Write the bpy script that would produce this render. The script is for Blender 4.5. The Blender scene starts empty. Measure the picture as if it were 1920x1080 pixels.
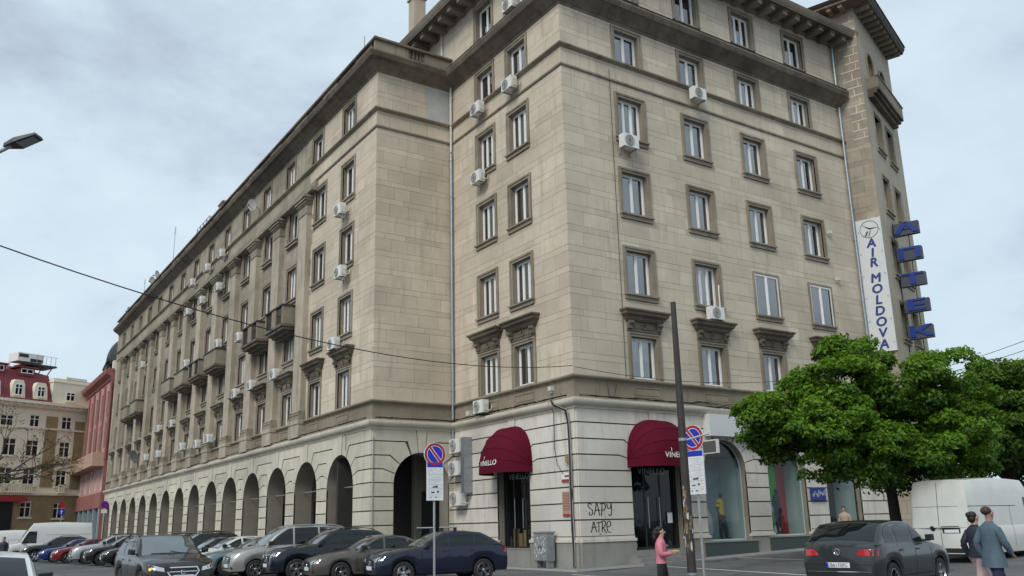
import bpy, bmesh, math, random
import numpy as np
from mathutils import Matrix, Vector
from mathutils.bvhtree import BVHTree
from mathutils.geometry import tessellate_polygon

random.seed(7)
S = bpy.context.scene
C = S.collection
R = math.radians
PI = math.pi

# ------------------------------------------------------------------ camera
CAM = Vector((-20.263, -26.127, 1.62))
FPX, CY = 1623.738, 582.70
RC = ((0.83430, -0.55155, -0.02324), (0.11384, 0.21408, -0.97015), (0.53998, 0.80679, 0.24130))
cd = bpy.data.cameras.new('camera')
cam = bpy.data.objects.new('camera', cd)
C.objects.link(cam)
r_, d_, f_ = [Vector(a).normalized() for a in RC]
cam.matrix_world = Matrix(((r_.x, -d_.x, -f_.x, CAM.x), (r_.y, -d_.y, -f_.y, CAM.y), (r_.z, -d_.z, -f_.z, CAM.z), (0, 0, 0, 1)))
cd.sensor_width = 36.0
cd.lens = FPX / 1920 * 36
cd.shift_y = (CY - 540) / 1920
cd.clip_start = 0.1
cd.clip_end = 3000
S.camera = cam

# ------------------------------------------------------------------ sky, sun, exposure
SUN_AZ, SUN_EL = R(208), R(42)          # direction the light comes from (azimuth from +X, ccw)
w = bpy.data.worlds.new('World')
S.world = w
w.use_nodes = True
nt = w.node_tree
for n in list(nt.nodes):
    nt.nodes.remove(n)
N = nt.nodes.new
out = N('ShaderNodeOutputWorld'); bg = N('ShaderNodeBackground')
sky = N('ShaderNodeTexSky'); sky.sky_type = 'NISHITA'; sky.sun_disc = False
sky.sun_elevation = SUN_EL; sky.sun_rotation = PI / 2 - SUN_AZ
sky.air_density = 1.2; sky.dust_density = 2.0
sm = N('ShaderNodeVectorMath'); sm.operation = 'SCALE'; sm.inputs['Scale'].default_value = 0.085
tc = N('ShaderNodeTexCoord'); mp = N('ShaderNodeMapping'); mp.inputs['Scale'].default_value = (1.0, 1.0, 1.7)
n1 = N('ShaderNodeTexNoise'); n1.inputs['Scale'].default_value = 4.2; n1.inputs['Detail'].default_value = 7; n1.inputs['Roughness'].default_value = 0.57; n1.inputs['Distortion'].default_value = 0.1
r1 = N('ShaderNodeValToRGB')
e = r1.color_ramp.elements
e[0].position = 0.30; e[0].color = (0.37, 0.44, 0.535, 1)
e[1].position = 0.68; e[1].color = (0.575, 0.68, 0.755, 1)
e.new(0.5).color = (0.515, 0.615, 0.695, 1)
n2 = N('ShaderNodeTexNoise'); n2.inputs['Scale'].default_value = 1.7; n2.inputs['Detail'].default_value = 4
r2 = N('ShaderNodeValToRGB'); r2.color_ramp.elements[0].position = 0.2; r2.color_ramp.elements[0].color = (0.8, 0.8, 0.8, 1); r2.color_ramp.elements[1].position = 0.6; r2.color_ramp.elements[1].color = (0.95, 0.95, 0.95, 1)
mx = N('ShaderNodeMix'); mx.data_type = 'RGBA'
L = nt.links.new
L(sky.outputs[0], sm.inputs[0])
L(tc.outputs['Generated'], mp.inputs[0]); L(mp.outputs[0], n1.inputs['Vector']); L(mp.outputs[0], n2.inputs['Vector'])
L(n1.outputs[0], r1.inputs[0]); L(n2.outputs[0], r2.inputs[0])
L(r2.outputs[0], mx.inputs[0]); L(sm.outputs[0], mx.inputs[6]); L(r1.outputs[0], mx.inputs[7])
L(mx.outputs[2], bg.inputs[0]); L(bg.outputs[0], out.inputs[0])
bg.inputs[1].default_value = 1.0

sd = bpy.data.lights.new('sun', 'SUN'); sun = bpy.data.objects.new('sun', sd); C.objects.link(sun)
sd.energy = 1.5; sd.angle = R(22); sd.color = (1.0, 0.96, 0.89)
sv = Vector((math.cos(SUN_EL) * math.cos(SUN_AZ), math.cos(SUN_EL) * math.sin(SUN_AZ), math.sin(SUN_EL)))
sun.rotation_euler = sv.to_track_quat('Z', 'Y').to_euler()
sun.location = (-30, -40, 60)
vs = S.view_settings
vs.view_transform = 'Standard'; vs.look = 'None'; vs.exposure = 0.40; vs.gamma = 1.0; vs.use_curve_mapping = False

# ------------------------------------------------------------------ materials
MAT = {}
def mk(name):
    m = bpy.data.materials.new(name); m.use_nodes = True
    MAT[name] = m
    return m, m.node_tree, m.node_tree.nodes['Principled BSDF']
def plain(name, col, rough=0.6, metal=0.0, spec=0.5, coat=0.0, noise=0.0, nscale=8.0, bump=0.0, emit=None):
    m, t, p = mk(name)
    p.inputs['Base Color'].default_value = (*col, 1)
    p.inputs['Roughness'].default_value = rough
    p.inputs['Metallic'].default_value = metal
    p.inputs['Specular IOR Level'].default_value = spec
    p.inputs['Coat Weight'].default_value = coat
    p.inputs['Coat Roughness'].default_value = 0.04
    if emit:
        p.inputs['Emission Color'].default_value = (*col, 1); p.inputs['Emission Strength'].default_value = emit
    if noise or bump:
        g = t.nodes.new('ShaderNodeNewGeometry')
        nz = t.nodes.new('ShaderNodeTexNoise'); nz.inputs['Scale'].default_value = nscale; nz.inputs['Detail'].default_value = 6; nz.inputs['Roughness'].default_value = 0.62
        t.links.new(g.outputs['Position'], nz.inputs['Vector'])
        if noise:
            rp = t.nodes.new('ShaderNodeMapRange'); rp.inputs[1].default_value = 0.3; rp.inputs[2].default_value = 0.7
            rp.inputs[3].default_value = 1 - noise; rp.inputs[4].default_value = 1 + noise
            ml = t.nodes.new('ShaderNodeVectorMath'); ml.operation = 'SCALE'; ml.inputs[0].default_value = col
            t.links.new(nz.outputs[0], rp.inputs[0]); t.links.new(rp.outputs[0], ml.inputs['Scale']); t.links.new(ml.outputs[0], p.inputs['Base Color'])
        if bump:
            b = t.nodes.new('ShaderNodeBump'); b.inputs['Strength'].default_value = bump; b.inputs['Distance'].default_value = 0.02
            t.links.new(nz.outputs[0], b.inputs['Height']); t.links.new(b.outputs[0], p.inputs['Normal'])
    return m
def stone(name, c0, c1, stain=(0.10, 0.085, 0.065), amount=0.5, streak=0.5, bump=0.25, tone=0.11):
    """stone: mottled between two colours, per-block tone, soot streaks running down, fine grain"""
    m, t, p = mk(name)
    nd, ln = t.nodes.new, t.links.new
    p.inputs['Roughness'].default_value = 0.88; p.inputs['Specular IOR Level'].default_value = 0.25
    g = nd('ShaderNodeNewGeometry')
    a = nd('ShaderNodeTexNoise'); a.inputs['Scale'].default_value = 1.3; a.inputs['Detail'].default_value = 8; a.inputs['Roughness'].default_value = 0.65
    ln(g.outputs['Position'], a.inputs['Vector'])
    ra = nd('ShaderNodeValToRGB'); ra.color_ramp.elements[0].position = 0.3; ra.color_ramp.elements[1].position = 0.7
    ra.color_ramp.elements[0].color = (*c0, 1); ra.color_ramp.elements[1].color = (*c1, 1)
    ln(a.outputs[0], ra.inputs[0])
    at = nd('ShaderNodeAttribute'); at.attribute_name = 'tone'
    mt = nd('ShaderNodeMath'); mt.operation = 'MULTIPLY_ADD'; mt.inputs[1].default_value = tone; mt.inputs[2].default_value = 1.0
    ln(at.outputs['Fac'], mt.inputs[0])
    sc = nd('ShaderNodeVectorMath'); sc.operation = 'SCALE'
    ln(ra.outputs[0], sc.inputs[0]); ln(mt.outputs[0], sc.inputs['Scale'])
    mp = nd('ShaderNodeMapping'); mp.inputs['Scale'].default_value = (1.6, 1.6, 0.16)
    ln(g.outputs['Position'], mp.inputs[0])
    st = nd('ShaderNodeTexNoise'); st.inputs['Scale'].default_value = 1.7; st.inputs['Detail'].default_value = 7; st.inputs['Roughness'].default_value = 0.7
    ln(mp.outputs[0], st.inputs['Vector'])
    rs = nd('ShaderNodeMapRange'); rs.inputs[1].default_value = 0.5; rs.inputs[2].default_value = 0.78; rs.inputs[3].default_value = 0; rs.inputs[4].default_value = streak
    ln(st.outputs[0], rs.inputs[0])
    big = nd('ShaderNodeTexNoise'); big.inputs['Scale'].default_value = 0.32; big.inputs['Detail'].default_value = 4
    ln(g.outputs['Position'], big.inputs['Vector'])
    rb = nd('ShaderNodeMapRange'); rb.inputs[1].default_value = 0.42; rb.inputs[2].default_value = 0.75; rb.inputs[3].default_value = 0; rb.inputs[4].default_value = amount
    ln(big.outputs[0], rb.inputs[0])
    ad = nd('ShaderNodeMath'); ad.operation = 'MAXIMUM'; ln(rs.outputs[0], ad.inputs[0]); ln(rb.outputs[0], ad.inputs[1])
    mx = nd('ShaderNodeMix'); mx.data_type = 'RGBA'
    ln(ad.outputs[0], mx.inputs[0]); ln(sc.outputs[0], mx.inputs[6]); mx.inputs[7].default_value = (*stain, 1)
    ln(mx.outputs[2], p.inputs['Base Color'])
    fn = nd('ShaderNodeTexNoise'); fn.inputs['Scale'].default_value = 34; fn.inputs['Detail'].default_value = 4
    ln(g.outputs['Position'], fn.inputs['Vector'])
    bp = nd('ShaderNodeBump'); bp.inputs['Strength'].default_value = bump; bp.inputs['Distance'].default_value = 0.015
    ln(fn.outputs[0], bp.inputs['Height']); ln(bp.outputs[0], p.inputs['Normal'])
    return m
def glass(name, tint=(0.02, 0.025, 0.03), refl=0.16, trans=0.75, hi=.9):
    """pane: partly mirror, partly see-through, the rest a dark tint"""
    m, t, p = mk(name)
    nd, ln = t.nodes.new, t.links.new
    o = [n for n in t.nodes if n.type == 'OUTPUT_MATERIAL'][0]
    t.nodes.remove(p)
    lw = nd('ShaderNodeLayerWeight'); lw.inputs[0].default_value = 0.35
    rm = nd('ShaderNodeMapRange'); rm.inputs[3].default_value = refl; rm.inputs[4].default_value = hi
    ln(lw.outputs['Fresnel'], rm.inputs[0])
    tr = nd('ShaderNodeBsdfTransparent'); tr.inputs[0].default_value = (0.86, 0.9, 0.9, 1)
    df = nd('ShaderNodeBsdfDiffuse'); df.inputs[0].default_value = (*tint, 1)
    gl = nd('ShaderNodeBsdfGlossy'); gl.inputs['Roughness'].default_value = 0.03
    g = nd('ShaderNodeNewGeometry'); nz = nd('ShaderNodeTexNoise'); nz.inputs['Scale'].default_value = 1.6
    bp = nd('ShaderNodeBump'); bp.inputs['Strength'].default_value = 0.05; bp.inputs['Distance'].default_value = 0.05
    ln(g.outputs['Position'], nz.inputs['Vector']); ln(nz.outputs[0], bp.inputs['Height']); ln(bp.outputs[0], gl.inputs['Normal'])
    m1 = nd('ShaderNodeMixShader'); m1.inputs[0].default_value = trans
    ln(df.outputs[0], m1.inputs[1]); ln(tr.outputs[0], m1.inputs[2])
    m2 = nd('ShaderNodeMixShader'); ln(rm.outputs[0], m2.inputs[0]); ln(m1.outputs[0], m2.inputs[1]); ln(gl.outputs[0], m2.inputs[2])
    ln(m2.outputs[0], o.inputs[0])
    return m

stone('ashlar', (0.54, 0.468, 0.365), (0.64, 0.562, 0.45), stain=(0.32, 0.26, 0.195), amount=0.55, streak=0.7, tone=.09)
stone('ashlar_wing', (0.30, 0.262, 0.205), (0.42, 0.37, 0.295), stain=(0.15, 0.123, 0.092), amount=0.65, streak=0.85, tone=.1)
stone('ashlar_joint', (0.17, 0.145, 0.11), (0.25, 0.215, 0.165), amount=0.3)
stone('trim', (0.25, 0.215, 0.165), (0.36, 0.315, 0.245), stain=(0.075, 0.06, 0.045), amount=0.6, streak=0.85)
stone('soot_trim', (0.12, 0.10, 0.078), (0.24, 0.20, 0.155), stain=(0.035, 0.028, 0.023), amount=0.75, streak=0.8)
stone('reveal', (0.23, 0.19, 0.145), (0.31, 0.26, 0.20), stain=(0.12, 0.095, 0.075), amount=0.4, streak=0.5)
stone('frieze', (0.23, 0.195, 0.145), (0.33, 0.28, 0.21), stain=(0.10, 0.08, 0.06), amount=0.6, streak=0.7)
stone('rustic_white', (0.59, 0.552, 0.485), (0.72, 0.68, 0.605), stain=(0.28, 0.26, 0.225), amount=0.5, streak=0.75)
stone('rustic_cream', (0.53, 0.49, 0.40), (0.66, 0.62, 0.52), stain=(0.26, 0.235, 0.19), amount=0.45, streak=0.55)
stone('rustic_groove_shade', (0.06, 0.055, 0.048), (0.11, 0.10, 0.085), amount=0.3)  # same stone coloured dark: shade of the deep grooves put into it
stone('plinth', (0.24, 0.235, 0.22), (0.35, 0.34, 0.31), stain=(0.13, 0.12, 0.10), amount=0.7, streak=0.5)
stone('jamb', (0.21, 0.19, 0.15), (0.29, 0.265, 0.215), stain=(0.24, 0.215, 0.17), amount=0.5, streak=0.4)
stone('tower_render', (0.42, 0.37, 0.285), (0.49, 0.44, 0.345), stain=(0.26, 0.22, 0.165), amount=0.5, streak=0.5)
stone('pointing', (0.58, 0.53, 0.43), (0.66, 0.61, 0.51), amount=0.2, streak=0.2)
stone('grey_patch', (0.42, 0.42, 0.40), (0.52, 0.52, 0.50), stain=(0.3, 0.29, 0.27), amount=0.5)
plain('room_dark', (0.035, 0.033, 0.03), 0.9)
plain('pvc', (0.80, 0.80, 0.79), 0.35)
plain('wood_frame', (0.33, 0.29, 0.24), 0.6)
plain('curtain', (0.42, 0.42, 0.39), 0.9, noise=0.08, nscale=3)
plain('curtain_beige', (0.30, 0.28, 0.24), 0.9)
plain('blind_green', (0.05, 0.22, 0.13), 0.7)
glass('pane', refl=0.30, trans=0.80)
glass('pane_shop', tint=(0.03, 0.05, 0.05), refl=0.03, trans=0.93, hi=.34)
plain('zinc', (0.36, 0.40, 0.43), 0.38, metal=0.75, noise=0.12, nscale=5)
plain('dark_metal', (0.035, 0.032, 0.03), 0.55, metal=0.3, noise=0.2)
plain('iron', (0.03, 0.028, 0.027), 0.6)
plain('white_plastic', (0.72, 0.72, 0.69), 0.45, noise=0.06, nscale=6)
plain('cream_plastic', (0.60, 0.58, 0.52), 0.5, noise=0.10, nscale=6)
plain('ac_grille', (0.10, 0.10, 0.10), 0.55)
plain('ac_side', (0.42, 0.42, 0.40), 0.5)
plain('roof_tile', (0.22, 0.085, 0.06), 0.8, noise=0.25)
plain('roof_dark', (0.05, 0.045, 0.042), 0.75, noise=0.3)
plain('brick', (0.26, 0.16, 0.12), 0.85, noise=0.25)
plain('cable', (0.012, 0.012, 0.012), 0.6)
plain('cable_grey', (0.30, 0.29, 0.27), 0.6)
plain('white_paint', (0.78, 0.78, 0.76), 0.5)
plain('black_paint', (0.012, 0.012, 0.014), 0.55)
plain('navy_paint', (0.02, 0.035, 0.19), 0.45)
plain('sign_blue', (0.012, 0.02, 0.42), 0.35)
plain('sign_red', (0.36, 0.012, 0.025), 0.35)
plain('sign_white', (0.72, 0.74, 0.75), 0.4, noise=0.07, nscale=14)
plain('board_white', (0.62, 0.64, 0.64), 0.5, noise=0.04, nscale=3)

# ------------------------------------------------------------------ mesh helpers
class MB:
    def __init__(s):
        s.v = []; s.f = []; s.m = []; s.t = None
    def add(s, vs, fs, mi=0):
        o = len(s.v); s.v.extend([tuple(v) for v in vs])
        for f in fs:
            s.f.append([i + o for i in f]); s.m.append(mi)
        return s
    def box(s, x0, x1, y0, y1, z0, z1, mi=0, skip=''):
        v = [(x0, y0, z0), (x1, y0, z0), (x1, y1, z0), (x0, y1, z0), (x0, y0, z1), (x1, y0, z1), (x1, y1, z1), (x0, y1, z1)]
        F = {'b': (3, 2, 1, 0), 't': (4, 5, 6, 7), 'f': (0, 1, 5, 4), 'r': (1, 2, 6, 5), 'k': (2, 3, 7, 6), 'l': (3, 0, 4, 7)}
        return s.add(v, [F[k] for k in F if k not in skip], mi)
    def slab(s, poly, y0, y1, mi=0, back=False):
        """polygon given in (u,z), counter-clockwise seen from outside (-y); front at y0, back at y1"""
        n = len(poly)
        v = [(u, y0, z) for u, z in poly] + [(u, y1, z) for u, z in poly]
        fs = [list(range(n))] + [[(i + 1) % n, i, n + i, n + (i + 1) % n] for i in range(n)]
        if back: fs.append(list(range(2 * n - 1, n - 1, -1)))
        return s.add(v, fs, mi)
    def tube(s, pts, r, n=6, mi=0, cap=True):
        pts = [Vector(p) for p in pts]; rs = r if isinstance(r, (list, tuple)) else [r] * len(pts)
        rings = []; up = Vector((0.13, 0.21, 1)).normalized()
        for i, p in enumerate(pts):
            t = (pts[min(i + 1, len(pts) - 1)] - pts[max(i - 1, 0)])
            t = t.normalized() if t.length > 1e-9 else Vector((0, 0, 1))
            a = t.cross(up)
            if a.length < 0.05: a = t.cross(Vector((1, 0.2, 0)))
            a.normalize(); b = t.cross(a)
            rings.append([p + (a * math.cos(2 * PI * k / n) + b * math.sin(2 * PI * k / n)) * rs[i] for k in range(n)])
        v = [q for rg in rings for q in rg]; fs = []
        for i in range(len(pts) - 1):
            for k in range(n):
                k2 = (k + 1) % n
                fs.append((i * n + k, (i + 1) * n + k, (i + 1) * n + k2, i * n + k2))
        if cap:
            fs.append(list(range(n))); fs.append([len(v) - n + k for k in range(n - 1, -1, -1)])
        return s.add(v, fs, mi)
    def lathe(s, prof, n=16, axis='z', c=(0, 0, 0), mi=0, cap=True):
        v = []; fs = []
        for (r, h) in prof:
            for k in range(n):
                a = 2 * PI * k / n; x, y = r * math.cos(a), r * math.sin(a)
                q = (x, y, h) if axis == 'z' else ((x, h, y) if axis == 'y' else (h, x, y))
                v.append((q[0] + c[0], q[1] + c[1], q[2] + c[2]))
        for i in range(len(prof) - 1):
            for k in range(n):
                k2 = (k + 1) % n
                q = (i * n + k, i * n + k2, (i + 1) * n + k2, (i + 1) * n + k)
                fs.append(q if axis != 'y' else q[::-1])
        if cap: fs.append(list(range(n))[::-1]); fs.append([len(v) - n + k for k in range(n)])
        return s.add(v, fs, mi)
    def merge(s, o, M=None, mi=None):
        vs = [tuple(M @ Vector(v)) for v in o.v] if M is not None else o.v
        k = len(s.v); s.v.extend(vs); s.f.extend([[i + k for i in f] for f in o.f]); s.m.extend(o.m if mi is None else [mi] * len(o.f))
        return s
    def mesh(s, name, mats, smooth=None, tone=None):
        me = bpy.data.meshes.new(name); me.from_pydata(s.v, [], s.f)
        if isinstance(mats, str): mats = [mats]
        for q in mats: me.materials.append(MAT[q])
        if len(mats) > 1: me.polygons.foreach_set('material_index', s.m)
        if smooth:
            me.polygons.foreach_set('use_smooth', [True] * len(s.f)); me.set_sharp_from_angle(angle=R(smooth))
        if tone is not None:
            at = me.attributes.new('tone', 'FLOAT', 'POINT')
            at.data.foreach_set('value', [tone] * len(s.v) if isinstance(tone, (int, float)) else tone)
        me.update()
        return me
    def build(s, name, mats, parent=None, M=None, smooth=None, tone=None):
        return put(name, s.mesh(name, mats, smooth, tone), parent, M)
def put(name, me, parent=None, M=None):
    o = bpy.data.objects.new(name, me); C.objects.link(o)
    if parent is not None: o.parent = parent
    if M is not None: o.matrix_local = M
    return o
def tag(o, label=None, cat=None, group=None, kind=None):
    if label: o['label'] = label
    if cat: o['category'] = cat
    if group: o['group'] = group
    if kind: o['kind'] = kind
    return o
def empty(name, label, cat, loc=(0, 0, 0), rz=0.0, group=None):
    o = bpy.data.objects.new(name, None); C.objects.link(o); o.location = loc; o.rotation_euler = (0, 0, rz)
    o.empty_display_size = 0.2
    return tag(o, label, cat, group)
def frame(o, u, inward):
    """facade frame: local x along the wall (to the right seen from outside), y into the wall, z up"""
    return Matrix(((u[0], inward[0], 0, o[0]), (u[1], inward[1], 0, o[1]), (0, 0, 1, o[2] if len(o) > 2 else 0), (0, 0, 0, 1)))
def T(x, y, z): return Matrix.Translation((x, y, z))
_font = {}
def text(body, size, depth=0.0, space=1.0, shear=0.0, bold=0.0):
    """lettering as mesh data in the local x-z plane, centred on the origin, facing -y"""
    k = (body, size, depth, space, shear, bold)
    if k in _font: return _font[k]
    cu = bpy.data.curves.new('lettering', 'FONT'); cu.body = body; cu.size = size; cu.extrude = depth; cu.align_x = 'CENTER'; cu.align_y = 'CENTER'
    cu.space_character = space; cu.shear = shear; cu.offset = bold; cu.resolution_u = 3
    o = bpy.data.objects.new('lettering', cu); C.objects.link(o)
    dg = bpy.context.evaluated_depsgraph_get()
    me = bpy.data.meshes.new_from_object(o.evaluated_get(dg))
    bpy.data.objects.remove(o); bpy.data.curves.remove(cu)
    b = MB(); b.add([(v.co.x, -v.co.z, v.co.y) for v in me.vertices], [list(p.vertices) for p in me.polygons])
    bpy.data.meshes.remove(me)
    _font[k] = b
    return b
def sweep(path, prof, closed=False):
    """moulding: profile of (out, z) swept along a 2-D path; outward is to the left of travel"""
    b = MB(); P = [Vector(p) for p in path]; n = len(P); nrm = []
    for i in range(n - 1):
        d = (P[i + 1] - P[i]).normalized(); nrm.append(Vector((-d.y, d.x)))
    for i in range(n):
        if i == 0: m = nrm[0]
        elif i == n - 1: m = nrm[-1]
        else:
            m = nrm[i - 1] + nrm[i]; m = m / max(0.2, m.dot(nrm[i]))
        for (o, z) in prof: b.v.append((P[i].x + m.x * o, P[i].y + m.y * o, z))
    k = len(prof)
    for i in range(n - 1):
        for j in range(k):
            j2 = (j + 1) % k
            b.f.append([i * k + j, (i + 1) * k + j, (i + 1) * k + j2, i * k + j2]); b.m.append(0)
    b.f.append(list(range(k))); b.m.append(0); b.f.append([(n - 1) * k + j for j in range(k - 1, -1, -1)]); b.m.append(0)
    return b
def px_size(P, area):
    q = Vector(P) - CAM; return area / max(1.0, q.length_squared)
# ------------------------------------------------------------------ ground
def gz(x, y):
    """ground height: level plaza, the side street climbs gently to the right, carriageways lie lower than the plaza"""
    k = min(1.0, max(0.0, (x + 2.0) / 4.0)); s = 0.0275 * max(0.0, min(x, 45.0)) * k
    return s
def ground_sheet():
    xs = [-900, -300, -120, -60, -30, -18, -12, -8] + [-6 + i for i in range(0, 12)] + list(range(8, 47, 3)) + [60, 120, 300, 900]
    ys = [-900, -300, -100, -60, -40, -30, -24, -18, -14, -10, -6, -3, 0, 6, 14, 24, 40, 60, 90, 130, 200, 400, 900]
    b = MB()
    for y in ys:
        for x in xs: b.v.append((x, y, gz(x, y) - 0.004))
    n = len(xs)
    for j in range(len(ys) - 1):
        for i in range(n - 1):
            b.f.append([j * n + i, j * n + i + 1, (j + 1) * n + i + 1, (j + 1) * n + i]); b.m.append(0)
    return b
m, t, p = mk('asphalt')
nd, ln = t.nodes.new, t.links.new
g = nd('ShaderNodeNewGeometry')
a1 = nd('ShaderNodeTexNoise'); a1.inputs['Scale'].default_value = 0.35; a1.inputs['Detail'].default_value = 7; a1.inputs['Roughness'].default_value = 0.62
a2 = nd('ShaderNodeTexNoise'); a2.inputs['Scale'].default_value = 60; a2.inputs['Detail'].default_value = 3
ln(g.outputs['Position'], a1.inputs['Vector']); ln(g.outputs['Position'], a2.inputs['Vector'])
rr = nd('ShaderNodeValToRGB'); rr.color_ramp.elements[0].position = 0.32; rr.color_ramp.elements[0].color = (0.075, 0.076, 0.078, 1)
rr.color_ramp.elements[1].position = 0.72; rr.color_ramp.elements[1].color = (0.15, 0.149, 0.145, 1)
ln(a1.outputs[0], rr.inputs[0])
vo = nd('ShaderNodeTexVoronoi'); vo.feature = 'DISTANCE_TO_EDGE'; vo.inputs['Scale'].default_value = .33; vz = nd('ShaderNodeVectorMath'); vz.operation = 'ADD'; vn = nd('ShaderNodeTexNoise'); vn.inputs['Scale'].default_value = 1.1; vn.inputs['Detail'].default_value = 5
ln(g.outputs['Position'], vn.inputs['Vector']); ln(g.outputs['Position'], vz.inputs[0]); ln(vn.outputs['Color'], vz.inputs[1]); ln(vz.outputs[0], vo.inputs['Vector'])
vr = nd('ShaderNodeMapRange'); vr.inputs[1].default_value = .004; vr.inputs[2].default_value = .016; vr.inputs[3].default_value = .45; vr.inputs[4].default_value = 1.0; ln(vo.outputs['Distance'], vr.inputs[0])
vs_ = nd('ShaderNodeVectorMath'); vs_.operation = 'SCALE'; ln(rr.outputs[0], vs_.inputs[0]); ln(vr.outputs[0], vs_.inputs['Scale'])
mm = nd('ShaderNodeMix'); mm.data_type = 'RGBA'; mm.blend_type = 'OVERLAY'; mm.inputs[0].default_value = 0.5
ln(vs_.outputs[0], mm.inputs[6]); ln(a2.outputs[0], mm.inputs[7]); ln(mm.outputs[2], p.inputs['Base Color'])
p.inputs['Roughness'].default_value = 0.82
bb = nd('ShaderNodeBump'); bb.inputs['Strength'].default_value = 0.4; bb.inputs['Distance'].default_value = 0.01
ln(a2.outputs[0], bb.inputs['Height']); ln(bb.outputs[0], p.inputs['Normal'])
plain('road_paint', (0.62, 0.62, 0.60), 0.7, noise=0.25, nscale=9)
plain('paving', (0.23, 0.225, 0.215), 0.85, noise=0.15, nscale=3)
plain('kerb', (0.36, 0.355, 0.34), 0.85, noise=0.15)
gr = ground_sheet().build('ground', 'asphalt'); tag(gr, 'grey asphalt of the square and the side street', kind='structure')
def stripe(x0, y0, x1, y1, w=0.12):
    d = Vector((x1 - x0, y1 - y0)).normalized(); n = Vector((-d.y, d.x)) * w / 2; b = MB(); k = 8
    for i in range(k + 1):
        f = i / k; x = x0 + (x1 - x0) * f; y = y0 + (y1 - y0) * f
        for s in (-1, 1): b.v.append((x + n.x * s, y + n.y * s, gz(x + n.x * s, y) + 0.004))
    for i in range(k): b.f.append([2 * i, 2 * i + 1, 2 * i + 3, 2 * i + 2][::-1]); b.m.append(0)
    o = b.build('road_marking', 'road_paint'); tag(o, 'worn white painted line on the asphalt', kind='structure')
stripe(1.1, -11.0, 2.45, -1.6); stripe(6.1, -9.5, 7.0, -1.2); stripe(11.6, -9.5, 12.1, -1.2); stripe(-3.2, -11.0, -1.9, -1.9, 0.1)
# pavement against the building and its kerb, following the corner
def strip_sheet(name, path, o0, o1, h, mat, face=True):
    """flat strip at offset o0..o1 outside the path, with an outer kerb face"""
    b = sweep(path, [(o0, 0.0), (o1, 0.0), (o1, h), (o0, h)])
    b.v = [(x, y, z + gz(x, y)) for x, y, z in b.v]
    return tag(b.build(name, mat), None, None, None, 'structure')
WALLPATH = [(19.2, 0), (9.6, 0), (4.8, 0), (2, 0), (0, 0), (0, 9.28), (-4.157, 9.28), (-4.157, 77.7)]
strip_sheet('pavement', [(19.2, 0), (9.6, 0), (4.8, 0), (2, 0), (0, 0), (0, 9.28)], 0.0, 0.85, 0.05, 'paving')
strip_sheet('kerb', [(19.2, 0), (9.6, 0), (4.8, 0), (2, 0), (0, 0), (0, 9.28)], 0.853, 0.98, 0.06, 'kerb')
strip_sheet('pavement', [(-4.157, 8.3), (-4.157, 77.7)], -0.0, 1.9, 0.10, 'paving')
strip_sheet('kerb', [(-4.157, 8.3), (-4.157, 77.7)], 1.903, 2.05, 0.11, 'kerb')

# ------------------------------------------------------------------ the stone apartment building
BX, BY, BEND = -4.157, 9.28, 77.7
FR = frame((0, 0), (1, 0), (0, 1)); FL = frame((0, BY), (0, -1), (1, 0))
FE = frame((BX, BY), (1, 0), (0, 1)); FW = frame((BX, BEND), (0, -1), (1, 0))
TH = R(19); te = Vector((math.sin(TH), -math.cos(TH))); td = Vector((math.cos(TH), math.sin(TH)))
TP = Vector((19.2, 0.0)); TP1 = TP + te * 1.35; TW = 7.2
FT1 = frame(TP, te, td); FT2 = frame(TP1, td, -te)
bld = empty('apartment_building', 'long beige stone apartment block with arcade, pilasters and white rusticated ground floor', 'building')

Z_F = {1: (7.30, 9.05), 2: (10.87, 12.75), 3: (14.42, 16.30), 4: (17.93, 19.83), 5: (21.58, 23.12), 6: (24.95, 26.75)}
Z_CORN, Z_CTOP, Z_EAVE = 23.45, 24.2, 27.35
HW = 0.70
rows = [1, 2, 3, 4, 5, 6]
WIN = []      # (frame, u, floor, style, facade id, column)
for i, u in enumerate([3.75, 7.74, 11.69, 15.68]):
    for f in rows: WIN.append((FR, u, f, 'R', i))
for i, y in enumerate([3.33, 6.08]):
    for f in rows: WIN.append((FL, BY - y, f, 'L', i))
UP = [12.65, 16.42] + [20.65 + 4.45 * k for k in range(12)] + [74.2]
for i, y in enumerate(UP):
    for f in (1, 2, 3, 4): WIN.append((FW, BEND - y, f, 'W', i))
for i in range(15): WIN.append((FW, BEND - (12.66 + 4.4 * i), 5, 'W', i))
PIL = [18.35 + 4.45 * k for k in range(13)]
BALC = {2, 3, 5, 6, 7, 8, 11, 12}            # upper bays that carry a balcony at the third floor

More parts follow.
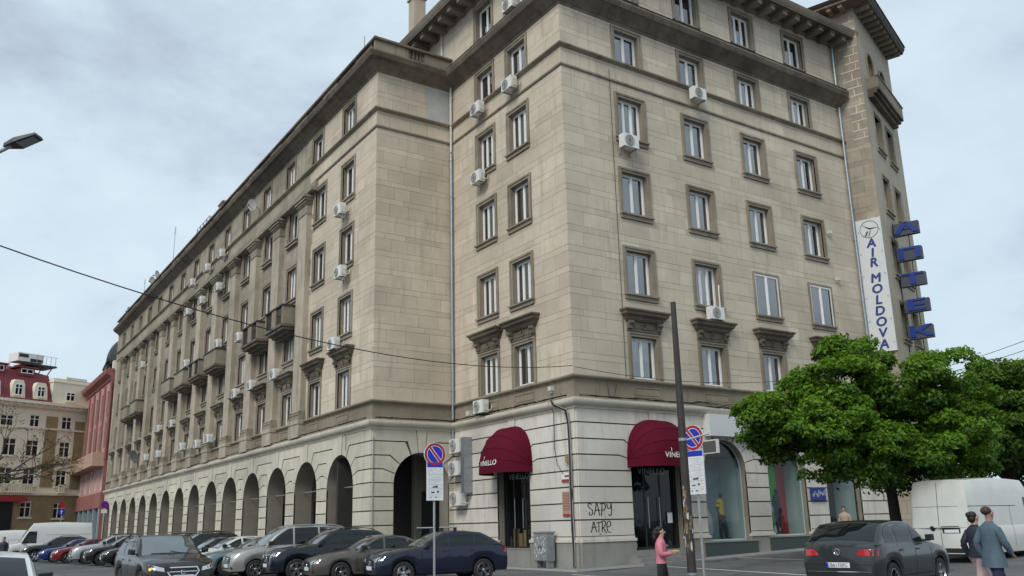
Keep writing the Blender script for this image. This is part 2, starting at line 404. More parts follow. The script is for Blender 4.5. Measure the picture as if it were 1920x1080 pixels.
def outer_rect(u, f):
    z0, z1 = Z_F[f]
    return (u - HW - 0.21, u + HW + 0.21, z0 - (0.27 if f in (2, 3, 4) else 0.12), z1 + 0.2)
def cut(rects, holes):
    res = list(rects)
    for (a0, a1, b0, b1) in holes:
        nx = []
        for (u0, u1, z0, z1) in res:
            if a1 <= u0 or a0 >= u1 or b1 <= z0 or b0 >= z1: nx.append((u0, u1, z0, z1)); continue
            if b0 > z0: nx.append((u0, u1, z0, b0))
            if b1 < z1: nx.append((u0, u1, b1, z1))
            m0, m1 = max(z0, b0), min(z1, b1)
            if a0 > u0: nx.append((u0, a0, m0, m1))
            if a1 < u1: nx.append((a1, u1, m0, m1))
        res = nx
    return [q for q in res if q[1] - q[0] > 0.012 and q[3] - q[2] > 0.012]
TALL, THIN = 0.6125, 0.265
BLOCKS = []
def ashlar(M, u0, u1, z0, z1, holes, seed, limit=None):
    """alternating tall and thin courses of stones with recessed joints, cut round the openings"""
    rnd = random.Random(seed); z = z0; k = 0; bb = MB()
    for q in cut([(u0, u1, z0, z1)], [(a + 0.2, c - 0.2, d + 0.1, e_ - 0.19) for a, c, d, e_ in holes]):
        bb.add([(q[0], 0.022, q[2]), (q[1], 0.022, q[2]), (q[1], 0.022, q[3]), (q[0], 0.022, q[3])], [(0, 1, 2, 3)])
    bb.build('wall_core', 'ashlar_joint', bld, M)
    while z < z1 - 0.05:
        h = TALL if k % 2 == 0 else THIN
        ze = min(z1, z + h)
        if z1 - ze < 0.14: ze = z1
        u = u0 - rnd.uniform(0, 0.6)
        while u < u1 - 1e-3:
            ln_ = rnd.uniform(0.75, 1.35) if k % 2 == 0 else rnd.uniform(1.0, 1.9)
            ue = min(u1, u + ln_)
            if u1 - ue < 0.3: ue = u1
            us = max(u, u0); g = 0.0055
            r0 = (us + (g if us > u0 else 0), ue - (g if ue < u1 else 0), z + g, ze - g)
            pcs = cut([r0], holes)
            if pcs:
                tn = rnd.gauss(0, 0.55) + (0.5 if rnd.random() < 0.06 else 0); yj = -rnd.uniform(0, 0.004)
                ar = sum((q[1] - q[0]) * (q[3] - q[2]) for q in pcs)
                for (a_, c_, d_0, e_0) in holes:           # rain carries soot down from the sills
                    dzz = d_0 - (r0[2] + r0[3]) / 2
                    if 0 < dzz < 1.3 and r0[0] < c_ and r0[1] > a_: tn -= 1.5 * (1 - dzz / 1.3) * rnd.uniform(.5, 1)
                c = M @ Vector(((r0[0] + r0[1]) / 2, 0, (r0[2] + r0[3]) / 2))
                nrm = (M.to_3x3() @ Vector((0, -1, 0)))
                v = CAM - c; cs = max(0.02, nrm.dot(v.normalized()))
                BLOCKS.append((px_size(c, ar * cs), M, pcs, tn, yj))
            u += ln_
        z = ze; k += 1
def holes_of(M): return [outer_rect(u, f) for (m_, u, f, s, c) in WIN if m_ is M]
hR, hL, hW = holes_of(FR), holes_of(FL), holes_of(FW)
Z0U = 7.26
ashlar(FR, 0, 19.2, Z0U, 20.47, hR, 1); ashlar(FR, 0, 19.2, 20.6, 21.36, hR, 2); ashlar(FR, 0, 19.2, 21.5, 23.5, hR, 3); ashlar(FR, 0, 19.2, 24.2, Z_EAVE, hR, 4)
ashlar(FL, 0, BY, Z0U, 20.47, hL, 5); ashlar(FL, 0, BY, 20.6, 21.36, hL, 6); ashlar(FL, 0, BY, 21.5, 23.5, hL, 7); ashlar(FL, -4.0, BY, 24.2, Z_EAVE, hL, 8)
pt = [(2.55, 4.157, 21.5, 23.5)]
ashlar(FE, 0, 4.157, Z0U, 20.47, [], 9); ashlar(FE, 0, 4.157, 20.6, 21.36, [], 10); ashlar(FE, 0, 4.157, 21.5, 23.5, [(2.7, 4.3, 21.3, 23.6)], 11)
ashlar(FW, 0, BEND - BY, Z0U, 20.47, hW, 12); ashlar(FW, 0, BEND - BY, 20.6, 21.36, hW, 13); ashlar(FW, 0, BEND - BY, 21.5, 23.5, hW, 14)
ashlar(FT1, 0, 1.35, 0.0, 29.2, [], 15)
BLOCKS.sort(key=lambda q: -q[0])
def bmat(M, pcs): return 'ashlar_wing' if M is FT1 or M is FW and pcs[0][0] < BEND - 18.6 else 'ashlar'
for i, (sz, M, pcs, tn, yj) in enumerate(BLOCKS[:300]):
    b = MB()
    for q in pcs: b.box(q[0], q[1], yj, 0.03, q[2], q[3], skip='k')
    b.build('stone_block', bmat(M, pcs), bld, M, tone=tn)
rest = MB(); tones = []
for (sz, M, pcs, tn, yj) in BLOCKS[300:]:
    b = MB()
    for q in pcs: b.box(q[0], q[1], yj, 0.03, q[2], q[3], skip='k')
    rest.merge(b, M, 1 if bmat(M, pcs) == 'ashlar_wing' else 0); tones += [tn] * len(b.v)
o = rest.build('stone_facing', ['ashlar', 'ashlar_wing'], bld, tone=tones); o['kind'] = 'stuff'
b = MB(); b.box(2.7, 4.157, -0.006, 0.03, 21.503, 23.45, skip='k'); b.build('render_patch', 'grey_patch', bld, FE)

# ---- windows
_mc = {}
def cached(key, fn):
    if key not in _mc: _mc[key] = fn()
    return _mc[key]
def surround(h, sill):
    b = MB(); w_ = HW
    for (a, c, y) in ((0.0, 0.11, -0.025), (0.11, 0.2, -0.06)):
        b.box(-w_ - c, -w_ - a, y, 0.04, 0, h + c, skip='k'); b.box(w_ + a, w_ + c, y, 0.04, 0, h + c, skip='k'); b.box(-w_ - a, w_ + a, y, 0.04, h + a, h + c, skip='k')
    # reveal
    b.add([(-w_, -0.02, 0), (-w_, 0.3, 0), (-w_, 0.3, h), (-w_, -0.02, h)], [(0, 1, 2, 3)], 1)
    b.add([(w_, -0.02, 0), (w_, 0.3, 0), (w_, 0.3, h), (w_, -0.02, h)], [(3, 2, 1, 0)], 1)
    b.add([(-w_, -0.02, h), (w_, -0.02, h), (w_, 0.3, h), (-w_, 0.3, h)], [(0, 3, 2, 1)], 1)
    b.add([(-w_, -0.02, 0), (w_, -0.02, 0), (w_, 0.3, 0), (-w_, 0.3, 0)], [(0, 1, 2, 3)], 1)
    return b.mesh('window', ['trim', 'reveal'])
def sillm(kind):
    b = MB(); w_ = HW + 0.2
    if kind == 'double':
        b.box(-w_, w_, -0.20, 0.2, -0.09, 0.0); b.box(-w_ + .04, w_ - .04, -0.10, 0.03, -0.19, -0.091); b.box(-w_, w_, -0.17, 0.03, -0.28, -0.191)
    elif kind == 'flat':
        b.box(-w_ + 0.2, w_ - 0.2, -0.06, 0.25, -0.05, 0.0)
    else:
        b.box(-w_ - 0.03, w_ + 0.03, -0.15, 0.2, -0.08, 0.0); b.box(-w_, w_, -0.075, 0.03, -0.25, -0.081)
    return b.mesh('sill', 'trim')
def framem(h, lights, flush):
    b = MB(); y0, y1 = (-0.035, 0.05) if flush else (0.22, 0.29); w_ = (HW + 0.12) if flush else HW - 0.003; f = 0.08; hb = -0.1 if flush else 0.0; ht = h + (0.1 if flush else 0)
    b.box(-w_, w_, y0, y1, hb, hb + f); b.box(-w_, w_, y0, y1, ht - f, ht); b.box(-w_, -w_ + f, y0, y1, hb + f, ht - f); b.box(w_ - f, w_, y0, y1, hb + f, ht - f)
    iw = w_ - f
    xs = {2: [0.0], 3: [-iw * 0.36, iw * 0.36], 1: []}[lights]
    for x in xs: b.box(x - 0.045, x + 0.045, y0 - 0.008, y1 - 0.008, hb + f, ht - f)
    edges = [-iw] + xs + [iw]
    for a, c in zip(edges[:-1], edges[1:]):          # leaf frames
        a2, c2 = a + (0.045 if a in xs else 0.0), c - (0.045 if c in xs else 0.0); g = 0.035
        b.box(a2, a2 + g, y0 + 0.015, y1 - 0.01, hb + f, ht - f); b.box(c2 - g, c2, y0 + 0.015, y1 - 0.01, hb + f, ht - f)
        b.box(a2 + g, c2 - g, y0 + 0.015, y1 - 0.01, hb + f, hb + f + g); b.box(a2 + g, c2 - g, y0 + 0.015, y1 - 0.01, ht - f - g, ht - f)
    return b.mesh('frame', 'pvc'), edges, (hb + f, ht - f), y0 + 0.04
def panem(wd, h):
    b = MB(); b.add([(-wd / 2, 0, 0), (wd / 2, 0, 0), (wd / 2, 0, h), (-wd / 2, 0, h)], [(0, 1, 2, 3)]); return b.mesh('pane', 'pane')
def curtainm(wd, h, seed, mat):
    rnd = random.Random(seed); b = MB(); n = 18
    for i in range(n + 1):
        x = -wd / 2 + wd * i / n; y = 0.05 * math.sin(i * 1.9 + seed) + rnd.uniform(-.012, .012)
        b.v += [(x, y, 0), (x, y, h)]
    for i in range(n): b.f.append([2 * i, 2 * i + 2, 2 * i + 3, 2 * i + 1]); b.m.append(0)
    return b.mesh('curtain', mat, smooth=60)
def hoodm():
    b = MB(); h = 1.75; w_ = HW + 0.2
    b.box(-w_, w_, -0.035, 0.03, h + 0.203, h + 0.64, skip='k')                        # frieze
    b.box(-w_ - .02, w_ + .02, -0.09, 0.03, h + 0.21, h + 0.27, skip='k')
    for s in (-1, 1):                                                                # scrolled consoles
        x = s * (w_ - 0.1)
        b.slab([(x - .1, h + .30), (x + .1, h + .30), (x + .1, h + .64), (x - .1, h + .64)], -0.16, 0.0)
        b.tube([(x - .105, -0.17, h + .55), (x + .105, -0.17, h + .55)], 0.085, 10); b.tube([(x - .1, -0.12, h + .37), (x + .1, -0.12, h + .37)], 0.055, 8)
    pts = [(0.11 * math.cos(a), -0.06, h + .45 + 0.13 * math.sin(a)) for a in [2 * PI * i / 14 for i in range(15)]]
    b.tube(pts, 0.03, 6)                                                             # ring ornament
    for s in (-1, 1): b.box(s * .34 - .2, s * .34 + .2, -0.055, -0.03, h + .34, h + .56)
    prof = [(0.10, .64), (0.17, .72), (0.20, .80), (0.34, .88), (0.36, .97), (0.44, 1.03), (0.44, 1.09)]
    for (d0, z0), (d1, z1) in zip(prof[:-1], prof[1:]):
        o = len(b.v); W0, W1 = w_ + d0 * .8, w_ + d1 * .8
        b.v += [(-W0, 0.03, h + z0), (-W0, -d0, h + z0), (W0, -d0, h + z0), (W0, 0.03, h + z0), (-W1, 0.03, h + z1), (-W1, -d1, h + z1), (W1, -d1, h + z1), (W1, 0.03, h + z1)]
        b.f += [[o, o + 1, o + 5, o + 4], [o + 1, o + 2, o + 6, o + 5], [o + 2, o + 3, o + 7, o + 6]]; b.m += [0] * 3
    W1 = w_ + .44 * .8; b.add([(-W1, 0.03, h + 1.09), (-W1, -.44, h + 1.09), (W1, -.44, h + 1.09), (W1, 0.03, h + 1.09)], [(0, 1, 2, 3)])
    W1 = w_ + .1 * .8; b.add([(-W1, 0.03, h + .64), (-W1, -.1, h + .64), (W1, -.1, h + .64), (W1, 0.03, h + .64)], [(3, 2, 1, 0)])
    return b.mesh('hood', 'soot_trim', smooth=30)
wr = random.Random(31)
def make_window(M, u, f, st, col):
    z0, z1 = Z_F[f]; h = z1 - z0
    base = M @ T(u, 0, z0)
    flush = (st == 'R' and f == 2 and col in (2, 3))
    wn = put('window', cached(('s', f), lambda: surround(h, f)), bld, base)
    kind = 'flat' if f in (1, 5, 6) else ('double' if (st == 'W' and col >= 2 and f == 4) else 'std')
    put('sill', cached(('sill', kind), lambda: sillm(kind)), wn)
    lights = wr.choice([2, 2, 2, 3, 3]) if st != 'W' else wr.choice([2, 2, 3])
    fm, edges, (hb, ht), yp = cached(('f', round(h, 2), lights, flush), lambda: framem(h, lights, flush))
    put('frame', fm, wn)
    for a, c in zip(edges[:-1], edges[1:]):
        wd = c - a - 0.10
        put('pane', cached(('p', round(wd, 2), round(ht - hb, 2)), lambda: panem(wd + 0.04, ht - hb - 0.05)), wn, T((a + c) / 2, yp, hb + 0.025))
    r = wr.random()
    if r < 0.42:
        mat = wr.choice(['curtain', 'curtain', 'curtain_beige'])
        full = wr.random() < 0.5; sd_ = wr.randrange(4)
        wd = 2 * HW - 0.02 if full else wr.choice([0.35, 0.5, 0.7])
        sx = 0 if full else wr.choice([-1, 1]) * (HW - wd / 2 - 0.02)
        put('curtain', cached(('c', wd, round(h, 2), sd_, mat), lambda: curtainm(wd, h - 0.05, sd_, mat)), wn, T(sx, 0.55, 0.02))
    elif r < 0.62:
        hb_ = wr.choice([.3, .5, .75]) * h; put('roller_blind', cached(('rb', round(hb_, 2)), lambda: MB().box(-HW + .06, HW - .06, .36, .375, 0, hb_).mesh('roller_blind', 'curtain')), wn, T(0, 0, h - .06 - hb_))
    if st == 'W' and f == 1 and col == 2:
        b = MB(); b.box(-HW + .08, HW - .08, 0.33, 0.36, 0.05, h - .05); b.build('blind', 'blind_green', wn)
    if f == 1: put('hood', cached('hood', hoodm), wn)
    if st == 'W' and f == 4 and col in (2, 3, 4):     # little flower rail on the sill
        b = MB()
        for k in range(5): b.tube([(-.6 + .3 * k, -.19, 0), (-.6 + .3 * k, -.19, .22)], .012, 4)
        b.tube([(-.62, -.19, .22), (.62, -.19, .22)], .014, 4); b.tube([(-.62, -.19, .11), (.62, -.19, .11)], .012, 4)
        b.build('sill_rail', 'cable_grey', wn)
    return wn
for (M, u, f, st, col) in WIN: make_window(M, u, f, st, col)

# near-black shell and slabs behind the walls; room shade put into their colour
b = MB()
b.box(1.1, 19.0, 1.1, 13.0, 6.5, 27.2); b.box(BX + 1.1, 6.0, 10.4, BEND - .4, 6.5, 24.0)
b.build('dark_room_shell', 'room_dark', bld)
b = MB()
for z in (6.45, 10.3, 13.8, 17.3, 20.9, 24.25):
    b.box(0.35, 19.0, 0.35, 1.2, z, z + .3); b.box(0.35, 1.2, 1.2, 9.2, z, z + .3)
    if z < 24: b.box(BX + .35, BX + 1.2, 9.6, BEND - .4, z + .002, z + .298)
b.build('floor_slab', 'room_dark', bld)

# ---- mouldings running round the building
def moulding(name, prof, mat, path=None): return sweep(path or WALLPATH, prof).build(name, mat, bld, smooth=35)
moulding('ground_cornice', [(-.1, 5.95), (0.10, 5.95), (0.12, 6.03), (0.20, 6.06), (0.30, 6.16), (0.32, 6.26), (0.30, 6.32), (0.12, 6.36), (-.1, 6.36)], 'rustic_cream')
moulding('frieze_band', [(-.1, 6.36), (0.03, 6.36), (0.03, 7.1), (-.1, 7.1)], 'frieze')
moulding('sill_course', [(-.1, 7.08), (0.04, 7.08), (0.08, 7.12), (0.17, 7.15), (0.19, 7.20), (0.17, 7.245), (0.03, 7.26), (-.1, 7.26)], 'trim')
moulding('string_course', [(-.1, 20.46), (0.03, 20.46), (0.08, 20.50), (0.08, 20.57), (0.03, 20.6), (-.1, 20.6)], 'trim')
moulding('string_course', [(-.1, 21.35), (0.04, 21.35), (0.09, 21.39), (0.17, 21.43), (0.18, 21.49), (0.05, 21.53), (-.1, 21.53)], 'trim')
moulding('cornice', [(-.1, 23.4), (0.03, 23.4), (0.06, 23.5), (0.16, 23.56), (0.22, 23.66), (0.42, 23.76), (0.48, 23.84), (0.62, 23.9), (0.68, 24.02), (0.72, 24.12), (0.70, 24.2), (-.1, 24.24)], 'soot_trim')
moulding('gutter_lip', [(0.05, 24.25), (0.60, 24.25), (0.64, 24.33), (0.58, 24.38), (0.05, 24.38)], 'dark_metal', WALLPATH[:5] + [(0, BY - .1)])
# panels in the frieze
def panel_frame(M, u0, u1, z0, z1):
    b = MB(); g = 0.05
    b.box(u0, u1, -.055, -.02, z0, z0 + g); b.box(u0, u1, -.055, -.02, z1 - g, z1); b.box(u0, u0 + g, -.055, -.02, z0 + g, z1 - g); b.box(u1 - g, u1, -.055, -.02, z0 + g, z1 - g)
    b.box(u0 + .09, u1 - .09, -.048, -.02, z0 + .09, z1 - .09)
    b.build('frieze_panel', 'frieze', bld, M)
for u in (3.75, 7.74, 11.69, 15.68): panel_frame(FR, u - .76, u + .76, 6.54, 6.96)
for y in (3.33, 6.08): panel_frame(FL, BY - y - .75, BY - y + .75, 6.54, 6.96)
for y in UP[:7]: panel_frame(FW, BEND - y - .75, BEND - y + .75, 6.54, 6.96)

# pilasters of the long wing
def pilm():
    b = MB()
    b.box(-.62, .62, -.30, .03, 7.75, 18.72, skip='k')
    b.box(-.74, .74, -.40, .03, 6.37, 7.06, skip='k')                     # pedestal
    b.box(-.78, .78, -.44, .03, 7.06, 7.27, skip='k')
    return b.mesh('pilaster', 'ashlar_wing', tone=2.2)
def pilbase():
    b = MB()
    b.box(-.76, .76, -.42, .03, 7.27, 7.42, skip='k'); b.box(-.72, .72, -.38, .03, 7.42, 7.50, skip='k')
    for z, r, k in ((7.57, .075, .70), (7.69, .055, .66)): b.tube([(-k, -.34, z), (k, -.34, z)], r, 8); b.box(-k, k, -.34, .03, z - r, z + r)
    return b.mesh('base', 'trim', smooth=40)
def pilcap():
    b = MB(); z = 18.72
    for (w_, d, z0, z1) in ((.66, .34, 0, .08), (.63, .31, .08, .55), (.68, .37, .55, .63), (.74, .43, .63, .75), (.82, .51, .75, .90), (.90, .58, .90, 1.0), (.86, .54, 1.0, 1.08)): b.box(-w_, w_, -d, .03, z + z0, z + z1, skip='k')
    return b.mesh('capital', 'trim')
pm, pb_, pc = pilm(), pilbase(), pilcap()
for y in PIL:
    p_ = put('pilaster', pm, bld, FW @ T(BEND - y, 0, 0)); put('base', pb_, p_); put('capital', pc, p_)
sweep([(BX, 16.9), (BX, 73.2)], [(-.1, 19.85), (.38, 19.85), (.40, 20.0), (.20, 20.05), (.20, 20.4), (-.1, 20.44)]).build('entablature', 'trim', bld)

# balconies
def balcm(iron):
    b = MB(); W_ = 1.5; D = 1.0; z = 12.15
    for (w_, d, z0, z1) in ((1.12, .35, 0, .12), (1.25, .60, .12, .26), (1.42, .90, .26, .42), (W_, D, .42, .56)): b.box(-w_, w_, -d, .03, z + z0, z + z1)
    return b.mesh('balcony', 'soot_trim')
def balparm(iron):
    b = MB(); W_ = 1.46; D = .96; z = 12.71; t_ = .12; h = 1.0
    b.box(-W_, -W_ + t_, -D, -.02, z, z + h); b.box(W_ - t_, W_, -D, -.02, z, z + h)
    if iron:
        for k in range(13): b.tube([(-1.3 + 2.6 * k / 12, -D + .06, z), (-1.3 + 2.6 * k / 12, -D + .06, z + h)], .03, 5, 1)
        b.box(-.35, .35, -D, -D + t_, z, z + h)
    else: b.box(-W_ + t_, W_ - t_, -D, -D + t_, z, z + h)
    b.box(-W_ - .05, W_ + .05, -D - .05, -D + t_ + .04, z + h, z + h + .09, 1); b.box(-W_ - .05, -W_ + t_ + .04, -D + t_ + .04, 0, z + h, z + h + .09, 1); b.box(W_ - t_ - .04, W_ + .05, -D + t_ + .04, 0, z + h, z + h + .09, 1)
    return b.mesh('parapet', ['trim', 'iron'])
bm_, bp0, bp1 = balcm(0), balparm(0), balparm(1)
for i in sorted(BALC):
    q = put('balcony', bm_, bld, FW @ T(BEND - UP[i], 0, 0)); put('parapet', bp1 if i in (2, 3, 6) else bp0, q)

# wing parapet with balusters
def parapet(path, pat):
    prof = [(.05, 24.24), (.30, 24.24), (.30, 24.40), (.05, 24.40)]; sweep(path, prof).build('parapet_base', 'soot_trim', bld)
    sweep(path, [(.02, 24.98), (.36, 24.98), (.38, 25.04), (.36, 25.12), (.02, 25.12)]).build('parapet_coping', 'soot_trim', bld)
parapet([(-.12, BY), (BX, BY), (BX, BEND)], None)
def balustm():
    b = MB(); b.lathe([(.07, 0), (.07, .06), (.045, .09), (.085, .22), (.06, .36), (.045, .46), (.07, .50), (.07, .58)], 8); return b.mesh('baluster', 'soot_trim', smooth=50)
blm = balustm()
class _P:
    def box(s, *a): MB().box(*a).build('parapet_panel', 'trim', bld)
pan = _P()
for u0, u1 in ((0.02, 1.55), (2.75, 4.02)): pan.box(BX - .2 + u0 - .1, BX + u1, BY - .26, BY - .1, 24.401, 24.979)
for k in range(6): put('baluster', blm, bld, T(BX + 1.65 + .2 * k, BY - .18, 24.4))
y = BY + .2; k = 0; nb = 0
while y < BEND - 2:
    if k % 2 == 0: pan.box(BX - .26, BX - .1, y, y + 2.0, 24.401, 24.979); y += 2.0
    else:
        for j in range(10):
            if nb < 110: put('baluster', blm, bld, T(BX - .18, y + .15 + .22 * j, 24.4)); nb += 1
        y += 2.45
    k += 1

# main eave with modillions, roofs, chimneys
ep = [(19.9, 0), (0, 0), (0, 13.3)]
sweep(ep, [(-.3, Z_EAVE), (1.15, Z_EAVE), (1.15, Z_EAVE + .10), (-.3, Z_EAVE + .10)]).build('eave_soffit', 'soot_trim', bld)
sweep(ep, [(1.0, Z_EAVE + .103), (1.16, Z_EAVE + .103), (1.24, Z_EAVE + .22), (1.30, Z_EAVE + .38), (1.26, Z_EAVE + .42), (.9, Z_EAVE + .42)]).build('eave_gutter', 'trim', bld, smooth=35)
md = MB(); md.slab([(-.16, -.26), (.16, -.26), (.16, 0), (-.16, 0)], -.95, -.02, back=True); md.box(-.19, .19, -1.0, -.02, -.06, -.001); md = md.mesh('modillion', 'trim')
for k in range(20): put('modillion', md, bld, FR @ T(.55 + .97 * k, 0, Z_EAVE))
for k in range(13): put('modillion', md, bld, FL @ T(-3.5 + .98 * k, 0, Z_EAVE))
sweep(ep, [(-.2, Z_EAVE - .16), (.07, Z_EAVE - .16), (.12, Z_EAVE - .02), (-.2, Z_EAVE - .02)]).build('eave_moulding', 'trim', bld)
b = MB(); z = Z_EAVE + .43
b.add([(-1.2, -1.2, z), (19.6, -1.2, z), (19.6, 14, z), (-1.2, 14, z), (4, 5.5, z + 3.2), (16, 5.5, z + 3.2)], [(0, 1, 5, 4), (1, 2, 5), (2, 3, 4, 5), (3, 0, 4)])
b.build('roof', 'roof_tile', bld)
b = MB(); b.box(BX - .1, 8, BY + .05, BEND, 24.2, 24.3); b.add([(BX + 1.2, 13.6, 24.3), (BX + 1.2, BEND, 24.3), (4, BEND, 26.0), (4, 13.6, 26.0), (9, 13.6, 24.3), (9, BEND, 24.3)], [(0, 1, 2, 3)[::-1], (3, 2, 5, 4)[::-1], (0, 3, 4)])
b.build('terrace_roof', 'roof_dark', bld)
b = MB(); b.box(0.0, 19.2, 13.2, 14.0, 0, Z_EAVE + .4); b.box(7.0, 8.0, 14.01, BEND, 0, 24.2); b.box(BX, 8.0, BEND + .01, BEND + .5, 0, 24.9); b.build('rear_wall', 'tower_render', bld)
def chimney(x, y, z0, z1, w_=.5, mat='brick'):
    b = MB(); b.box(x - w_, x + w_, y - w_, y + w_, z0, z1); b.box(x - w_ - .08, x + w_ + .08, y - w_ - .08, y + w_ + .08, z1, z1 + .12)
    b.build('chimney', mat, bld)
chimney(-2.0, 13.6, 24.2, 27.0, .55); chimney(-.4, 12.4, 27.4, 30.4, .35, 'tower_render'); chimney(BX + 1.0, 38.8, 24.2, 26.4, .6, 'trim')
# ------------------------------------------------------------------ rusticated ground floor
ZC = [1.17, 1.78, 2.40, 3.00, 3.61, 4.20, 4.80, 5.42, 5.95]
def arc(c, r, zs, t0, t1, n=6): return [(c + r * math.cos(t0 + (t1 - t0) * i / n), zs + r * math.sin(t0 + (t1 - t0) * i / n)) for i in range(n + 1)]
def edge_pts(side, arch, z0, z1, u_end, g):
    """boundary of one course next to an arch (or wall end) from z0 up to z1; side=+1: the arch lies to the left"""
    if arch is None: return [(u_end + side * (0 if abs(u_end) < 1e-6 or g == 0 else g), z0), (u_end + side * (0 if abs(u_end) < 1e-6 or g == 0 else g), z1)]
    c, r, zs = arch; ro = r + 0.62
    def th(z):
        dz = z - zs
        return None if dz <= 0 else math.asin(min(1.0, dz / ro))
    key_in = math.acos(0.17 / r)
    def inner(z):
        if z >= 5.9: return key_in - (0.012)
        t_ = th(z); return t_ if t_ is not None else None
    def outer(z):
        if z >= 5.9: return (c + side * (0.27 + .02), z)
        t_ = th(z); return (c + side * ro * math.cos(t_), z)
    pts = []
    t0, t1 = inner(z0), inner(z1)
    if t0 is None: pts.append((c + side * r, z0)); ta = 0.0
    else: pts.append(outer(z0)); ta = t0
    if t1 is None: pts.append((c + side * r, z1))
    else:
        A = arc(c, r, zs, ta, t1, 7)
        if side < 0: A = [(2 * c - x, z) for x, z in A]
        pts += A; pts.append(outer(z1))
    return pts
def rustic(M, u0, u1, arches, mat, jm='rustic_groove_shade', plinth_gap=()):
    segs = []; prev = None
    for a in arches: segs.append((prev, a)); prev = a
    segs.append((prev, None)); g = 0.026
    for (al, ar) in segs:
        lo = al[0] + al[1] if al else u0; hi = ar[0] - ar[1] if ar else u1
        if hi - lo < 0.05: continue
        for z0, z1 in zip(ZC[:-1], ZC[1:]):
            gt = g if z1 < 5.9 else 0
            lp = edge_pts(1, al, z0 + g, z1 - gt, u0, 0); rp = edge_pts(-1, ar, z0 + g, z1 - gt, u1, 0)
            poly = rp + lp[::-1]
            b = MB(); b.slab(poly, -0.06, 0.01); b.build('rusticated_block', mat, bld, M, tone=random.gauss(0, .5))
        # recessed bed behind the grooves
        poly = []
        if ar: poly += [(ar[0] - ar[1], 0), (ar[0] - ar[1], ar[2])] + [(2 * ar[0] - x, z) for x, z in arc(*ar, 0, PI / 2, 12)][1:] + [(ar[0], 5.96)]
        else: poly += [(u1, 0), (u1, 5.96)]
        if al: poly += [(al[0], 5.96)] + arc(*al, 0, PI / 2, 12)[::-1] + [(al[0] + al[1], 0)]
        else: poly += [(u0, 5.96), (u0, 0)]
        MB().add([(x, 0.0, z) for x, z in poly], [list(range(len(poly)))]).build('joint_bed', jm, bld, M)
        # plinth and its moulding
        b = MB(); b.box(lo - (.04 if al else 0), hi + (.04 if ar else 0), -0.10, 0.0, 0, 0.97, skip='kb')
        if al is None and abs(lo) < 1e-6: pass
        b.build('plinth', 'plinth', bld, M)
        b = MB(); b.box(lo - (.06 if al else 0), hi + (.06 if ar else 0), -0.135, 0.0, .972, 1.08, skip='k'); b.box(lo, hi, -0.085, 0, 1.08, 1.168, skip='k'); b.build('plinth_moulding', mat, bld, M)
    for (c, r, zs) in arches:        # keystones
        zi = zs + math.sqrt(r * r - .15 ** 2)
        MB().slab([(c - .15, zi), (c + .15, zi), (c + .25, 5.95), (c - .25, 5.95)], -0.085, 0.0).build('keystone', mat, bld, M)
def lining(M, c, r, zs, depth, mat, y0=-.06):
    pts = [(c + r, 0)] + arc(c, r, zs, 0, PI, 18) + [(c - r, 0)]; b = MB()
    for u, z in pts: b.v += [(u, y0, z), (u, depth, z)]
    for i in range(len(pts) - 1): b.f.append([2 * i, 2 * i + 1, 2 * i + 3, 2 * i + 2]); b.m.append(0)
    return b.build('arch_lining', mat, bld, M, smooth=30)
aR = [(3.92, 1.33, 3.70), (7.86, 1.26, 3.72), (11.78, 1.26, 3.72), (15.75, 1.26, 3.72)]
aL = [(4.98, 1.22, 3.72)]
aE = [(2.43, 1.40, 3.55)]
aW = [(BEND - (12.72 + 4.48 * k), 1.58, 3.48) for k in range(14, -1, -1)]
rustic(FR, 0, 19.2, aR, 'rustic_white'); rustic(FL, 0, BY, aL, 'rustic_white'); rustic(FE, 0, 4.157, aE, 'rustic_cream'); rustic(FW, 0, BEND - BY, aW, 'rustic_cream')
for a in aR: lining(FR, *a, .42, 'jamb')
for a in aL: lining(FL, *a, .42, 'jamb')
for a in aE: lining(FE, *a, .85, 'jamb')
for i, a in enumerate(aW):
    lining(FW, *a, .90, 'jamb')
    b = MB(); b.tube([(a[0] - a[1], .45, a[2] + .1), (a[0] + a[1], .45, a[2] + .1)], .022, 5); b.build('tie_rod', 'cable_grey', bld, FW)
    # inner wall faces between the arches
segs = [0] + [v for a in aW for v in (a[0] - a[1], a[0] + a[1])] + [BEND - BY]
b = MB()
for k in range(0, len(segs), 2): b.add([(segs[k], .9, 0), (segs[k + 1], .9, 0), (segs[k + 1], .9, 5.6), (segs[k], .9, 5.6)], [(3, 2, 1, 0)])
b.build('gallery_pier_face', 'jamb', bld, FW)
b = MB(); b.box(0, BEND - BY - .9, 4.6, 4.8, 0, 6.3); b.box(0, BEND - BY, .0, 4.6, 6.0, 6.3); b.box(BEND - BY - .02, BEND - BY + .0, .9, 1.0, 0, 5.9)
b.build('gallery_wall', 'reveal', bld, FW)
b = MB()
for k in range(15):
    u = BEND - (12.72 + 4.48 * k)
    b.box(u - 1.75, u + 1.75, 4.5, 4.61, .3, 3.4)
b.build('gallery_shopfront', 'room_dark', bld, FW)
b = MB(); b.box(0.1, 4.0, 4.0, 4.2, 0, 6); b.box(1.2, 2.2, 3.9, 4.0, .2, 2.6, 1); b.build('passage_wall', ['room_dark', 'navy_paint'], bld, FE)

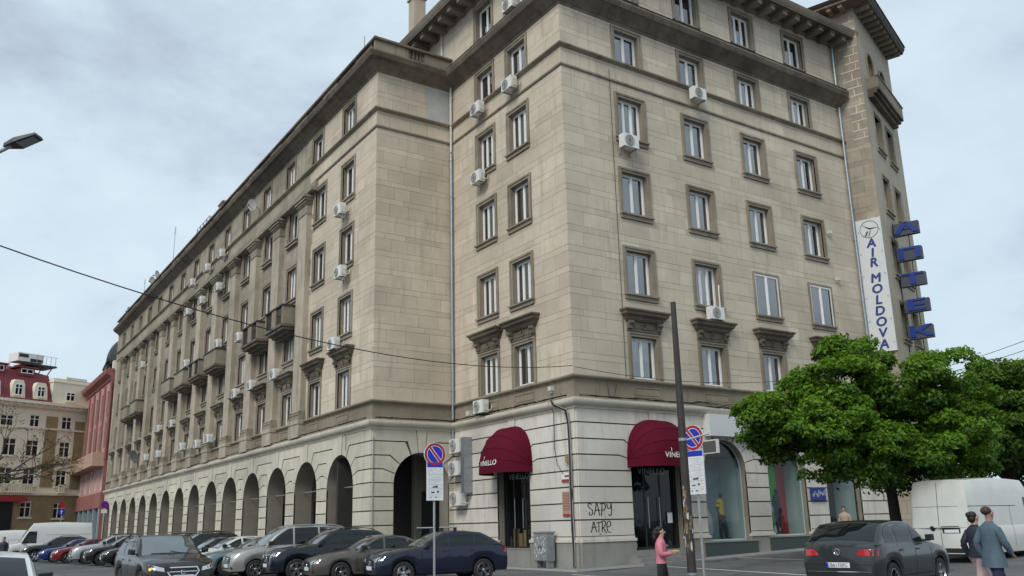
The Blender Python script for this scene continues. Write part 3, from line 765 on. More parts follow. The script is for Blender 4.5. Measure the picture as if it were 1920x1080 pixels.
# ------------------------------------------------------------------ shopfronts in the arches
def arch_frame(M, c, r, zs, zb, y, mat, t_=.07, name='shop_frame', mull=()):
    """frame that follows the arch, with vertical bars"""
    pts = [(c + r - .01, zb)] + arc(c, r - .01, zs, 0, PI, 18) + [(c - r + .01, zb)]
    inn = [(c + r - t_, zb + t_)] + arc(c, r - t_, zs, 0, PI, 18) + [(c - r + t_, zb + t_)]
    b = MB(); n = len(pts)
    for (u, z), (u2, z2) in zip(pts, inn): b.v += [(u, y, z), (u2, y, z2), (u2, y + .06, z2), (u, y + .06, z)]
    for i in range(n):
        j = (i + 1) % n
        b.f += [[4 * i, 4 * j, 4 * j + 1, 4 * i + 1], [4 * i + 1, 4 * j + 1, 4 * j + 2, 4 * i + 2]]; b.m += [0, 0]
    for u in mull:
        zt = zs + math.sqrt(max(.05, (r - t_) ** 2 - (u - c) ** 2)); b.box(u - .035, u + .035, y, y + .06, zb + t_, zt)
    return b.build(name, mat, bld, M)
def arch_pane(M, c, r, zs, zb, y, mat='pane_shop', parent=None):
    pts = [(c + r, zb)] + arc(c, r, zs, 0, PI, 18) + [(c - r, zb)]
    return MB().add([(u, y, z) for u, z in pts], [list(range(len(pts)))]).build('pane', mat, parent or bld, None if parent else M)
plain('shop_teal', (0.46, 0.58, 0.58), 0.6); plain('shop_backdrop', (0.36, 0.48, 0.54), 0.7, noise=.3, nscale=.9); plain('shop_black', (0.015, 0.017, 0.02), 0.5)
plain('shop_green', (0.04, 0.50, 0.04), .6); plain('shop_red', (0.52, 0.02, 0.03), .6); plain('green_sill', (0.045, 0.065, 0.06), .5); plain('petal', (.62, .68, .66), .5)
plain('shop_floor', (0.10, 0.16, 0.13), .6, noise=.5, nscale=7); plain('oak', (.33, .20, .09), .6); plain('black_steel', (.02, .02, .022), .45)
# shop windows with display boxes (right facade)
for i, k in enumerate((1, 2, 3)):
    c, r, zs = aR[k]; zb = .62 + gz(c, 0)
    fr = arch_frame(FR, c, r, zs, zb, .22, 'shop_teal' if k < 3 else 'black_steel', .05, 'shop_window'); fr['label'] = 'arched shop window'
    arch_pane(FR, c, r - .04, zs, zb + .04, .245, 'pane_shop', fr)
    b = MB(); b.box(c - r - .3, c + r + .3, -.14, .3, 0, zb - .06, 1); b.box(c - r - .34, c + r + .34, -.17, .32, zb - .06, zb, 0); b.build('shop_sill', ['plinth', 'green_sill'], fr)
    b = MB(); b.box(c - r, c + r, .3, 1.5, zb - .05, zb + .002, 4); b.box(c + r - .01, c + r + .05, .3, 1.5, zb, 5.0, 0); b.box(c - r - .05, c - r + .01, .3, 1.5, zb, 5.0, 0)
    if k == 1: b.box(c - r, c + r, 1.45, 1.5, zb, 4.3, 1)
    elif k == 2: b.box(c - r, c + .62, 1.14, 1.2, zb, 4.3, 2); b.box(c + .62, c + r, 1.16, 1.2, zb, 4.3, 3)
    else: b.box(c - r, c + r, 1.45, 1.5, zb, 4.3, 5)
    b.box(c - r, c + r, .3, 1.5, 4.3, 5.1, 5)
    b.build('display_box', ['shop_teal', 'shop_backdrop', 'shop_green', 'shop_red', 'shop_floor', 'shop_black'], fr)
    # white leaf-shaped props in the display
    if k in (1, 2):
        for (du, dz, ln_, tl) in ([(-.72, .05, 1.25, .12)] if k == 1 else [(-.95, .95, .75, .9), (-.75, .12, .6, 1.2)]):
            b = MB(); n = 9
            for j in range(n + 1):
                f = j / n; wd = .26 * math.sin(PI * f) ** .7
                for s in (-1, 0, 1): b.v.append((s * wd, .06 * (1 - abs(s)) * math.sin(PI * f) * -1, f * ln_))
            for j in range(n):
                for s in (0, 1): b.f.append([3 * j + s, 3 * j + s + 1, 3 * j + s + 4, 3 * j + s + 3]); b.m.append(0)
            o = b.build('display_leaf', 'petal', fr, T(c + du + .3, .62, zb + dz) @ Matrix.Rotation(tl * (-1 if k == 1 else 1), 4, 'Y'), smooth=60)
            o.modifiers.new('solid', 'SOLIDIFY').thickness = .03
# the two awning doors
def door(M, a, zb, bottles):
    c, r, zs = a
    fr = arch_frame(M, c, r, zs, zb, .26, 'black_steel', .08, 'shop_door', mull=(c - .42, c + .42)); fr['label'] = 'dark glazed shop door under the awning'
    arch_pane(M, c, r - .05, zs, zb + .05, .285, 'pane_shop', fr)
    b = MB(); b.box(c - r, c + r, 3.0, 3.1, 0, 5.2); b.box(c - r - .05, c - r, .45, 3, 0, 5.2); b.box(c + r, c + r + .05, .45, 3, 0, 5.2); b.box(c - r, c + r, .45, 3, -.05, zb); b.box(c - r, c + r, .45, 3, 5.0, 5.2)
    b.build('shop_interior', 'shop_black', fr)
    t_ = text('VINELLO', .36, .01, 1.05); MB().merge(t_, T(c, .235, 3.62)).build('lettering', 'zinc', fr)
    b = MB(); b.tube([(c + .30, .2, zb + .8), (c + .30, .2, zb + 2.0)], .018, 6); b.tube([(c - .30, .2, zb + .8), (c - .30, .2, zb + 2.0)], .018, 6); b.build('handle', 'zinc', fr)
    b = MB()
    for (du, w_, h, mi) in bottles:
        if mi == 0: b.box(c + du - w_, c + du + w_, .36, .5, zb + .05, zb + .05 + h, 0)
        else: b.lathe([(w_, zb + .05), (w_, zb + .05 + h * .6), (w_ * .35, zb + .05 + h * .75), (w_ * .35, zb + .05 + h)], 8, c=(c + du, .42, 0), mi=mi)
    b.build('display_bottles', ['oak', 'green_sill', 'white_paint'], fr)
door(FR, aR[0], .62, [(-1.0, .05, .34, 1), (-.85, .045, .30, 2), (.9, .05, .33, 1), (1.0, .045, .3, 1), (.7, .1, .12, 2)])
door(FL, aL[0], .72, [(-.95, .06, .45, 1), (-.55, .13, .75, 0), (-.15, .12, .55, 0), (.2, .12, .68, 0), (.5, .05, .3, 2), (.75, .12, .5, 0)])
b = MB(); c = aR[0][0]
for k in range(4): b.box(c - 1.5 - .1 * k, c + 1.5 + .1 * k, -.15 - .3 * k, .3, .0 + gz(c, 0) * 0, .60 - .14 * k)
b.build('door_steps', 'paving', bld, FR)
b = MB(); c = aL[0][0]; b.box(c - 1.22, c + 1.22, -.12, .3, 0, .70); b.box(c - 1.25, c + 1.25, -.14, .3, .70, .74); b.build('window_apron', 'plinth', bld, FL)
b = MB(); b.box(aR[0][0] + .72, aR[0][0] + .98, .225, .235, 1.6, 2.0); b.build('door_notice', 'sign_white', bld, FR)

# grey metal fascia above the shop windows and a floodlight box
b = MB()
for k in range(3): b.box(6.75 + 1.6 * k, 8.33 + 1.6 * k, -.42, .0, 5.10, 6.02)
o = b.build('metal_fascia', 'zinc_light' if 'zinc_light' in MAT else 'board_white', bld, FR)

# ------------------------------------------------------------------ tower at the right end
TWIN = [(1.55, 2.75), (4.05, 5.25)]
th_ = []
for (a, c) in TWIN:
    for (z0, z1) in ((21.3, 23.3), (17.7, 19.6), (14.1, 16.0), (10.6, 12.5), (7.3, 9.1)): th_.append((a, c, z0, z1))
b = MB()
for q in cut([(0, TW, 0, 29.2)], th_ + [(1.5, 2.8, 25.0, 27.2), (4.0, 5.3, 25.0, 27.2)]): b.box(q[0], q[1], 0, .3, q[2], q[3])
for (c0, c1) in ((1.5, 2.8), (4.0, 5.3)):      # round heads of the loggia openings
    c = (c0 + c1) / 2; r = .65; zs = 26.55
    MB().slab([(c0, zs)] + [(2 * c - x, z) for x, z in arc(c, r, zs, 0, PI / 2, 8)] + [(c, 27.2), (c0, 27.2)], 0.002, .3).build('arch_spandrel', 'tower_render', bld, FT2)
    MB().slab([(c1, 27.2), (c, 27.2)] + arc(c, r, zs, 0, PI / 2, 8)[::-1], 0.002, .3).build('arch_spandrel', 'tower_render', bld, FT2)
    b2 = MB(); pts = [(c + r, 25.0)] + arc(c, r, zs, 0, PI, 14) + [(c - r, 25.0)]; b2.tube([(u, -.03, z) for u, z in pts], .07, 6); b2.build('arch_moulding', 'trim', bld, FT2)
b.build('tower_wall', 'tower_render', bld, FT2)
b = MB(); b.box(.3, TW, .8, 6, 0, 29); b.build('tower_room', 'room_dark', bld, FT2)
b = MB(); b.box(TW - .3, TW, .3, 9, 0, 29.2); b.build('tower_side_wall', 'tower_render', bld, FT2)
for (a, c, z0, z1) in th_:
    w_ = (c - a) / 2; h = z1 - z0; s = w_ / HW
    wn = put('window', cached(('s', 't%.1f' % h), lambda: surround(h, 2)), bld, FT2 @ T((a + c) / 2, 0, z0) @ Matrix.Diagonal((s, 1, 1, 1)))
    put('sill', cached(('sill', 'std'), lambda: sillm('std')), wn); fm, ed, (hb, ht), yp = cached(('f', round(h, 2), 2, False), lambda: framem(h, 2, False)); put('frame', fm, wn)
    for x0, x1 in zip(ed[:-1], ed[1:]):
        wd = x1 - x0 - .1; put('pane', cached(('p', round(wd, 2), round(ht - hb, 2)), lambda: panem(wd + .04, ht - hb - .05)), wn, T((x0 + x1) / 2, yp, hb + .025))
b = MB(); 
for (d0, z0, z1) in ((.3, 24.05, 24.25), (.48, 24.25, 24.4), (.62, 24.4, 24.55)): b.box(.9, 6.1, -d0, .0, z0, z1)
bt = b.build('balcony', 'soot_trim', bld, FT2)
b = MB(); b.box(.9, 6.1, -.62, -.52, 24.55, 25.2); b.box(.9, 1.0, -.52, 0, 24.55, 25.2); b.box(6.0, 6.1, -.52, 0, 24.55, 25.2); b.box(.85, 6.15, -.67, -.47, 25.2, 25.28); b.build('parapet', 'trim', bt)
plain('rust_red', (.13, .035, .025), .8); b = MB(); b.box(4.02, 5.28, .2, .24, 25, 27.15); b.build('loggia_screen', 'rust_red', bld, FT2)
# eave of the tower
Q0 = TP - td * 0.0 - te * 2.0; Q1 = TP1; Q2 = TP1 + td * TW
tp_ = [(Q2.x, Q2.y), (Q1.x, Q1.y), (Q0.x, Q0.y)]
zt = 29.2
sweep(tp_, [(-.3, zt), (.92, zt), (.92, zt + .1), (-.3, zt + .1)]).build('eave_soffit', 'soot_trim', bld)
sweep(tp_, [(.75, zt + .103), (.93, zt + .103), (1.0, zt + .20), (1.05, zt + .32), (.8, zt + .36)]).build('eave_gutter', 'dark_metal', bld, smooth=35)
for k in range(11): put('modillion', md, bld, FT2 @ T(.35 + .65 * k, 0, zt) @ Matrix.Diagonal((.7, .82, .7, 1)))
for k in range(5): put('modillion', md, bld, FT1 @ T(-1.6 + .62 * k, 0, zt) @ Matrix.Diagonal((.7, .82, .7, 1)))
b = MB(); c0 = TP - te * 2
q = [TP - te * 6, Q1 + (te - td) * 1.1, Q2 + te * 1.1, Q2 - te * 6]
b.add([(v.x, v.y, zt + .4) for v in q] + [((q[0] + q[3]).x / 2, (q[0] + q[3]).y / 2, zt + 1.8)], [(0, 1, 4), (1, 2, 4), (2, 3, 4), (3, 0, 4)]); b.build('roof', 'roof_tile', bld)
# pale pointing drawn over the old joints of the tower flank
b = MB(); rnd = random.Random(5)
for k in range(15):
    z = 21.4 + .5 * k + rnd.uniform(-.05, .05)
    if z > 28.8: break
    x0 = rnd.choice([.45, .3, .55]); b.box(x0, 1.33, -.012, .0, z, z + .055)
    if k % 2: b.box(.85, .9, -.011, .0, z + .06, z + .44)
    else: b.box(1.1, 1.14, -.011, .0, z + .06, z + .4)
b.build('pointing', 'pointing', bld, FT1)

# ------------------------------------------------------------------ downpipes, conduits and cables fixed to the walls
def downpipe(x, y, z0, z1, r=.075, mat='zinc'):
    b = MB(); b.tube([(x, y, z0), (x, y, z1)], r, 10)
    z = z0 + 1
    while z < z1: b.tube([(x, y, z), (x, y, z + .07)], r + .02, 10); z += 1.95
    b.build('downpipe', mat, bld, smooth=40)
downpipe(-.14, BY - .14, 4.9, 19.9, .07); downpipe(-.14, BY - .14, 20.0, 24.0, .06, 'cream_plastic'); downpipe(-.05, 10.2, 24.5, 27.3, .07, 'cream_plastic'); downpipe(18.95, -.14, 5, 23.4, .07); downpipe(18.95, -.14, 24.3, 27.2, .07)
b = MB(); b.tube([(BX + .02, BY - .09, 0.0), (BX + .02, BY - .09, 5.6)], .022, 5); b.tube([(BX - .08, 12.05, 5.2), (BX - .1, 12.0, 5.9), (BX - .36, 11.8, 6.05), (BX - .36, 9.3, 6.1)], .018, 5); b.build('conduit', 'cable_grey', bld)
rnd = random.Random(3); b = MB()
for j in range(4):                       # loose cables lying on the ground-floor cornice
    pts = []; n = 46
    for i in range(n + 1):
        s = i / n * 18; pts.append((s, -.30 - .05 * rnd.random(), 6.38 + .05 * rnd.random() + (.10 * math.sin(i * .8 + j) if 6 < s < 15 else 0)))
    b.tube(pts, .016, 4)
    pts = [(-.30 - .05 * rnd.random(), .1 + i * .3, 6.39 + .06 * rnd.random()) for i in range(31)]; b.tube(pts, .016, 4)
    pts = [(BX + i * .2, BY - .31 - .04 * rnd.random(), 6.39 + .06 * rnd.random()) for i in range(21)]; b.tube(pts, .014, 4)
    pts = [(BX - .3 - .05 * rnd.random(), BY + i * .5, 6.40 + .05 * rnd.random()) for i in range(90)]; b.tube(pts, .014, 4)
b.build('cornice_cable', 'cable', bld)
b = MB()                                  # thick bundle down the corner
for j, (dx, mt) in enumerate(((0, 0), (.06, 0), (-.05, 1), (.11, 1))):
    y0 = .22 + dx * .8; pts = [(-.33, 1.05 + dx, 6.35), (-.36, .85 + dx, 6.15), (-.17, .35 + dx, 5.9)]
    for i in range(9): pts.append((-.14 - .02 * rnd.random(), y0 + .02 * math.sin(i * 1.3 + j), 5.4 - i * .66 + .0))
    b.tube(pts, .03 if mt == 0 else .02, 5, mt)
b.build('cable_bundle', ['cable', 'cable_grey'], bld)
b = MB(); b.tube([(-.34, 1.25, 6.3), (-.1, 1.25, 5.9), (-.1, 1.28, 4.6), (-.1, 1.15, 3.9), (-.12, .75, 3.5)], .012, 4); b.tube([(1.6, -.09, 7.0), (1.62, -.1, 6.5), (1.9, -.1, 6.45), (2.05, -.1, 7.0)], .012, 4)
b.tube([(2.62, -.05, 7.3), (2.60, -.06, 21.0)], .012, 4); b.build('wall_cable', 'cable', bld)
b = MB(); b.tube([(8.35, -.1, 11.9), (8.3, -.13, 11.7), (8.3, -.13, 10.4), (8.15, -.2, 10.3)], .03, 6); b.build('ac_hose', 'white_plastic', bld)
for (M, u, z, s) in ((FL, BY - 7.72, 6.62, .13), (FL, BY - 1.35, 6.85, .1), (FR, 16.85, 15.85, .1), (FR, 17.1, 13.4, .09)):
    b = MB(); b.box(u - s, u + s, -.2, -.02, z - s * .7, z + s); b.box(u - s * .5, u + s * .5, -.13, -.02, z - s * 1.6, z - s * .7); b.build('junction_box', 'cream_plastic', bld, M)
# ------------------------------------------------------------------ awnings
plain('awning_cloth', (0.095, 0.004, 0.016), 0.85, spec=.15, noise=.12, nscale=2.5)
def awning(M, c, rw, zb, H, D, label):
    o = empty('awning', label, 'awning'); o.matrix_world = M @ T(c, -.07, zb)
    b = MB(); nph = 22; hoops = [0, .22, .46, .70, .90, 1.0]
    for k, q in enumerate(hoops):
        ps = q * PI / 2
        for i in range(nph + 1):
            f = PI * i / nph; cs = math.cos(f); sn = math.sin(f)
            u = rw * math.copysign(abs(cs) ** .78, cs); s = sn ** .80
            b.v.append((u, -D * math.sin(ps) * s, H * math.cos(ps) * s if q < 1 else 0.0))
    n = nph + 1
    for k in range(len(hoops) - 1):
        for i in range(nph): b.f.append([k * n + i, (k + 1) * n + i, (k + 1) * n + i + 1, k * n + i + 1]); b.m.append(0)
    k = len(hoops) - 1
    for i in range(n): x, y, z = b.v[k * n + i]; b.v.append((x * 1.005, y * 1.005, -.26))
    for i in range(nph): b.f.append([k * n + i, (k + 1) * n + i, (k + 1) * n + i + 1, k * n + i + 1]); b.m.append(0)
    for f in b.f: f.reverse()
    cl = b.build('canopy', 'awning_cloth', o, smooth=14)
    fr = MB()
    for q in (0, .46, .90):
        ps = q * PI / 2; pts = []
        for i in range(nph + 1):
            f = PI * i / nph; cs = math.cos(f); s = math.sin(f) ** .8
            pts.append((.97 * rw * math.copysign(abs(cs) ** .78, cs), -.97 * D * math.sin(ps) * s, .97 * H * math.cos(ps) * s))
        fr.tube(pts, .018, 5)
    fr.build('hoop_frame', 'zinc', o)
    for q in (.22, .46, .70, .90):
        ps = q * PI / 2; pts = []
        for i in range(nph + 1):
            f = PI * i / nph; cs = math.cos(f); s = math.sin(f) ** .8; pts.append((1.003 * rw * math.copysign(abs(cs) ** .78, cs), -1.003 * D * math.sin(ps) * s, 1.003 * H * math.cos(ps) * s))
        MB().tube(pts, .011, 5).build('seam', 'awning_cloth', cl)
    bv = BVHTree.FromPolygons([Vector(v) for v in b.v], b.f)
    for (body, sz, x0, z0) in (('VINELLO', .30, 0, .16), ('I', .2, -.27, .37)):
        t_ = text(body, sz, 0.0, 1.05, .12, .004); tb = MB()
        # subdivide lettering onto the cloth
        tb.f = [list(f) for f in t_.f]; tb.m = [0] * len(tb.f)
        for (x, y, z) in t_.v:
            h = bv.ray_cast(Vector((x + x0, -6, z + z0)), Vector((0, 1, 0)))
            p_ = h[0] if h[0] is not None else Vector((x + x0, -D, z + z0)); tb.v.append((p_.x, p_.y - .012, p_.z))
        tb.build('lettering', 'white_paint', cl)
    return o
awning(FR, aR[0][0], 1.50, 4.0, 1.66, 1.25, 'dark red dome awning over the door on the right-hand street front')
awning(FL, aL[0][0], 1.45, 3.98, 1.70, 1.25, 'dark red dome awning over the door beside the stacked air conditioners')

# ------------------------------------------------------------------ air conditioners
def ac_meshes():
    b = MB(); b.box(-.40, .40, -.16, .16, -.28, .28); cas = b.mesh('casing', 'white_plastic')
    b = MB(); n = 24
    for rr_ in (.07, .12, .17, .22): b.tube([(-.1 + rr_ * math.cos(2 * PI * i / n), -.185, rr_ * math.sin(2 * PI * i / n)) for i in range(n + 1)], .008, 4, cap=False)
    for i in range(12): a = PI * 2 * i / 12; b.tube([(-.1 + .05 * math.cos(a), -.185, .05 * math.sin(a)), (-.1 + .23 * math.cos(a), -.185, .23 * math.sin(a))], .006, 4)
    b.lathe([(.23, -.175), (.25, -.175), (.25, -.155), (.23, -.155)], 24, 'y', (-.1, 0, 0)); gril = b.mesh('fan_grille', 'ac_side')
    b = MB(); b.lathe([(.23, -.166), (.06, -.166), (.06, -.18), (.0, -.18)], 20, 'y', (-.1, 0, 0)); fan = b.mesh('fan', 'ac_grille')
    b = MB()
    b.box(-.02, .02, -.20, .33, -.32, -.285); b.box(-.02, .02, .28, .325, -.5, -.32)
    br = b.mesh('bracket', 'cable_grey')
    b = MB(); b.box(.402, .43, -.1, .1, -.2, .1); b.tube([(.42, .05, -.15), (.50, .1, -.22), (.46, .28, -.12), (.40, .33, .1)], .022, 5); pip = b.mesh('pipe_cover', 'cream_plastic')
    return cas, gril, fan, br, pip
ACM = ac_meshes()
def aircon(M, u, z, label, dy=-.36, sc=1.0, old=False, rz=0.0, grp='air conditioners on the walls'):
    o = empty('air_conditioner', label, 'air conditioner', group=grp); o.matrix_world = M @ T(u, dy, z) @ Matrix.Rotation(rz, 4, 'Z') @ Matrix.Diagonal((sc, sc, sc, 1))
    for nm, me in zip(('casing', 'fan_grille', 'fan', 'bracket', 'pipe_cover'), ACM):
        q = put(nm, me, o)
        if nm == 'bracket': q.location.x = -.28; put(nm, me, o).location.x = .28
    if old:
        c0 = o.children[0]; c0.data = c0.data.copy(); c0.data.materials[0] = MAT['cream_plastic']
    return o
aircon(FR, 3.25, 17.56, 'large air conditioner left under a fourth-row window, column nearest the stone corner', sc=1.05)
aircon(FR, 7.75, 21.05, 'air conditioner under the topmost-but-one window in the second column of the street front')
aircon(FR, 7.72, 10.46, 'air conditioner standing on a carved window hood, second column of the street front')
for (y, z, lb, old) in ((3.43, 21.05, 'air conditioner below the upper right window of the narrow return wall', 0), (6.22, 21.06, 'air conditioner below the upper left window of the narrow return wall', 0),
        (6.25, 17.55, 'air conditioner on the narrow return wall, one floor under the string course', 1), (6.28, 6.75, 'air conditioner on the frieze just above the left awning', 0),
        (8.35, 5.22, 'topmost of three air conditioners stacked beside the inner corner', 1), (8.45, 4.22, 'middle of three air conditioners stacked beside the inner corner', 1), (8.35, 2.88, 'lowest of three air conditioners stacked beside the inner corner', 1),
        (3.2, 25.0, 'air conditioner standing on the big cornice beside a top-floor window', 0)):
    aircon(FL, BY - y, z, lb, old=bool(old), sc=1.12 if 8 < y else 1.0)
b = MB(); b.box(BY - 7.82, BY - 7.55, -.5, -.07, 3.1, 5.55); b.build('equipment_cabinet', 'zinc', bld, FL)
ORD = ['first', 'second', 'third', 'fourth', 'fifth', 'sixth', 'seventh', 'eighth', 'ninth', 'tenth', 'eleventh', 'twelfth', 'thirteenth', 'fourteenth', 'fifteenth']
seen = set()
for (y, z, fl) in ((12.7, 17.25, 4), (12.45, 13.92, 3), (13.05, 10.45, 2), (21.73, 10.3, 2), (26.05, 10.3, 2), (29.35, 10.25, 2), (35.04, 18.7, 4), (29.19, 13.9, 3), (39.57, 18.75, 4), (43.8, 18.8, 4), (34.2, 14.4, 3), (43.2, 14.5, 3), (34.74, 7.9, 1), (37.8, 7.8, 1), (42.3, 8.0, 1), (46.57, 10.2, 2), (51.22, 10.3, 2), (60.6, 17.3, 4), (34.73, 21.1, 5), (38.57, 21.05, 5), (43.0, 21.0, 5), (50.4, 8.1, 1), (55.3, 8.2, 1)):
    bay = min(range(len(UP)), key=lambda i: abs(UP[i] - y))
    while (bay, fl) in seen: bay += 1
    seen.add((bay, fl))
    aircon(FW, BEND - y, z, 'air conditioner on the long wing, %s floor above arcade, %s bay from corner' % (ORD[fl - 1], ORD[bay]), dy=-.40 if fl != 1 else -.5)

# ------------------------------------------------------------------ dishes and antennas
def dish(loc, az, r, label, mat='ac_side'):
    o = empty('satellite_dish', label, 'satellite dish', loc); o.rotation_euler = (R(20), 0, az)
    b = MB(); n = 20; prof = [(0, .16), (.35, .14), (.7, .08), (1.0, 0), (1.0, -.03), (.7, .05), (.35, .11)]
    b.lathe([(max(.001, q * r), -.3 - h_ * r * -1) for q, h_ in prof], n, 'y'); b.build('reflector', mat, o, smooth=50)
    b = MB(); b.tube([(0, -.2, -.9 * r), (0, -.3 - .9 * r, -.1 * r)], .02, 5); b.box(-.05, .05, -.4 - .9 * r, -.25 - .9 * r, -.16 * r, .06); b.tube([(0, -.1, 0), (0, .25, -.3), (0, .25, -.7)], .025, 5); b.build('arm', 'cable_grey', o)
dish((BX - .35, 59.9, 8.7), R(-70), .62, 'big grey satellite dish low on the far part of the long wing', 'ac_grille')
dish((BX - .35, 27.3, 22.4), R(-60), .38, 'small satellite dish beside a fifth-floor window of the long wing')
dish((BX + .1, 58.2, 25.7), R(-75), .42, 'upper of two satellite dishes on the far roof edge of the long wing'); dish((BX + .1, 60.6, 25.7), R(-60), .42, 'lower of two satellite dishes on the far roof edge of the long wing')
dish((BX + .1, 71.8, 25.2), R(-70), .4, 'satellite dish at the far end of the long roof')
def antenna(x, y, z, h, label, arms=0):
    o = empty('roof_antenna', label, 'antenna', (x, y, z))
    b = MB(); b.tube([(0, 0, 0), (0, 0, h)], .022, 5); b.build('mast', 'cable_grey', o)
    if arms:
        b = MB()
        for k in range(arms): zz = h - .2 - .25 * k; b.tube([(0, -.5, zz), (0, .5, zz + .02)], .012, 4)
        b.build('cross_bars', 'cable_grey', o)
for (y, h, lb, ar) in ((11.3, 1.5, 'thin rod antenna at the near corner of the wing roof', 0), (17.2, .9, 'bent rail post on the wing roof nearest the corner', 1), (19.5, .8, 'second thin rod on the wing roof', 0), (25.8, .9, 'rail post on the wing roof above the first pilaster', 1), (27.9, .9, 'pair of thin rods on the wing roof, nearer one', 1), (29.2, .8, 'pair of thin rods on the wing roof, farther one', 1), (36.5, .9, 'single thin rod halfway along the wing roof', 1), (53.3, 4.0, 'tall leaning television antenna on the far wing roof', 3), (66, 2.2, 'thin rod on the far end of the wing roof', 2)):
    antenna(BX + .15, y, 25.0, h, lb, ar)
b = MB(); z = 24.4
for (y0, y1) in ((42.0, 46.0),):
    for k in range(5): y_ = y0 + k; b.tube([(BX + .4, y_, z), (BX + .4, y_, z + 2.1)], .03, 4); b.tube([(BX + .4, y_, z + 2.1), (BX + 1.8, y_, z)], .025, 4)
    b.tube([(BX + .4, y0, z + 2.1), (BX + .4, y1, z + 2.1)], .03, 4)
tag(b.build('roof_railing', 'cable_grey'), 'thin metal frame standing on the wing roof beside a chimney', 'railing')

# ------------------------------------------------------------------ signs on the building
sg = empty('airline_sign', 'tall narrow white sign board with blue vertical lettering on the tower flank', 'sign'); sg.matrix_world = FT1 @ T(.70, -.03, 0)
b = MB(); b.box(-.60, .66, -.07, 0, 9.75, 16.85); b.build('board', 'board_white', sg)
for i, ch in enumerate('AIR MOLDOVA'):
    if ch == ' ': continue
    z = 15.5 - .53 * i if i < 3 else 13.6 - .58 * (i - 4)
    b = MB()
    for j, (dx, dz) in enumerate(((-.022, 0), (.022, 0), (0, .018), (0, -.018), (0, 0))): b.merge(text(ch, .66, .004, 1, .12, .0), T(.06 + dx, -.085 - .0007 * j, z + dz))
    b.build('lettering', 'navy_paint', sg)
b = MB(); n = 28
b.tube([(.05 + .46 * math.cos(2 * PI * i / n), -.08, 16.28 + .46 * math.sin(2 * PI * i / n)) for i in range(n + 1)], .012, 5, cap=False)
b.slab([(-.28, 16.55), (.06, 16.26), (.5, 16.30), (.08, 16.34)], -.085, -.07); b.slab([(-.2, 15.93), (-.12, 15.93), (.0, 16.17), (-.08, 16.17)], -.085, -.07); b.slab([(-.02, 15.90), (.02, 15.90), (.13, 16.2), (.09, 16.2)], -.085, -.07)
b.build('emblem', 'black_paint', sg)
b = MB()
for k in range(6):
    for s in (-.5, .56): b.lathe([(.035, -.09), (.035, -.07)], 8, 'y', (s, 0, 10.2 + 1.2 * k))
b.build('bolts', 'zinc', sg)
# projecting letter boxes
fr_ = empty('sign_frame', 'thin dark iron ladder frame carrying the blue letter boxes', 'sign frame'); fr_.matrix_world = frame(TP1 + td * 2.3, te, td)
b = MB(); b.tube([(.02, .1, 9.4), (.02, .1, 17.1)], .035, 5); b.tube([(.75, .1, 10.0), (.75, .1, 17.0)], .025, 5)
for k in range(6): z = 16.6 - 1.42 * k; b.tube([(-.0, .1, z), (.8, .1, z)], .025, 5)
b.build('rail', 'iron', fr_)
plain('letter_blue', (.005, .03, .23), .35); plain('letter_case', (.045, .055, .085), .6, noise=.3)
NTH = ['topmost', 'second', 'third', 'fourth', 'lowest']
for i, ch in enumerate('АПТЕК'):
    z = 16.62 - 1.42 * i
    q = empty('letter_box', '%s of the five blue projecting letter boxes on the tower' % NTH[i], 'sign', group='letter boxes of the pharmacy sign'); q.matrix_world = frame(TP1 + td * 2.3, te, td) @ T(.72, 0, z)
    b = MB(); b.box(-.62, .62, -.16, .16, -.34, .34); b.build('case', 'letter_case', q)
    tm = text(ch, .98, .02, 1, 0, .03); b = MB().merge(tm, T(0, -.19, 0) @ Matrix.Diagonal((1.75, 1, .80, 1))); b.build('lettering', 'letter_blue', q)
# plaques, notices and graffiti at the corner
plain('plaque_pink', (.42, .26, .20), .7, noise=.2, nscale=30); plain('plaque_red', (.33, .03, .04), .5)
q = empty('wall_plaque', 'pinkish notice board full of small print beside the corner cables', 'plaque'); q.matrix_world = FL @ T(BY - .62, -.075, 2.42)
b = MB(); b.box(-.26, .26, -.03, 0, -.50, .42); b.build('board', 'plaque_pink', q); b = MB(); b.box(-.23, .2, -.045, -.031, -.485, -.40); b.build('red_strip', 'plaque_red', q)
b = MB(); rnd = random.Random(8)
for k in range(11):
    x = -.21
    while x < .2:
        wl = rnd.uniform(.04, .10); b.box(x, min(.22, x + wl), -.036, -.031, .33 - k * .06, .35 - k * .06); x += wl + .03
b.build('print', 'rust_red', q)
q = empty('street_name_plate', 'small white and red plate above the pinkish notice board', 'plaque'); q.matrix_world = FL @ T(BY - .62, -.075, 3.36)
b = MB(); b.box(-.25, .25, -.03, 0, -.16, .16); b.build('board', 'sign_white', q); b = MB(); b.box(-.25, .25, -.04, -.031, -.16, -.06); b.box(-.05, .22, -.04, -.031, .02, .09); b.build('print', 'plaque_red', q)
b = MB(); b.box(-.08, .08, -.12, 0, -.14, .14); tag(b.build('meter_box', 'oak', None, FL @ T(BY - .42, -.07, 4.05)), 'small brown box on the corner beside the cable bundle', 'box')
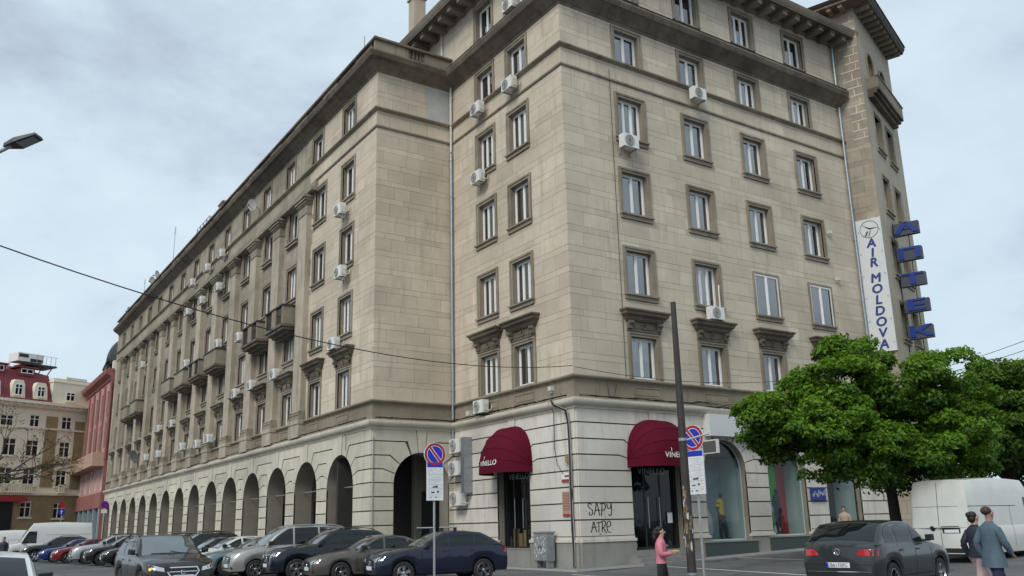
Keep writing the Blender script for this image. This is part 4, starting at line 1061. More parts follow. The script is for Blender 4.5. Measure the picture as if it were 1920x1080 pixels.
def strokes(lines, w_, M, mat, name, parent):
    b = MB()
    for ln_ in lines:
        pts = [Vector(p) for p in ln_]
        sm_ = []
        for i in range(len(pts) - 1):                    # Catmull-Rom so that the spray line curves
            p0, p1, p2, p3 = pts[max(i - 1, 0)], pts[i], pts[i + 1], pts[min(i + 2, len(pts) - 1)]
            for k in range(5):
                t_ = k / 5; sm_.append(.5 * ((2 * p1) + (p2 - p0) * t_ + (2 * p0 - 5 * p1 + 4 * p2 - p3) * t_ * t_ + (3 * p1 - p0 - 3 * p2 + p3) * t_ ** 3))
        sm_.append(pts[-1]); o = len(b.v)
        for i, p in enumerate(sm_):
            d = (sm_[min(i + 1, len(sm_) - 1)] - sm_[max(i - 1, 0)]); d = d.normalized() if d.length > 1e-6 else Vector((1, 0)); n = Vector((-d.y, d.x)) * w_ / 2
            b.v += [(p.x + n.x, 0, p.y + n.y), (p.x - n.x, 0, p.y - n.y)]
        for i in range(len(sm_) - 1): b.f.append([o + 2 * i, o + 2 * i + 1, o + 2 * i + 3, o + 2 * i + 2]); b.m.append(0)
    return b.build(name, mat, parent, M)
SAPY = [[(.24, .78), (.10, .86), (.02, .72), (.12, .56), (.26, .42), (.27, .2), (.16, .08), (.08, .16), (.12, .3)], [(.36, .1), (.44, .5), (.52, .9), (.60, .5), (.66, .05)], [(.40, .38), (.56, .42), (.72, .40)], [(.76, .02), (.80, .5), (.82, .9)], [(.72, .84), (.92, .86), (1.02, .66), (.92, .44), (.8, .40)], [(1.10, .85), (1.12, .6), (1.2, .52), (1.30, .6), (1.34, .86)], [(1.34, .86), (1.36, .5), (1.34, .16), (1.24, .04), (1.16, .14)], [(-.08, .36), (-.06, .38)], [(1.48, .42), (1.50, .44)]]
ATRE = [[(.02, .1), (.12, .5), (.20, .92), (.27, .5), (.33, .12)], [(.06, .46), (.2, .5), (.36, .5)], [(.34, .82), (.5, .86), (.64, .86)], [(.49, .86), (.48, .5), (.46, .1)], [(.66, .1), (.68, .5), (.70, .95)], [(.62, .9), (.82, .95), (.90, .75), (.78, .5), (.7, .46)], [(.72, .44), (.84, .2), (.92, .02)], [(.98, .5), (1.18, .62), (1.16, .92), (1.02, .88), (.96, .5), (1.02, .14), (1.2, .1)], [(1.3, .3), (1.31, .32)], [(.5, -.06), (.62, -.02)]]
strokes(SAPY, .055, FR @ T(.35, -.066, 1.90) @ Matrix.Diagonal((.85, 1, .55, 1)), 'black_paint', 'graffiti', bld)
strokes(ATRE, .055, FR @ T(.45, -.066, 1.27) @ Matrix.Diagonal((.82, 1, .48, 1)), 'black_paint', 'graffiti', bld)
q = empty('wall_sign', 'dark blue metal sign with pale writing between the shop arches', 'sign'); q.matrix_world = FR @ T(13.72, -.09, 2.72)
b = MB(); b.box(-.52, .52, -.05, 0, -.30, .30); b.build('board', 'navy_paint', q)
rnd = random.Random(4); lines = []
for k in range(9): x = -.42 + .1 * k; lines.append([(x, rnd.uniform(-.15, 0)), (x + .05, rnd.uniform(0, .2)), (x + .09, rnd.uniform(-.2, .1)), (x + .12, rnd.uniform(-.05, .15))])
strokes(lines, .022, T(0, -.055, 0), 'sign_white', 'writing', q)
q = empty('floodlight', 'square white-rimmed sign box beside the first shop arch', 'sign box'); q.matrix_world = FR @ T(6.62, -.5, 4.62)
b = MB(); b.box(-.07, .07, -.42, .42, -.28, .28, 0); b.box(-.085, -.071, -.37, .37, -.23, .23, 1); b.tube([(.07, .1, 0), (.45, .4, .03)], .02, 5); b.build('box', ['white_plastic', 'ac_grille'], q)
# junction cabinet standing by the wall
plain('cabinet_grey', (.22, .235, .24), .55, noise=.25, nscale=6); plain('torn_paper', (.55, .56, .55), .8, noise=.2, nscale=20)
q = empty('junction_cabinet', 'grey metal junction cabinet with torn stickers by the stone plinth', 'cabinet'); q.matrix_world = FL @ T(BY - 1.72, -.42, .06)
b = MB(); b.box(-.44, .44, -.17, .17, .25, 1.28); b.box(-.47, .47, -.2, .2, 1.28, 1.33); b.box(-.40, -.30, -.14, .14, 0, .25); b.box(.30, .40, -.14, .14, 0, .25); b.build('body', 'cabinet_grey', q)
for s in (-1, 1): b = MB(); b.box(.01 if s > 0 else -.42, .42 if s > 0 else -.01, -.19, -.171, .28, 1.25); d_o = b.build('door', 'cabinet_grey', q); MB().box(s * .06 - .015, s * .06 + .015, -.215, -.19, .7, .82).build('handle', 'iron', d_o)
b = MB(); rnd = random.Random(12)
for k in range(34):
    x, z, a, w_, h_ = rnd.uniform(-.36, .36), rnd.uniform(.36, 1.16), rnd.uniform(0, 6.3), rnd.uniform(.02, .07), rnd.uniform(.02, .09)
    n = 6; pts = [(x + w_ * math.cos(a + 2 * PI * i / n) * rnd.uniform(.5, 1), z + h_ * math.sin(a + 2 * PI * i / n) * rnd.uniform(.5, 1)) for i in range(n)]
    b.add([(u, -.193 - k * .0002, v) for u, v in pts], [list(range(n))])
b.build('stickers', 'torn_paper', q)

# ------------------------------------------------------------------ posts
plain('post_grey', (.36, .37, .37), .5, metal=.4, noise=.12); plain('pole_dark', (.035, .027, .024), .6, noise=.25, nscale=4); plain('lamp_head', (.06, .065, .07), .55); plain('lamp_lens', (.25, .27, .27), .3)
def face_cam(x, y, turn): return math.atan2(CAM.y - y, CAM.x - x) + PI / 2 + turn     # local -y looks at the camera, then turned
def no_parking(name, loc, turn, label, zc, zp, pw, ph, lean=0.0, top=None):
    q = empty(name, label, 'sign', loc, face_cam(loc[0], loc[1], turn)); q.rotation_euler[1] = lean
    b = MB(); b.tube([(0, .05, 0), (0, .05, top or zc + .35)], .03, 8); b.tube([(0, .05, 0), (0, .05, .06)], .09, 8); b.build('post', 'post_grey', q, smooth=40)
    d = MB(); r = .30; d.lathe([(.001, -.012), (r, -.012), (r, .012), (.001, .012)], 32, 'y', (0, 0, zc)); dd = d.build('disc', 'sign_white', q)
    def ring(r0, r1, y, mat, nm):
        b = MB(); n = 40
        for i in range(n):
            a = 2 * PI * i / n
            b.v += [(r0 * math.cos(a), y, zc + r0 * math.sin(a)), (r1 * math.cos(a), y, zc + r1 * math.sin(a))]
        for i in range(n): j = (i + 1) % n; b.f.append([2 * i, 2 * i + 1, 2 * j + 1, 2 * j][::-1]); b.m.append(0)
        b.build(nm, mat, dd)
    ring(.225, .29, -.0145, 'sign_red', 'red_ring'); ring(.0005, .21, -.0135, 'sign_blue', 'blue_field')
    b = MB(); a = R(-52); c_, s_ = math.cos(a), math.sin(a); L_ = .225
    for (w_, y) in ((.045, -.0155), (.03, -.0165)):
        pts = [(-L_, -w_), (L_, -w_), (L_, w_), (-L_, w_)]
        b.add([(x * c_ - z * s_, y, zc + x * s_ + z * c_) for x, z in pts], [(0, 1, 2, 3)], 0 if w_ > .04 else 1)
    b.build('slash', ['sign_white', 'sign_red'], dd)
    p_ = MB(); p_.box(-pw, pw, -.012, .01, zp - ph, zp + ph); pp = p_.build('plate', 'sign_white', q)
    b = MB(); b.box(-pw + .012, pw - .012, -.0135, -.012, zp + ph * .72, zp + ph - .012); b.build('blue_header', 'sign_blue', pp)
    b = MB(); rnd = random.Random(int(zc * 77)); z = zp + ph * .62
    while z > zp - ph * .9:
        x = -pw + .05
        while x < pw - .06:
            wl = rnd.uniform(.02, .06)
            if rnd.random() < .85: b.box(x, min(pw - .04, x + wl), -.0132, -.012, z, z + .012)
            x += wl + .018
        z -= .036
    for zz in (.30, .02, -.22, -.45): b.box(-pw + .012, pw - .012, -.0136, -.012, zp + ph * zz + .02, zp + ph * zz + .027)
    b.build('print', 'ac_side', pp)
    b = MB()
    for (x, zz, w_, h_) in ((-.02, -.34, .1, .035), (.05, -.34, .05, .05), (-.06, -.62, .09, .03), (.08, -.6, .05, .045), (-.12, -.86, .04, .02), (.02, -.86, .05, .025)): MB().box(x - w_ / 2, x + w_ / 2, -.0138, -.012, zp + ph * zz, zp + ph * zz + h_).build('pictogram', 'black_paint', pp)
    return q
no_parking('no_parking_sign', (-9.3, -5.95, 0), R(22), 'no parking sign with white plate on grey post before the navy car', 3.49, 2.80, .23, .49)
no_parking('no_parking_sign', (-5.5, -11.52, 0), R(-36), 'blue and red no parking sign with white plate beside the dark pole', 3.52, 2.73, .255, .50)
q = empty('utility_pole', 'tall dark brown steel pole with torn posters round its foot', 'pole', (-6.92, -12.62, 0)); q.rotation_euler = (0, 0, R(138))
b = MB(); b.tube([(0, 0, 0), (0, 0, 3.0), (0, 0, 6.36)], [.095, .085, .058], 14); b.tube([(0, 0, 6.36), (0, 0, 6.37)], .03, 8); b.build('shaft', 'pole_dark', q, smooth=40)
b = MB(); b.tube([(0, 0, .55), (0, 0, .6)], .104, 14); b.tube([(0, 0, 3.3), (0, 0, 3.36)], .09, 14); b.build('band', 'zinc', q)
b = MB(); rnd = random.Random(21)
for k in range(80):
    a0 = rnd.uniform(0, 2 * PI); z = rnd.uniform(1.0, 2.25); wa = rnd.uniform(.12, .5); h_ = rnd.uniform(.05, .2); r = .0945 + k * .00006 - (z - 1) * .0033; n = 4; o_ = len(b.v)
    for i in range(n + 1):
        a = a0 + wa * i / n
        b.v += [(r * math.cos(a), r * math.sin(a), z + rnd.uniform(-.03, .03)), (r * math.cos(a), r * math.sin(a), z + h_ + rnd.uniform(-.04, .04))]
    mi = 0 if rnd.random() < .45 else 1
    for i in range(n): b.f.append([o_ + 2 * i, o_ + 2 * i + 2, o_ + 2 * i + 3, o_ + 2 * i + 1]); b.m.append(mi)
plain('old_paper', (.20, .13, .07), .85, noise=.4, nscale=25)
b.build('torn_posters', ['torn_paper', 'old_paper'], q)
b = MB(); b.tube([(0, 0, 3.3), (-.55, .2, 3.42)], .022, 6); b.build('bracket_arm', 'post_grey', q)
def lamp_post(loc, rz, z, arm, label):
    q = empty('street_lamp', label, 'street lamp', loc, rz)
    b = MB(); b.tube([(0, 0, 0), (0, 0, .9), (0, 0, 1.0), (0, 0, z - .5)], [.12, .12, .09, .055], 12); b.build('post', 'post_grey', q, smooth=40)
    b = MB(); b.tube([(0, 0, z - .8), (.1, 0, z - .5), (arm, 0, z)], .035, 8); b.build('arm', 'post_grey', q)
    b = MB(); x = arm
    b.add([(x - .12, -.06, z - .03), (x + .12, -.16, z + .0), (x + .52, -.13, z + .14), (x + .52, .13, z + .14), (x + .12, .16, z + .0), (x - .12, .06, z - .03), (x - .12, -.05, z + .04), (x + .12, -.14, z + .10), (x + .50, -.11, z + .19), (x + .50, .11, z + .19), (x + .12, .14, z + .10), (x - .12, .05, z + .04)],
          [(5, 4, 3, 2, 1, 0), (6, 7, 8, 9, 10, 11), (0, 1, 7, 6), (1, 2, 8, 7), (2, 3, 9, 8), (3, 4, 10, 9), (4, 5, 11, 10), (5, 0, 6, 11)])
    h_ = b.build('lamp_head', 'lamp_head', q)
    MB().add([(x + .16, -.12, z + .003), (x + .47, -.10, z + .115), (x + .47, .10, z + .115), (x + .16, .12, z + .003)], [(3, 2, 1, 0)]).build('lens', 'lamp_lens', h_)
lamp_post((-20.6, -8.1, 0), R(-38), 8.64, 1.15, 'street lamp whose flat grey head reaches in at the upper left')
lamp_post((-24.9, 6.0, 0), R(-35), 11.8, 1.3, 'farther street lamp, only the tip of its head in view at the left edge')

# ------------------------------------------------------------------ overhead wires
def wire(A, B, sag, label, r=.014, n=26):
    A, B = Vector(A), Vector(B); b = MB()
    b.tube([A.lerp(B, i / n) - Vector((0, 0, 4 * sag * (i / n) * (1 - i / n))) for i in range(n + 1)], r, 5)
    tag(b.build('overhead_wire', 'cable'), label, 'wire')
wire((-.15, -.15, 7.55), (-20.58, -8.15, 7.15), .9, 'black overhead wire sagging from the left to the stone corner', .014)
wire((-.1, -.2, 7.5), (18.9, -1.6, 9.2), .9, 'thin wire along the street front from the corner to the tower', .012)
e2 = TP1 + td * 7
wire((e2.x, e2.y, 9.6), (8.6, -20.5, 9.3), .5, 'upper of two wires crossing the sky at the right', .014); wire((e2.x, e2.y - .2, 9.3), (8.6, -20.4, 8.9), .55, 'lower of two wires crossing the sky at the right', .014)
# ------------------------------------------------------------------ vehicles
def paint(name, col, metal=.25, rough=.32):
    m, t, p = mk(name)
    p.inputs['Base Color'].default_value = (*col, 1); p.inputs['Metallic'].default_value = metal; p.inputs['Roughness'].default_value = rough
    p.inputs['Coat Weight'].default_value = .6; p.inputs['Coat Roughness'].default_value = .02; p.inputs['Specular IOR Level'].default_value = .3
    nd, ln = t.nodes.new, t.links.new
    g = nd('ShaderNodeNewGeometry'); nz = nd('ShaderNodeTexNoise'); nz.inputs['Scale'].default_value = 2.2; nz.inputs['Detail'].default_value = 6
    ln(g.outputs['Position'], nz.inputs['Vector']); mr = nd('ShaderNodeMapRange'); mr.inputs[1].default_value = .35; mr.inputs[2].default_value = .75; mr.inputs[3].default_value = rough; mr.inputs[4].default_value = rough + .08
    ln(nz.outputs[0], mr.inputs[0]); ln(mr.outputs[0], p.inputs['Roughness'])            # a film of road dust
    return m
paint('paint_navy', (.006, .011, .030), 0, .25); paint('paint_taupe', (.105, .093, .082), .3, .28); paint('paint_ink', (.005, .010, .016), 0, .25); paint('paint_silver', (.40, .385, .355), .6); paint('paint_teal', (.15, .20, .225), .6)
paint('paint_white', (.62, .63, .62), 0); paint('paint_black', (.004, .004, .005), 0, .25); paint('paint_brown', (.013, .011, .010), .1, .25); paint('paint_grey', (.028, .033, .034), .1, .24); paint('paint_blue', (.012, .03, .16), .3); paint('paint_red', (.20, .012, .014), .2); paint('paint_lightgrey', (.42, .44, .45), .5)
plain('van_white', (.60, .60, .56), .42, noise=.06, nscale=2, coat=.3)
plain('car_glass', (.006, .010, .011), .02, spec=.5); plain('windscreen', (.24, .265, .265), .04, metal=.7); plain('trim_black', (.016, .016, .017), .5); plain('chrome', (.66, .67, .68), .12, metal=1.0); plain('headlamp', (.55, .58, .6), .06, metal=.4, coat=1.0); plain('tail_red', (.48, .010, .014), .12, coat=1.0); plain('indicator', (.85, .42, .03), .3, emit=1.2)
plain('tyre', (.02, .02, .02), .85); plain('alloy', (.50, .51, .52), .28, metal=.9); plain('plate_white', (.72, .74, .74), .4); plain('seam', (.006, .006, .006), .8); plain('alloy_dark', (.10, .10, .11), .35, metal=.8)

def lerp(a, b, t): return a + (b - a) * t
def curve(pts):
    def f(x):
        if x <= pts[0][0]: return pts[0][1]
        for (x0, z0), (x1, z1) in zip(pts[:-1], pts[1:]):
            if x <= x1:
                t = (x - x0) / max(1e-6, x1 - x0); return z0 + (z1 - z0) * t
        return pts[-1][1]
    return lambda x: (f(x - .05) + f(x - .02) + f(x) + f(x + .02) + f(x + .05)) / 5
def polygrid(poly, step):
    bm = bmesh.new(); bm.faces.new([bm.verts.new((x, y, 0)) for x, y in poly])
    for ax in (0, 1):
        lo = min(p[ax] for p in poly); hi = max(p[ax] for p in poly); k = lo + step
        while k < hi - 1e-4:
            co = [0, 0, 0]; no = [0, 0, 0]; co[ax] = k; no[ax] = 1
            bmesh.ops.bisect_plane(bm, geom=bm.verts[:] + bm.edges[:] + bm.faces[:], plane_co=co, plane_no=no); k += step
    bm.verts.index_update(); v = [(q.co.x, q.co.y) for q in bm.verts]; f = [[q.index for q in fc.verts] for fc in bm.faces]; bm.free()
    return v, f
WHEELS = {}
def wheel_mesh(r, dark):
    k = (r, dark)
    if k in WHEELS: return WHEELS[k]
    w_ = .105; b = MB()
    b.lathe([(r * .66, -w_), (r * .90, -w_ * 1.02), (r * .98, -w_ * .8), (r, -w_ * .4), (r, w_ * .4), (r * .98, w_ * .8), (r * .90, w_ * 1.02), (r * .66, w_), (r * .62, w_ * .6), (r * .62, -w_ * .6)], 28, 'y', cap=False); ty = b.mesh('tyre', 'tyre', smooth=40)
    b = MB(); ri = r * .66
    for s in (1,):
        y = w_ * .86
        b.lathe([(ri, y), (ri * .93, y + .01), (ri * .88, y - .02), (ri * .88, y - .05)], 28, 'y', mi=0, cap=False); b.lathe([(.001, 0.0), (ri * .9, 0.0), (ri * .9, .005), (.001, .005)], 20, 'y', mi=1); b.lathe([(ri * .2, y - .05), (ri * .2, y - .01), (ri * .12, y), (.001, y)], 14, 'y', mi=0, cap=False)
        for j in range(5):
            for da in (-.16, .16):
                a = 2 * PI * j / 5 + PI / 2; c0, s0 = math.cos(a + da * .4), math.sin(a + da * .4); c1, s1 = math.cos(a + da), math.sin(a + da)
                p0 = Vector((c0 * ri * .15, 0, s0 * ri * .15)); p1 = Vector((c1 * ri * .92, 0, s1 * ri * .92)); d = (p1 - p0).normalized(); n = Vector((-d.z, 0, d.x)) * .024
                b.add([(p0 + n) + Vector((0, y - .025, 0)), (p0 - n) + Vector((0, y - .025, 0)), (p1 - n) + Vector((0, y - .012, 0)), (p1 + n) + Vector((0, y - .012, 0)), (p0 + n) + Vector((0, y - .06, 0)), (p0 - n) + Vector((0, y - .06, 0)), (p1 - n) + Vector((0, y - .06, 0)), (p1 + n) + Vector((0, y - .06, 0))],
                      [(0, 1, 2, 3), (3, 2, 1, 0), (0, 3, 7, 4), (1, 5, 6, 2)], 0)
    rm = b.mesh('rim', ['alloy_dark' if dark else 'alloy', 'trim_black'])
    WHEELS[k] = (ty, rm); return ty, rm
MODELS = {}
def model(key, L, W, H, wb, fo, wr=.33, zs=.27, zn=.72, zcowl=.98, zdeck=1.02, ztail=.98, xc=1.15, xr0=1.95, xr1=3.3, xb=4.0, xB=2.3, xC=3.15, xD=None, tumble=.27, cr=.035, panel=False, suv=False, grille='bar', nose=.10, dark_rims=False, rails=None, front='wide', rearsill=None, gw=.5):
    """one vehicle type: returns a list of (part name, mesh or None, children) built round the origin, nose towards +x"""
    hw0 = W / 2; ztop_ = curve([(0, zn - .10), (.10, zn), (.5, lerp(zn, zcowl, .45)), (xc, zcowl), (lerp(xc, xb, .5), lerp(zcowl, zdeck, .6)), (xb, zdeck), (L - .06, ztail), (L, ztail - .06)])
    def hw(x):
        f = min(1, max(0, x / .75)); g = min(1, max(0, (L - x) / .6))
        return hw0 * (.76 + .24 * math.sqrt(1 - (1 - f) ** 2)) * (.84 + .16 * math.sqrt(1 - (1 - g) ** 2)) 
    xw = (fo, fo + wb); ra = wr * 1.14
    def zl(x):
        z = zs if .5 < x < L - .5 else lerp(zs, zs - .05 if not suv else zs, 0)
        for q in xw:
            d = abs(x - q)
            if d < ra: z = max(z, wr + math.sqrt(ra * ra - d * d))
        return z
    def nshift(x, z):
        k = max(0, 1 - x / .5); s = nose * max(0, (z - .55) / .35) ** 1.6 * k + .04 * max(0, (.42 - z) / .2) * k
        kr = max(0, 1 - (L - x) / .4); return s - (.05 * max(0, (z - .75) / .4) * kr if not panel else 0) - .05 * max(0, (.45 - z) / .25) * kr
    sts = sorted(set([0, .02, .05, .1, .16, .25, .35, .45] + [i * L / 44 for i in range(1, 44)] + [q + s * ra * k for q in xw for s in (-1, 1) for k in (.999, .96, .87, .7, .45, .15)] + [L - q for q in (0, .02, .05, .1, .18, .3, .45)]))
    b = MB(); ns = 17
    for x in sts:
        h = hw(x); zt = ztop_(x); z0 = min(zl(x), zt - .12); zsh = max(z0 + .05, zt - .10)
        half = [(h * .78, z0), (h * .955, z0 + .005), (h * .985, lerp(z0, zsh, .3)), (h, lerp(z0, zsh, .62)), (h * .982, zsh), (h * .95, zt - .03), (h * .87, zt), (h * .45, zt + cr * .75), (0, zt + cr)]
        ring = [(-y, z) for y, z in half] + [(y, z) for y, z in half[-2::-1]]
        for y, z in ring: b.v.append((L / 2 - x - nshift(x, z), y, z))
    n = len(sts)
    for i in range(n - 1):
        for j in range(ns - 1): b.f.append([i * ns + j, i * ns + j + 1, (i + 1) * ns + j + 1, (i + 1) * ns + j]); b.m.append(0)
    b.f.append(list(range(ns))[::-1]); b.m.append(0); b.f.append([(n - 1) * ns + j for j in range(ns)]); b.m.append(0)
    # cabin
    def zr(x):
        z0, z1 = ztop_(xc) - .02, ztop_(xb) - .02
        if x <= xc: return z0
        if x < xr0: t = (x - xc) / (xr0 - xc); return lerp(z0, H * .975, .62 * t + .38 * math.sin(t * PI / 2))
        if x <= xr1: t = (x - xr0) / (xr1 - xr0); return lerp(H * .975, H * .965, t) + H * .025 * math.sin(PI * min(1, t * 1.05)) 
        if x < xb: t = (x - xr1) / (xb - xr1); return lerp(H * .965, z1, .72 * t + .28 * t * t)
        return z1
    def cabw(x, z):
        zb = ztop_(x) - .03; return hw(min(max(x, .6), L - (.45 if not panel else .15))) * .945 - max(0, z - zb) * tumble - (.10 * max(0, z - zb - .55 * (H - zb)) if panel else 0)
    cs = sorted(set([xc + (xr0 - xc) * i / 10 for i in range(11)] + [xr0 + (xr1 - xr0) * i / 12 for i in range(13)] + [xr1 + (xb - xr1) * i / 9 for i in range(10)]))
    c0 = len(b.v); nc = 13
    for x in cs:
        zb = ztop_(x) - .04; z1 = max(zr(x), zb + .02); hh = z1 - zb; e_ = min(.09, hh * .45)
        zz = [zb, zb + (hh - e_) * .4, zb + (hh - e_) * .75, z1 - e_, z1 - e_ * .35]
        half = [(cabw(x, zz[0]), zz[0]), (cabw(x, zz[1]) + .012, zz[1]), (cabw(x, zz[2]) + .010, zz[2]), (cabw(x, zz[3]), zz[3]), (cabw(x, zz[3]) * .945, zz[4]), (cabw(x, zz[3]) * .62, z1 - .004), (0, z1 + .008)]
        kf = max(0, 1 - max(0, x - xc) / (xr0 - xc + .15)); kr = max(0, 1 - max(0, xb - x) / (xb - xr1 + .15))
        ring = [(-y, z) for y, z in half] + [(y, z) for y, z in half[-2::-1]]
        for y, z in ring:
            q = 1 - (y / (hw0 * .95)) ** 2; b.v.append((L / 2 - x + .20 * q * kf - .09 * q * kr - (.14 * kf), y, z))
    for i in range(len(cs) - 1):
        for j in range(nc - 1): b.f.append([c0 + i * nc + j, c0 + i * nc + j + 1, c0 + (i + 1) * nc + j + 1, c0 + (i + 1) * nc + j]); b.m.append(0)
    b.f.append([c0 + j for j in range(nc)][::-1]); b.m.append(0); b.f.append([c0 + (len(cs) - 1) * nc + j for j in range(nc)]); b.m.append(0)
    body = b.mesh('body', 'paint_white', smooth=38)
    bv = BVHTree.FromPolygons([Vector(v) for v in b.v], b.f)
    def patch(poly, O, A, B, D, mat, name, eps=.006, step=.12):
        v, f = polygrid(poly, step); O, A, B, D = Vector(O), Vector(A), Vector(B), Vector(D).normalized(); q = MB(); last = None; ok = []
        for (x, y) in v:
            s = O + A * x + B * y; h = bv.ray_cast(s - D * 6, D)
            if h[0] is None: q.v.append(tuple(s)); ok.append(False)
            else: q.v.append(tuple(h[0] - D * eps)); ok.append(True)
        for fc in f:
            if all(ok[i] for i in fc): q.f.append(fc); q.m.append(0)
        if not q.f: return None
        # face the polygons towards the ray origin
        for i, fc in enumerate(q.f):
            a_, b_, c_ = [Vector(q.v[k]) for k in fc[:3]]
            if (b_ - a_).cross(c_ - a_).dot(D) > 0: q.f[i] = fc[::-1]
        return (name, q.mesh(name, mat, smooth=60), [])
    X = lambda x: L / 2 - x
    parts = [('body', body, [])]; sub = []
    def side(poly, mat, name, eps=.006, step=.14, both=True):
        for s in (1, -1):
            r = patch([(X(x), z) for x, z in poly], (0, 0, 0), (1, 0, 0), (0, 0, 1), (0, -s, 0), mat, name, eps, step)
            if r: parts.append(r)
    def upper(x): return min(zr(x - .12 if x < xr0 + .3 else x), zr(x + .12 if x > xr1 - .3 else x), zr(x)) - (.055 if not panel else .07)
    def winpoly(x0, x1, zmax=9):
        n_ = 10; lo = [(lerp(x0, x1, i / n_), ztop_(lerp(x0, x1, i / n_)) + .012) for i in range(n_ + 1)]; hi = [(x, max(z + .02, min(zmax, upper(x)))) for x, z in lo]
        return lo + hi[::-1]
    wmax = 9 if not panel else H * .76
    side(winpoly(xc + .16, xB - .035, wmax), 'car_glass', 'side_window')
    if not panel:
        side(winpoly(xB + .035, xC - .03), 'car_glass', 'side_window')
        if xD: side(winpoly(xC + .04, xD), 'car_glass', 'quarter_window')
    def glasspatch(xa, xz, name, sgn, f0, f1):
        q = MB(); nu, nv = 8, 12; pa = Vector((X(xa), 0, zr(xa))); pz = Vector((X(xz), 0, zr(xz))); d = (pz - pa).normalized(); nrm = Vector((-d.z, 0, d.x)) * (1 if sgn > 0 else -1)
        if nrm.z < 0: nrm = -nrm
        if abs(nrm.z) < .15: nrm = Vector((sgn, 0, .05)).normalized()
        for i in range(nu + 1):
            t = lerp(f0, f1, i / nu); p_ = pa.lerp(pz, t); x = lerp(xa, xz, t); wv = max(.1, cabw(x, max(zr(x) - .05, ztop_(x))) * .93 - .03)
            for j in range(nv + 1):
                y = lerp(-wv, wv, j / nv); h = bv.ray_cast(p_ + Vector((0, y, 0)) + nrm * 2, -nrm); q.v.append(tuple((h[0] if h[0] is not None else p_ + Vector((0, y, 0))) + nrm * .006))
        for i in range(nu):
            for j in range(nv): q.f.append([i * (nv + 1) + j, i * (nv + 1) + j + 1, (i + 1) * (nv + 1) + j + 1, (i + 1) * (nv + 1) + j]); q.m.append(0)
        a_, b_, c_ = [Vector(q.v[k]) for k in q.f[20][:3]]
        if (b_ - a_).cross(c_ - a_).dot(nrm) < 0: q.f = [f[::-1] for f in q.f]
        parts.append((name, q.mesh(name, 'windscreen' if name == 'windscreen' else 'car_glass', smooth=60), []))
    glasspatch(xc, xr0, 'windscreen', 1, .07, .95)
    if not panel: glasspatch(xr1, xb, 'rear_window', -1, .06, .88)
    # seams and handles
    def line(x0, z0, x1, z1, w_=.016):
        d = Vector((x1 - x0, z1 - z0)).normalized(); n_ = Vector((-d.y, d.x)) * w_ / 2
        return [(x0 + n_.x, z0 + n_.y), (x1 + n_.x, z1 + n_.y), (x1 - n_.x, z1 - n_.y), (x0 - n_.x, z0 - n_.y)]
    zb_ = ztop_(xB) - .02
    for (xx, zlow) in ((xc + .12, zs + .1), (xB, zs + .1)) + (((xC + .02, max(zs + .1, zl(xC) + .05)),) if not panel else ()):
        side(line(xx, zlow, xx, ztop_(xx) - .02), 'seam', 'door_seam', .003)
    side(line(xc + .12, zs + .1, (xC if not panel else xB), zs + .1), 'seam', 'door_seam', .003)
    for xx in ((xB - .24,) if panel else (xB - .24, xC - .20)): side([(xx, zb_ - .15), (xx + .17, zb_ - .145), (xx + .17, zb_ - .115), (xx, zb_ - .12)], 'body', 'door_handle', .03) if False else side([(xx, zb_ - .15), (xx + .17, zb_ - .145), (xx + .17, zb_ - .11), (xx, zb_ - .115)], 'trim_black', 'door_handle', .014)
    if suv:
        side([(fo + ra, zs), (fo + wb - ra, zs), (fo + wb - ra, zs + .10), (fo + ra, zs + .10)], 'trim_black', 'sill_cladding', .008)
        for q_ in xw:
            pts = [(q_ + (ra + .002) * math.cos(a), wr + (ra + .002) * math.sin(a)) for a in [PI * i / 12 for i in range(13)]]; po = [(q_ + (ra + .07) * math.cos(a), wr + (ra + .07) * math.sin(a)) for a in [PI * i / 12 for i in range(13)]]
            side(pts + po[::-1], 'trim_black', 'arch_cladding', .008, .2)
    # front end
    def front(poly, mat, name, eps=.008, mirror=True, step=.1, inward=.0):
        for s in ((1, -1) if mirror else (1,)):
            r = patch([(y * s, z) for y, z in poly], (L / 2 - .1, 0, 0), (0, 1, 0), (0, 0, 1), (-1, -s * inward, 0), mat, name, eps, step)
            if r: parts.append(r)
    def rear(poly, mat, name, eps=.008, mirror=True, step=.1, inward=.0):
        for s in ((1, -1) if mirror else (1,)):
            r = patch([(y * s, z) for y, z in poly], (-L / 2 + .1, 0, 0), (0, 1, 0), (0, 0, 1), (1, -s * inward, 0), mat, name, eps, step)
            if r: parts.append(r)
    h = hw0
    front([(h * .50, zn - .20), (h * .93, zn - .12), (h * .97, zn - .0), (h * .80, zn - .035), (h * .52, zn - .10)], 'headlamp', 'headlight', inward=.25)
    front([(-gw * h, zn - .34), (gw * h, zn - .34), (gw * h * 1.0, zn - .10), (-gw * h * 1.0, zn - .10)], 'trim_black', 'grille', mirror=False)
    if grille == 'bar': 
        for k in range(3): front([(-gw * h * .96, zn - .16 - .07 * k), (gw * h * .96, zn - .16 - .07 * k), (gw * h * .96, zn - .145 - .07 * k), (-gw * h * .96, zn - .145 - .07 * k)], 'chrome', 'grille_bar', .016, False)
    if grille == 'wing': front([(-gw * h * 1.15, zn - .05), (-gw * h * 1.0, zn - .15), (-gw * h * .6, zn - .36), (gw * h * .6, zn - .36), (gw * h * 1.0, zn - .15), (gw * h * 1.15, zn - .05), (gw * h * .95, zn - .14), (gw * h * .55, zn - .325), (-gw * h * .55, zn - .325), (-gw * h * .95, zn - .14)], 'chrome', 'grille_frame', .02, False)
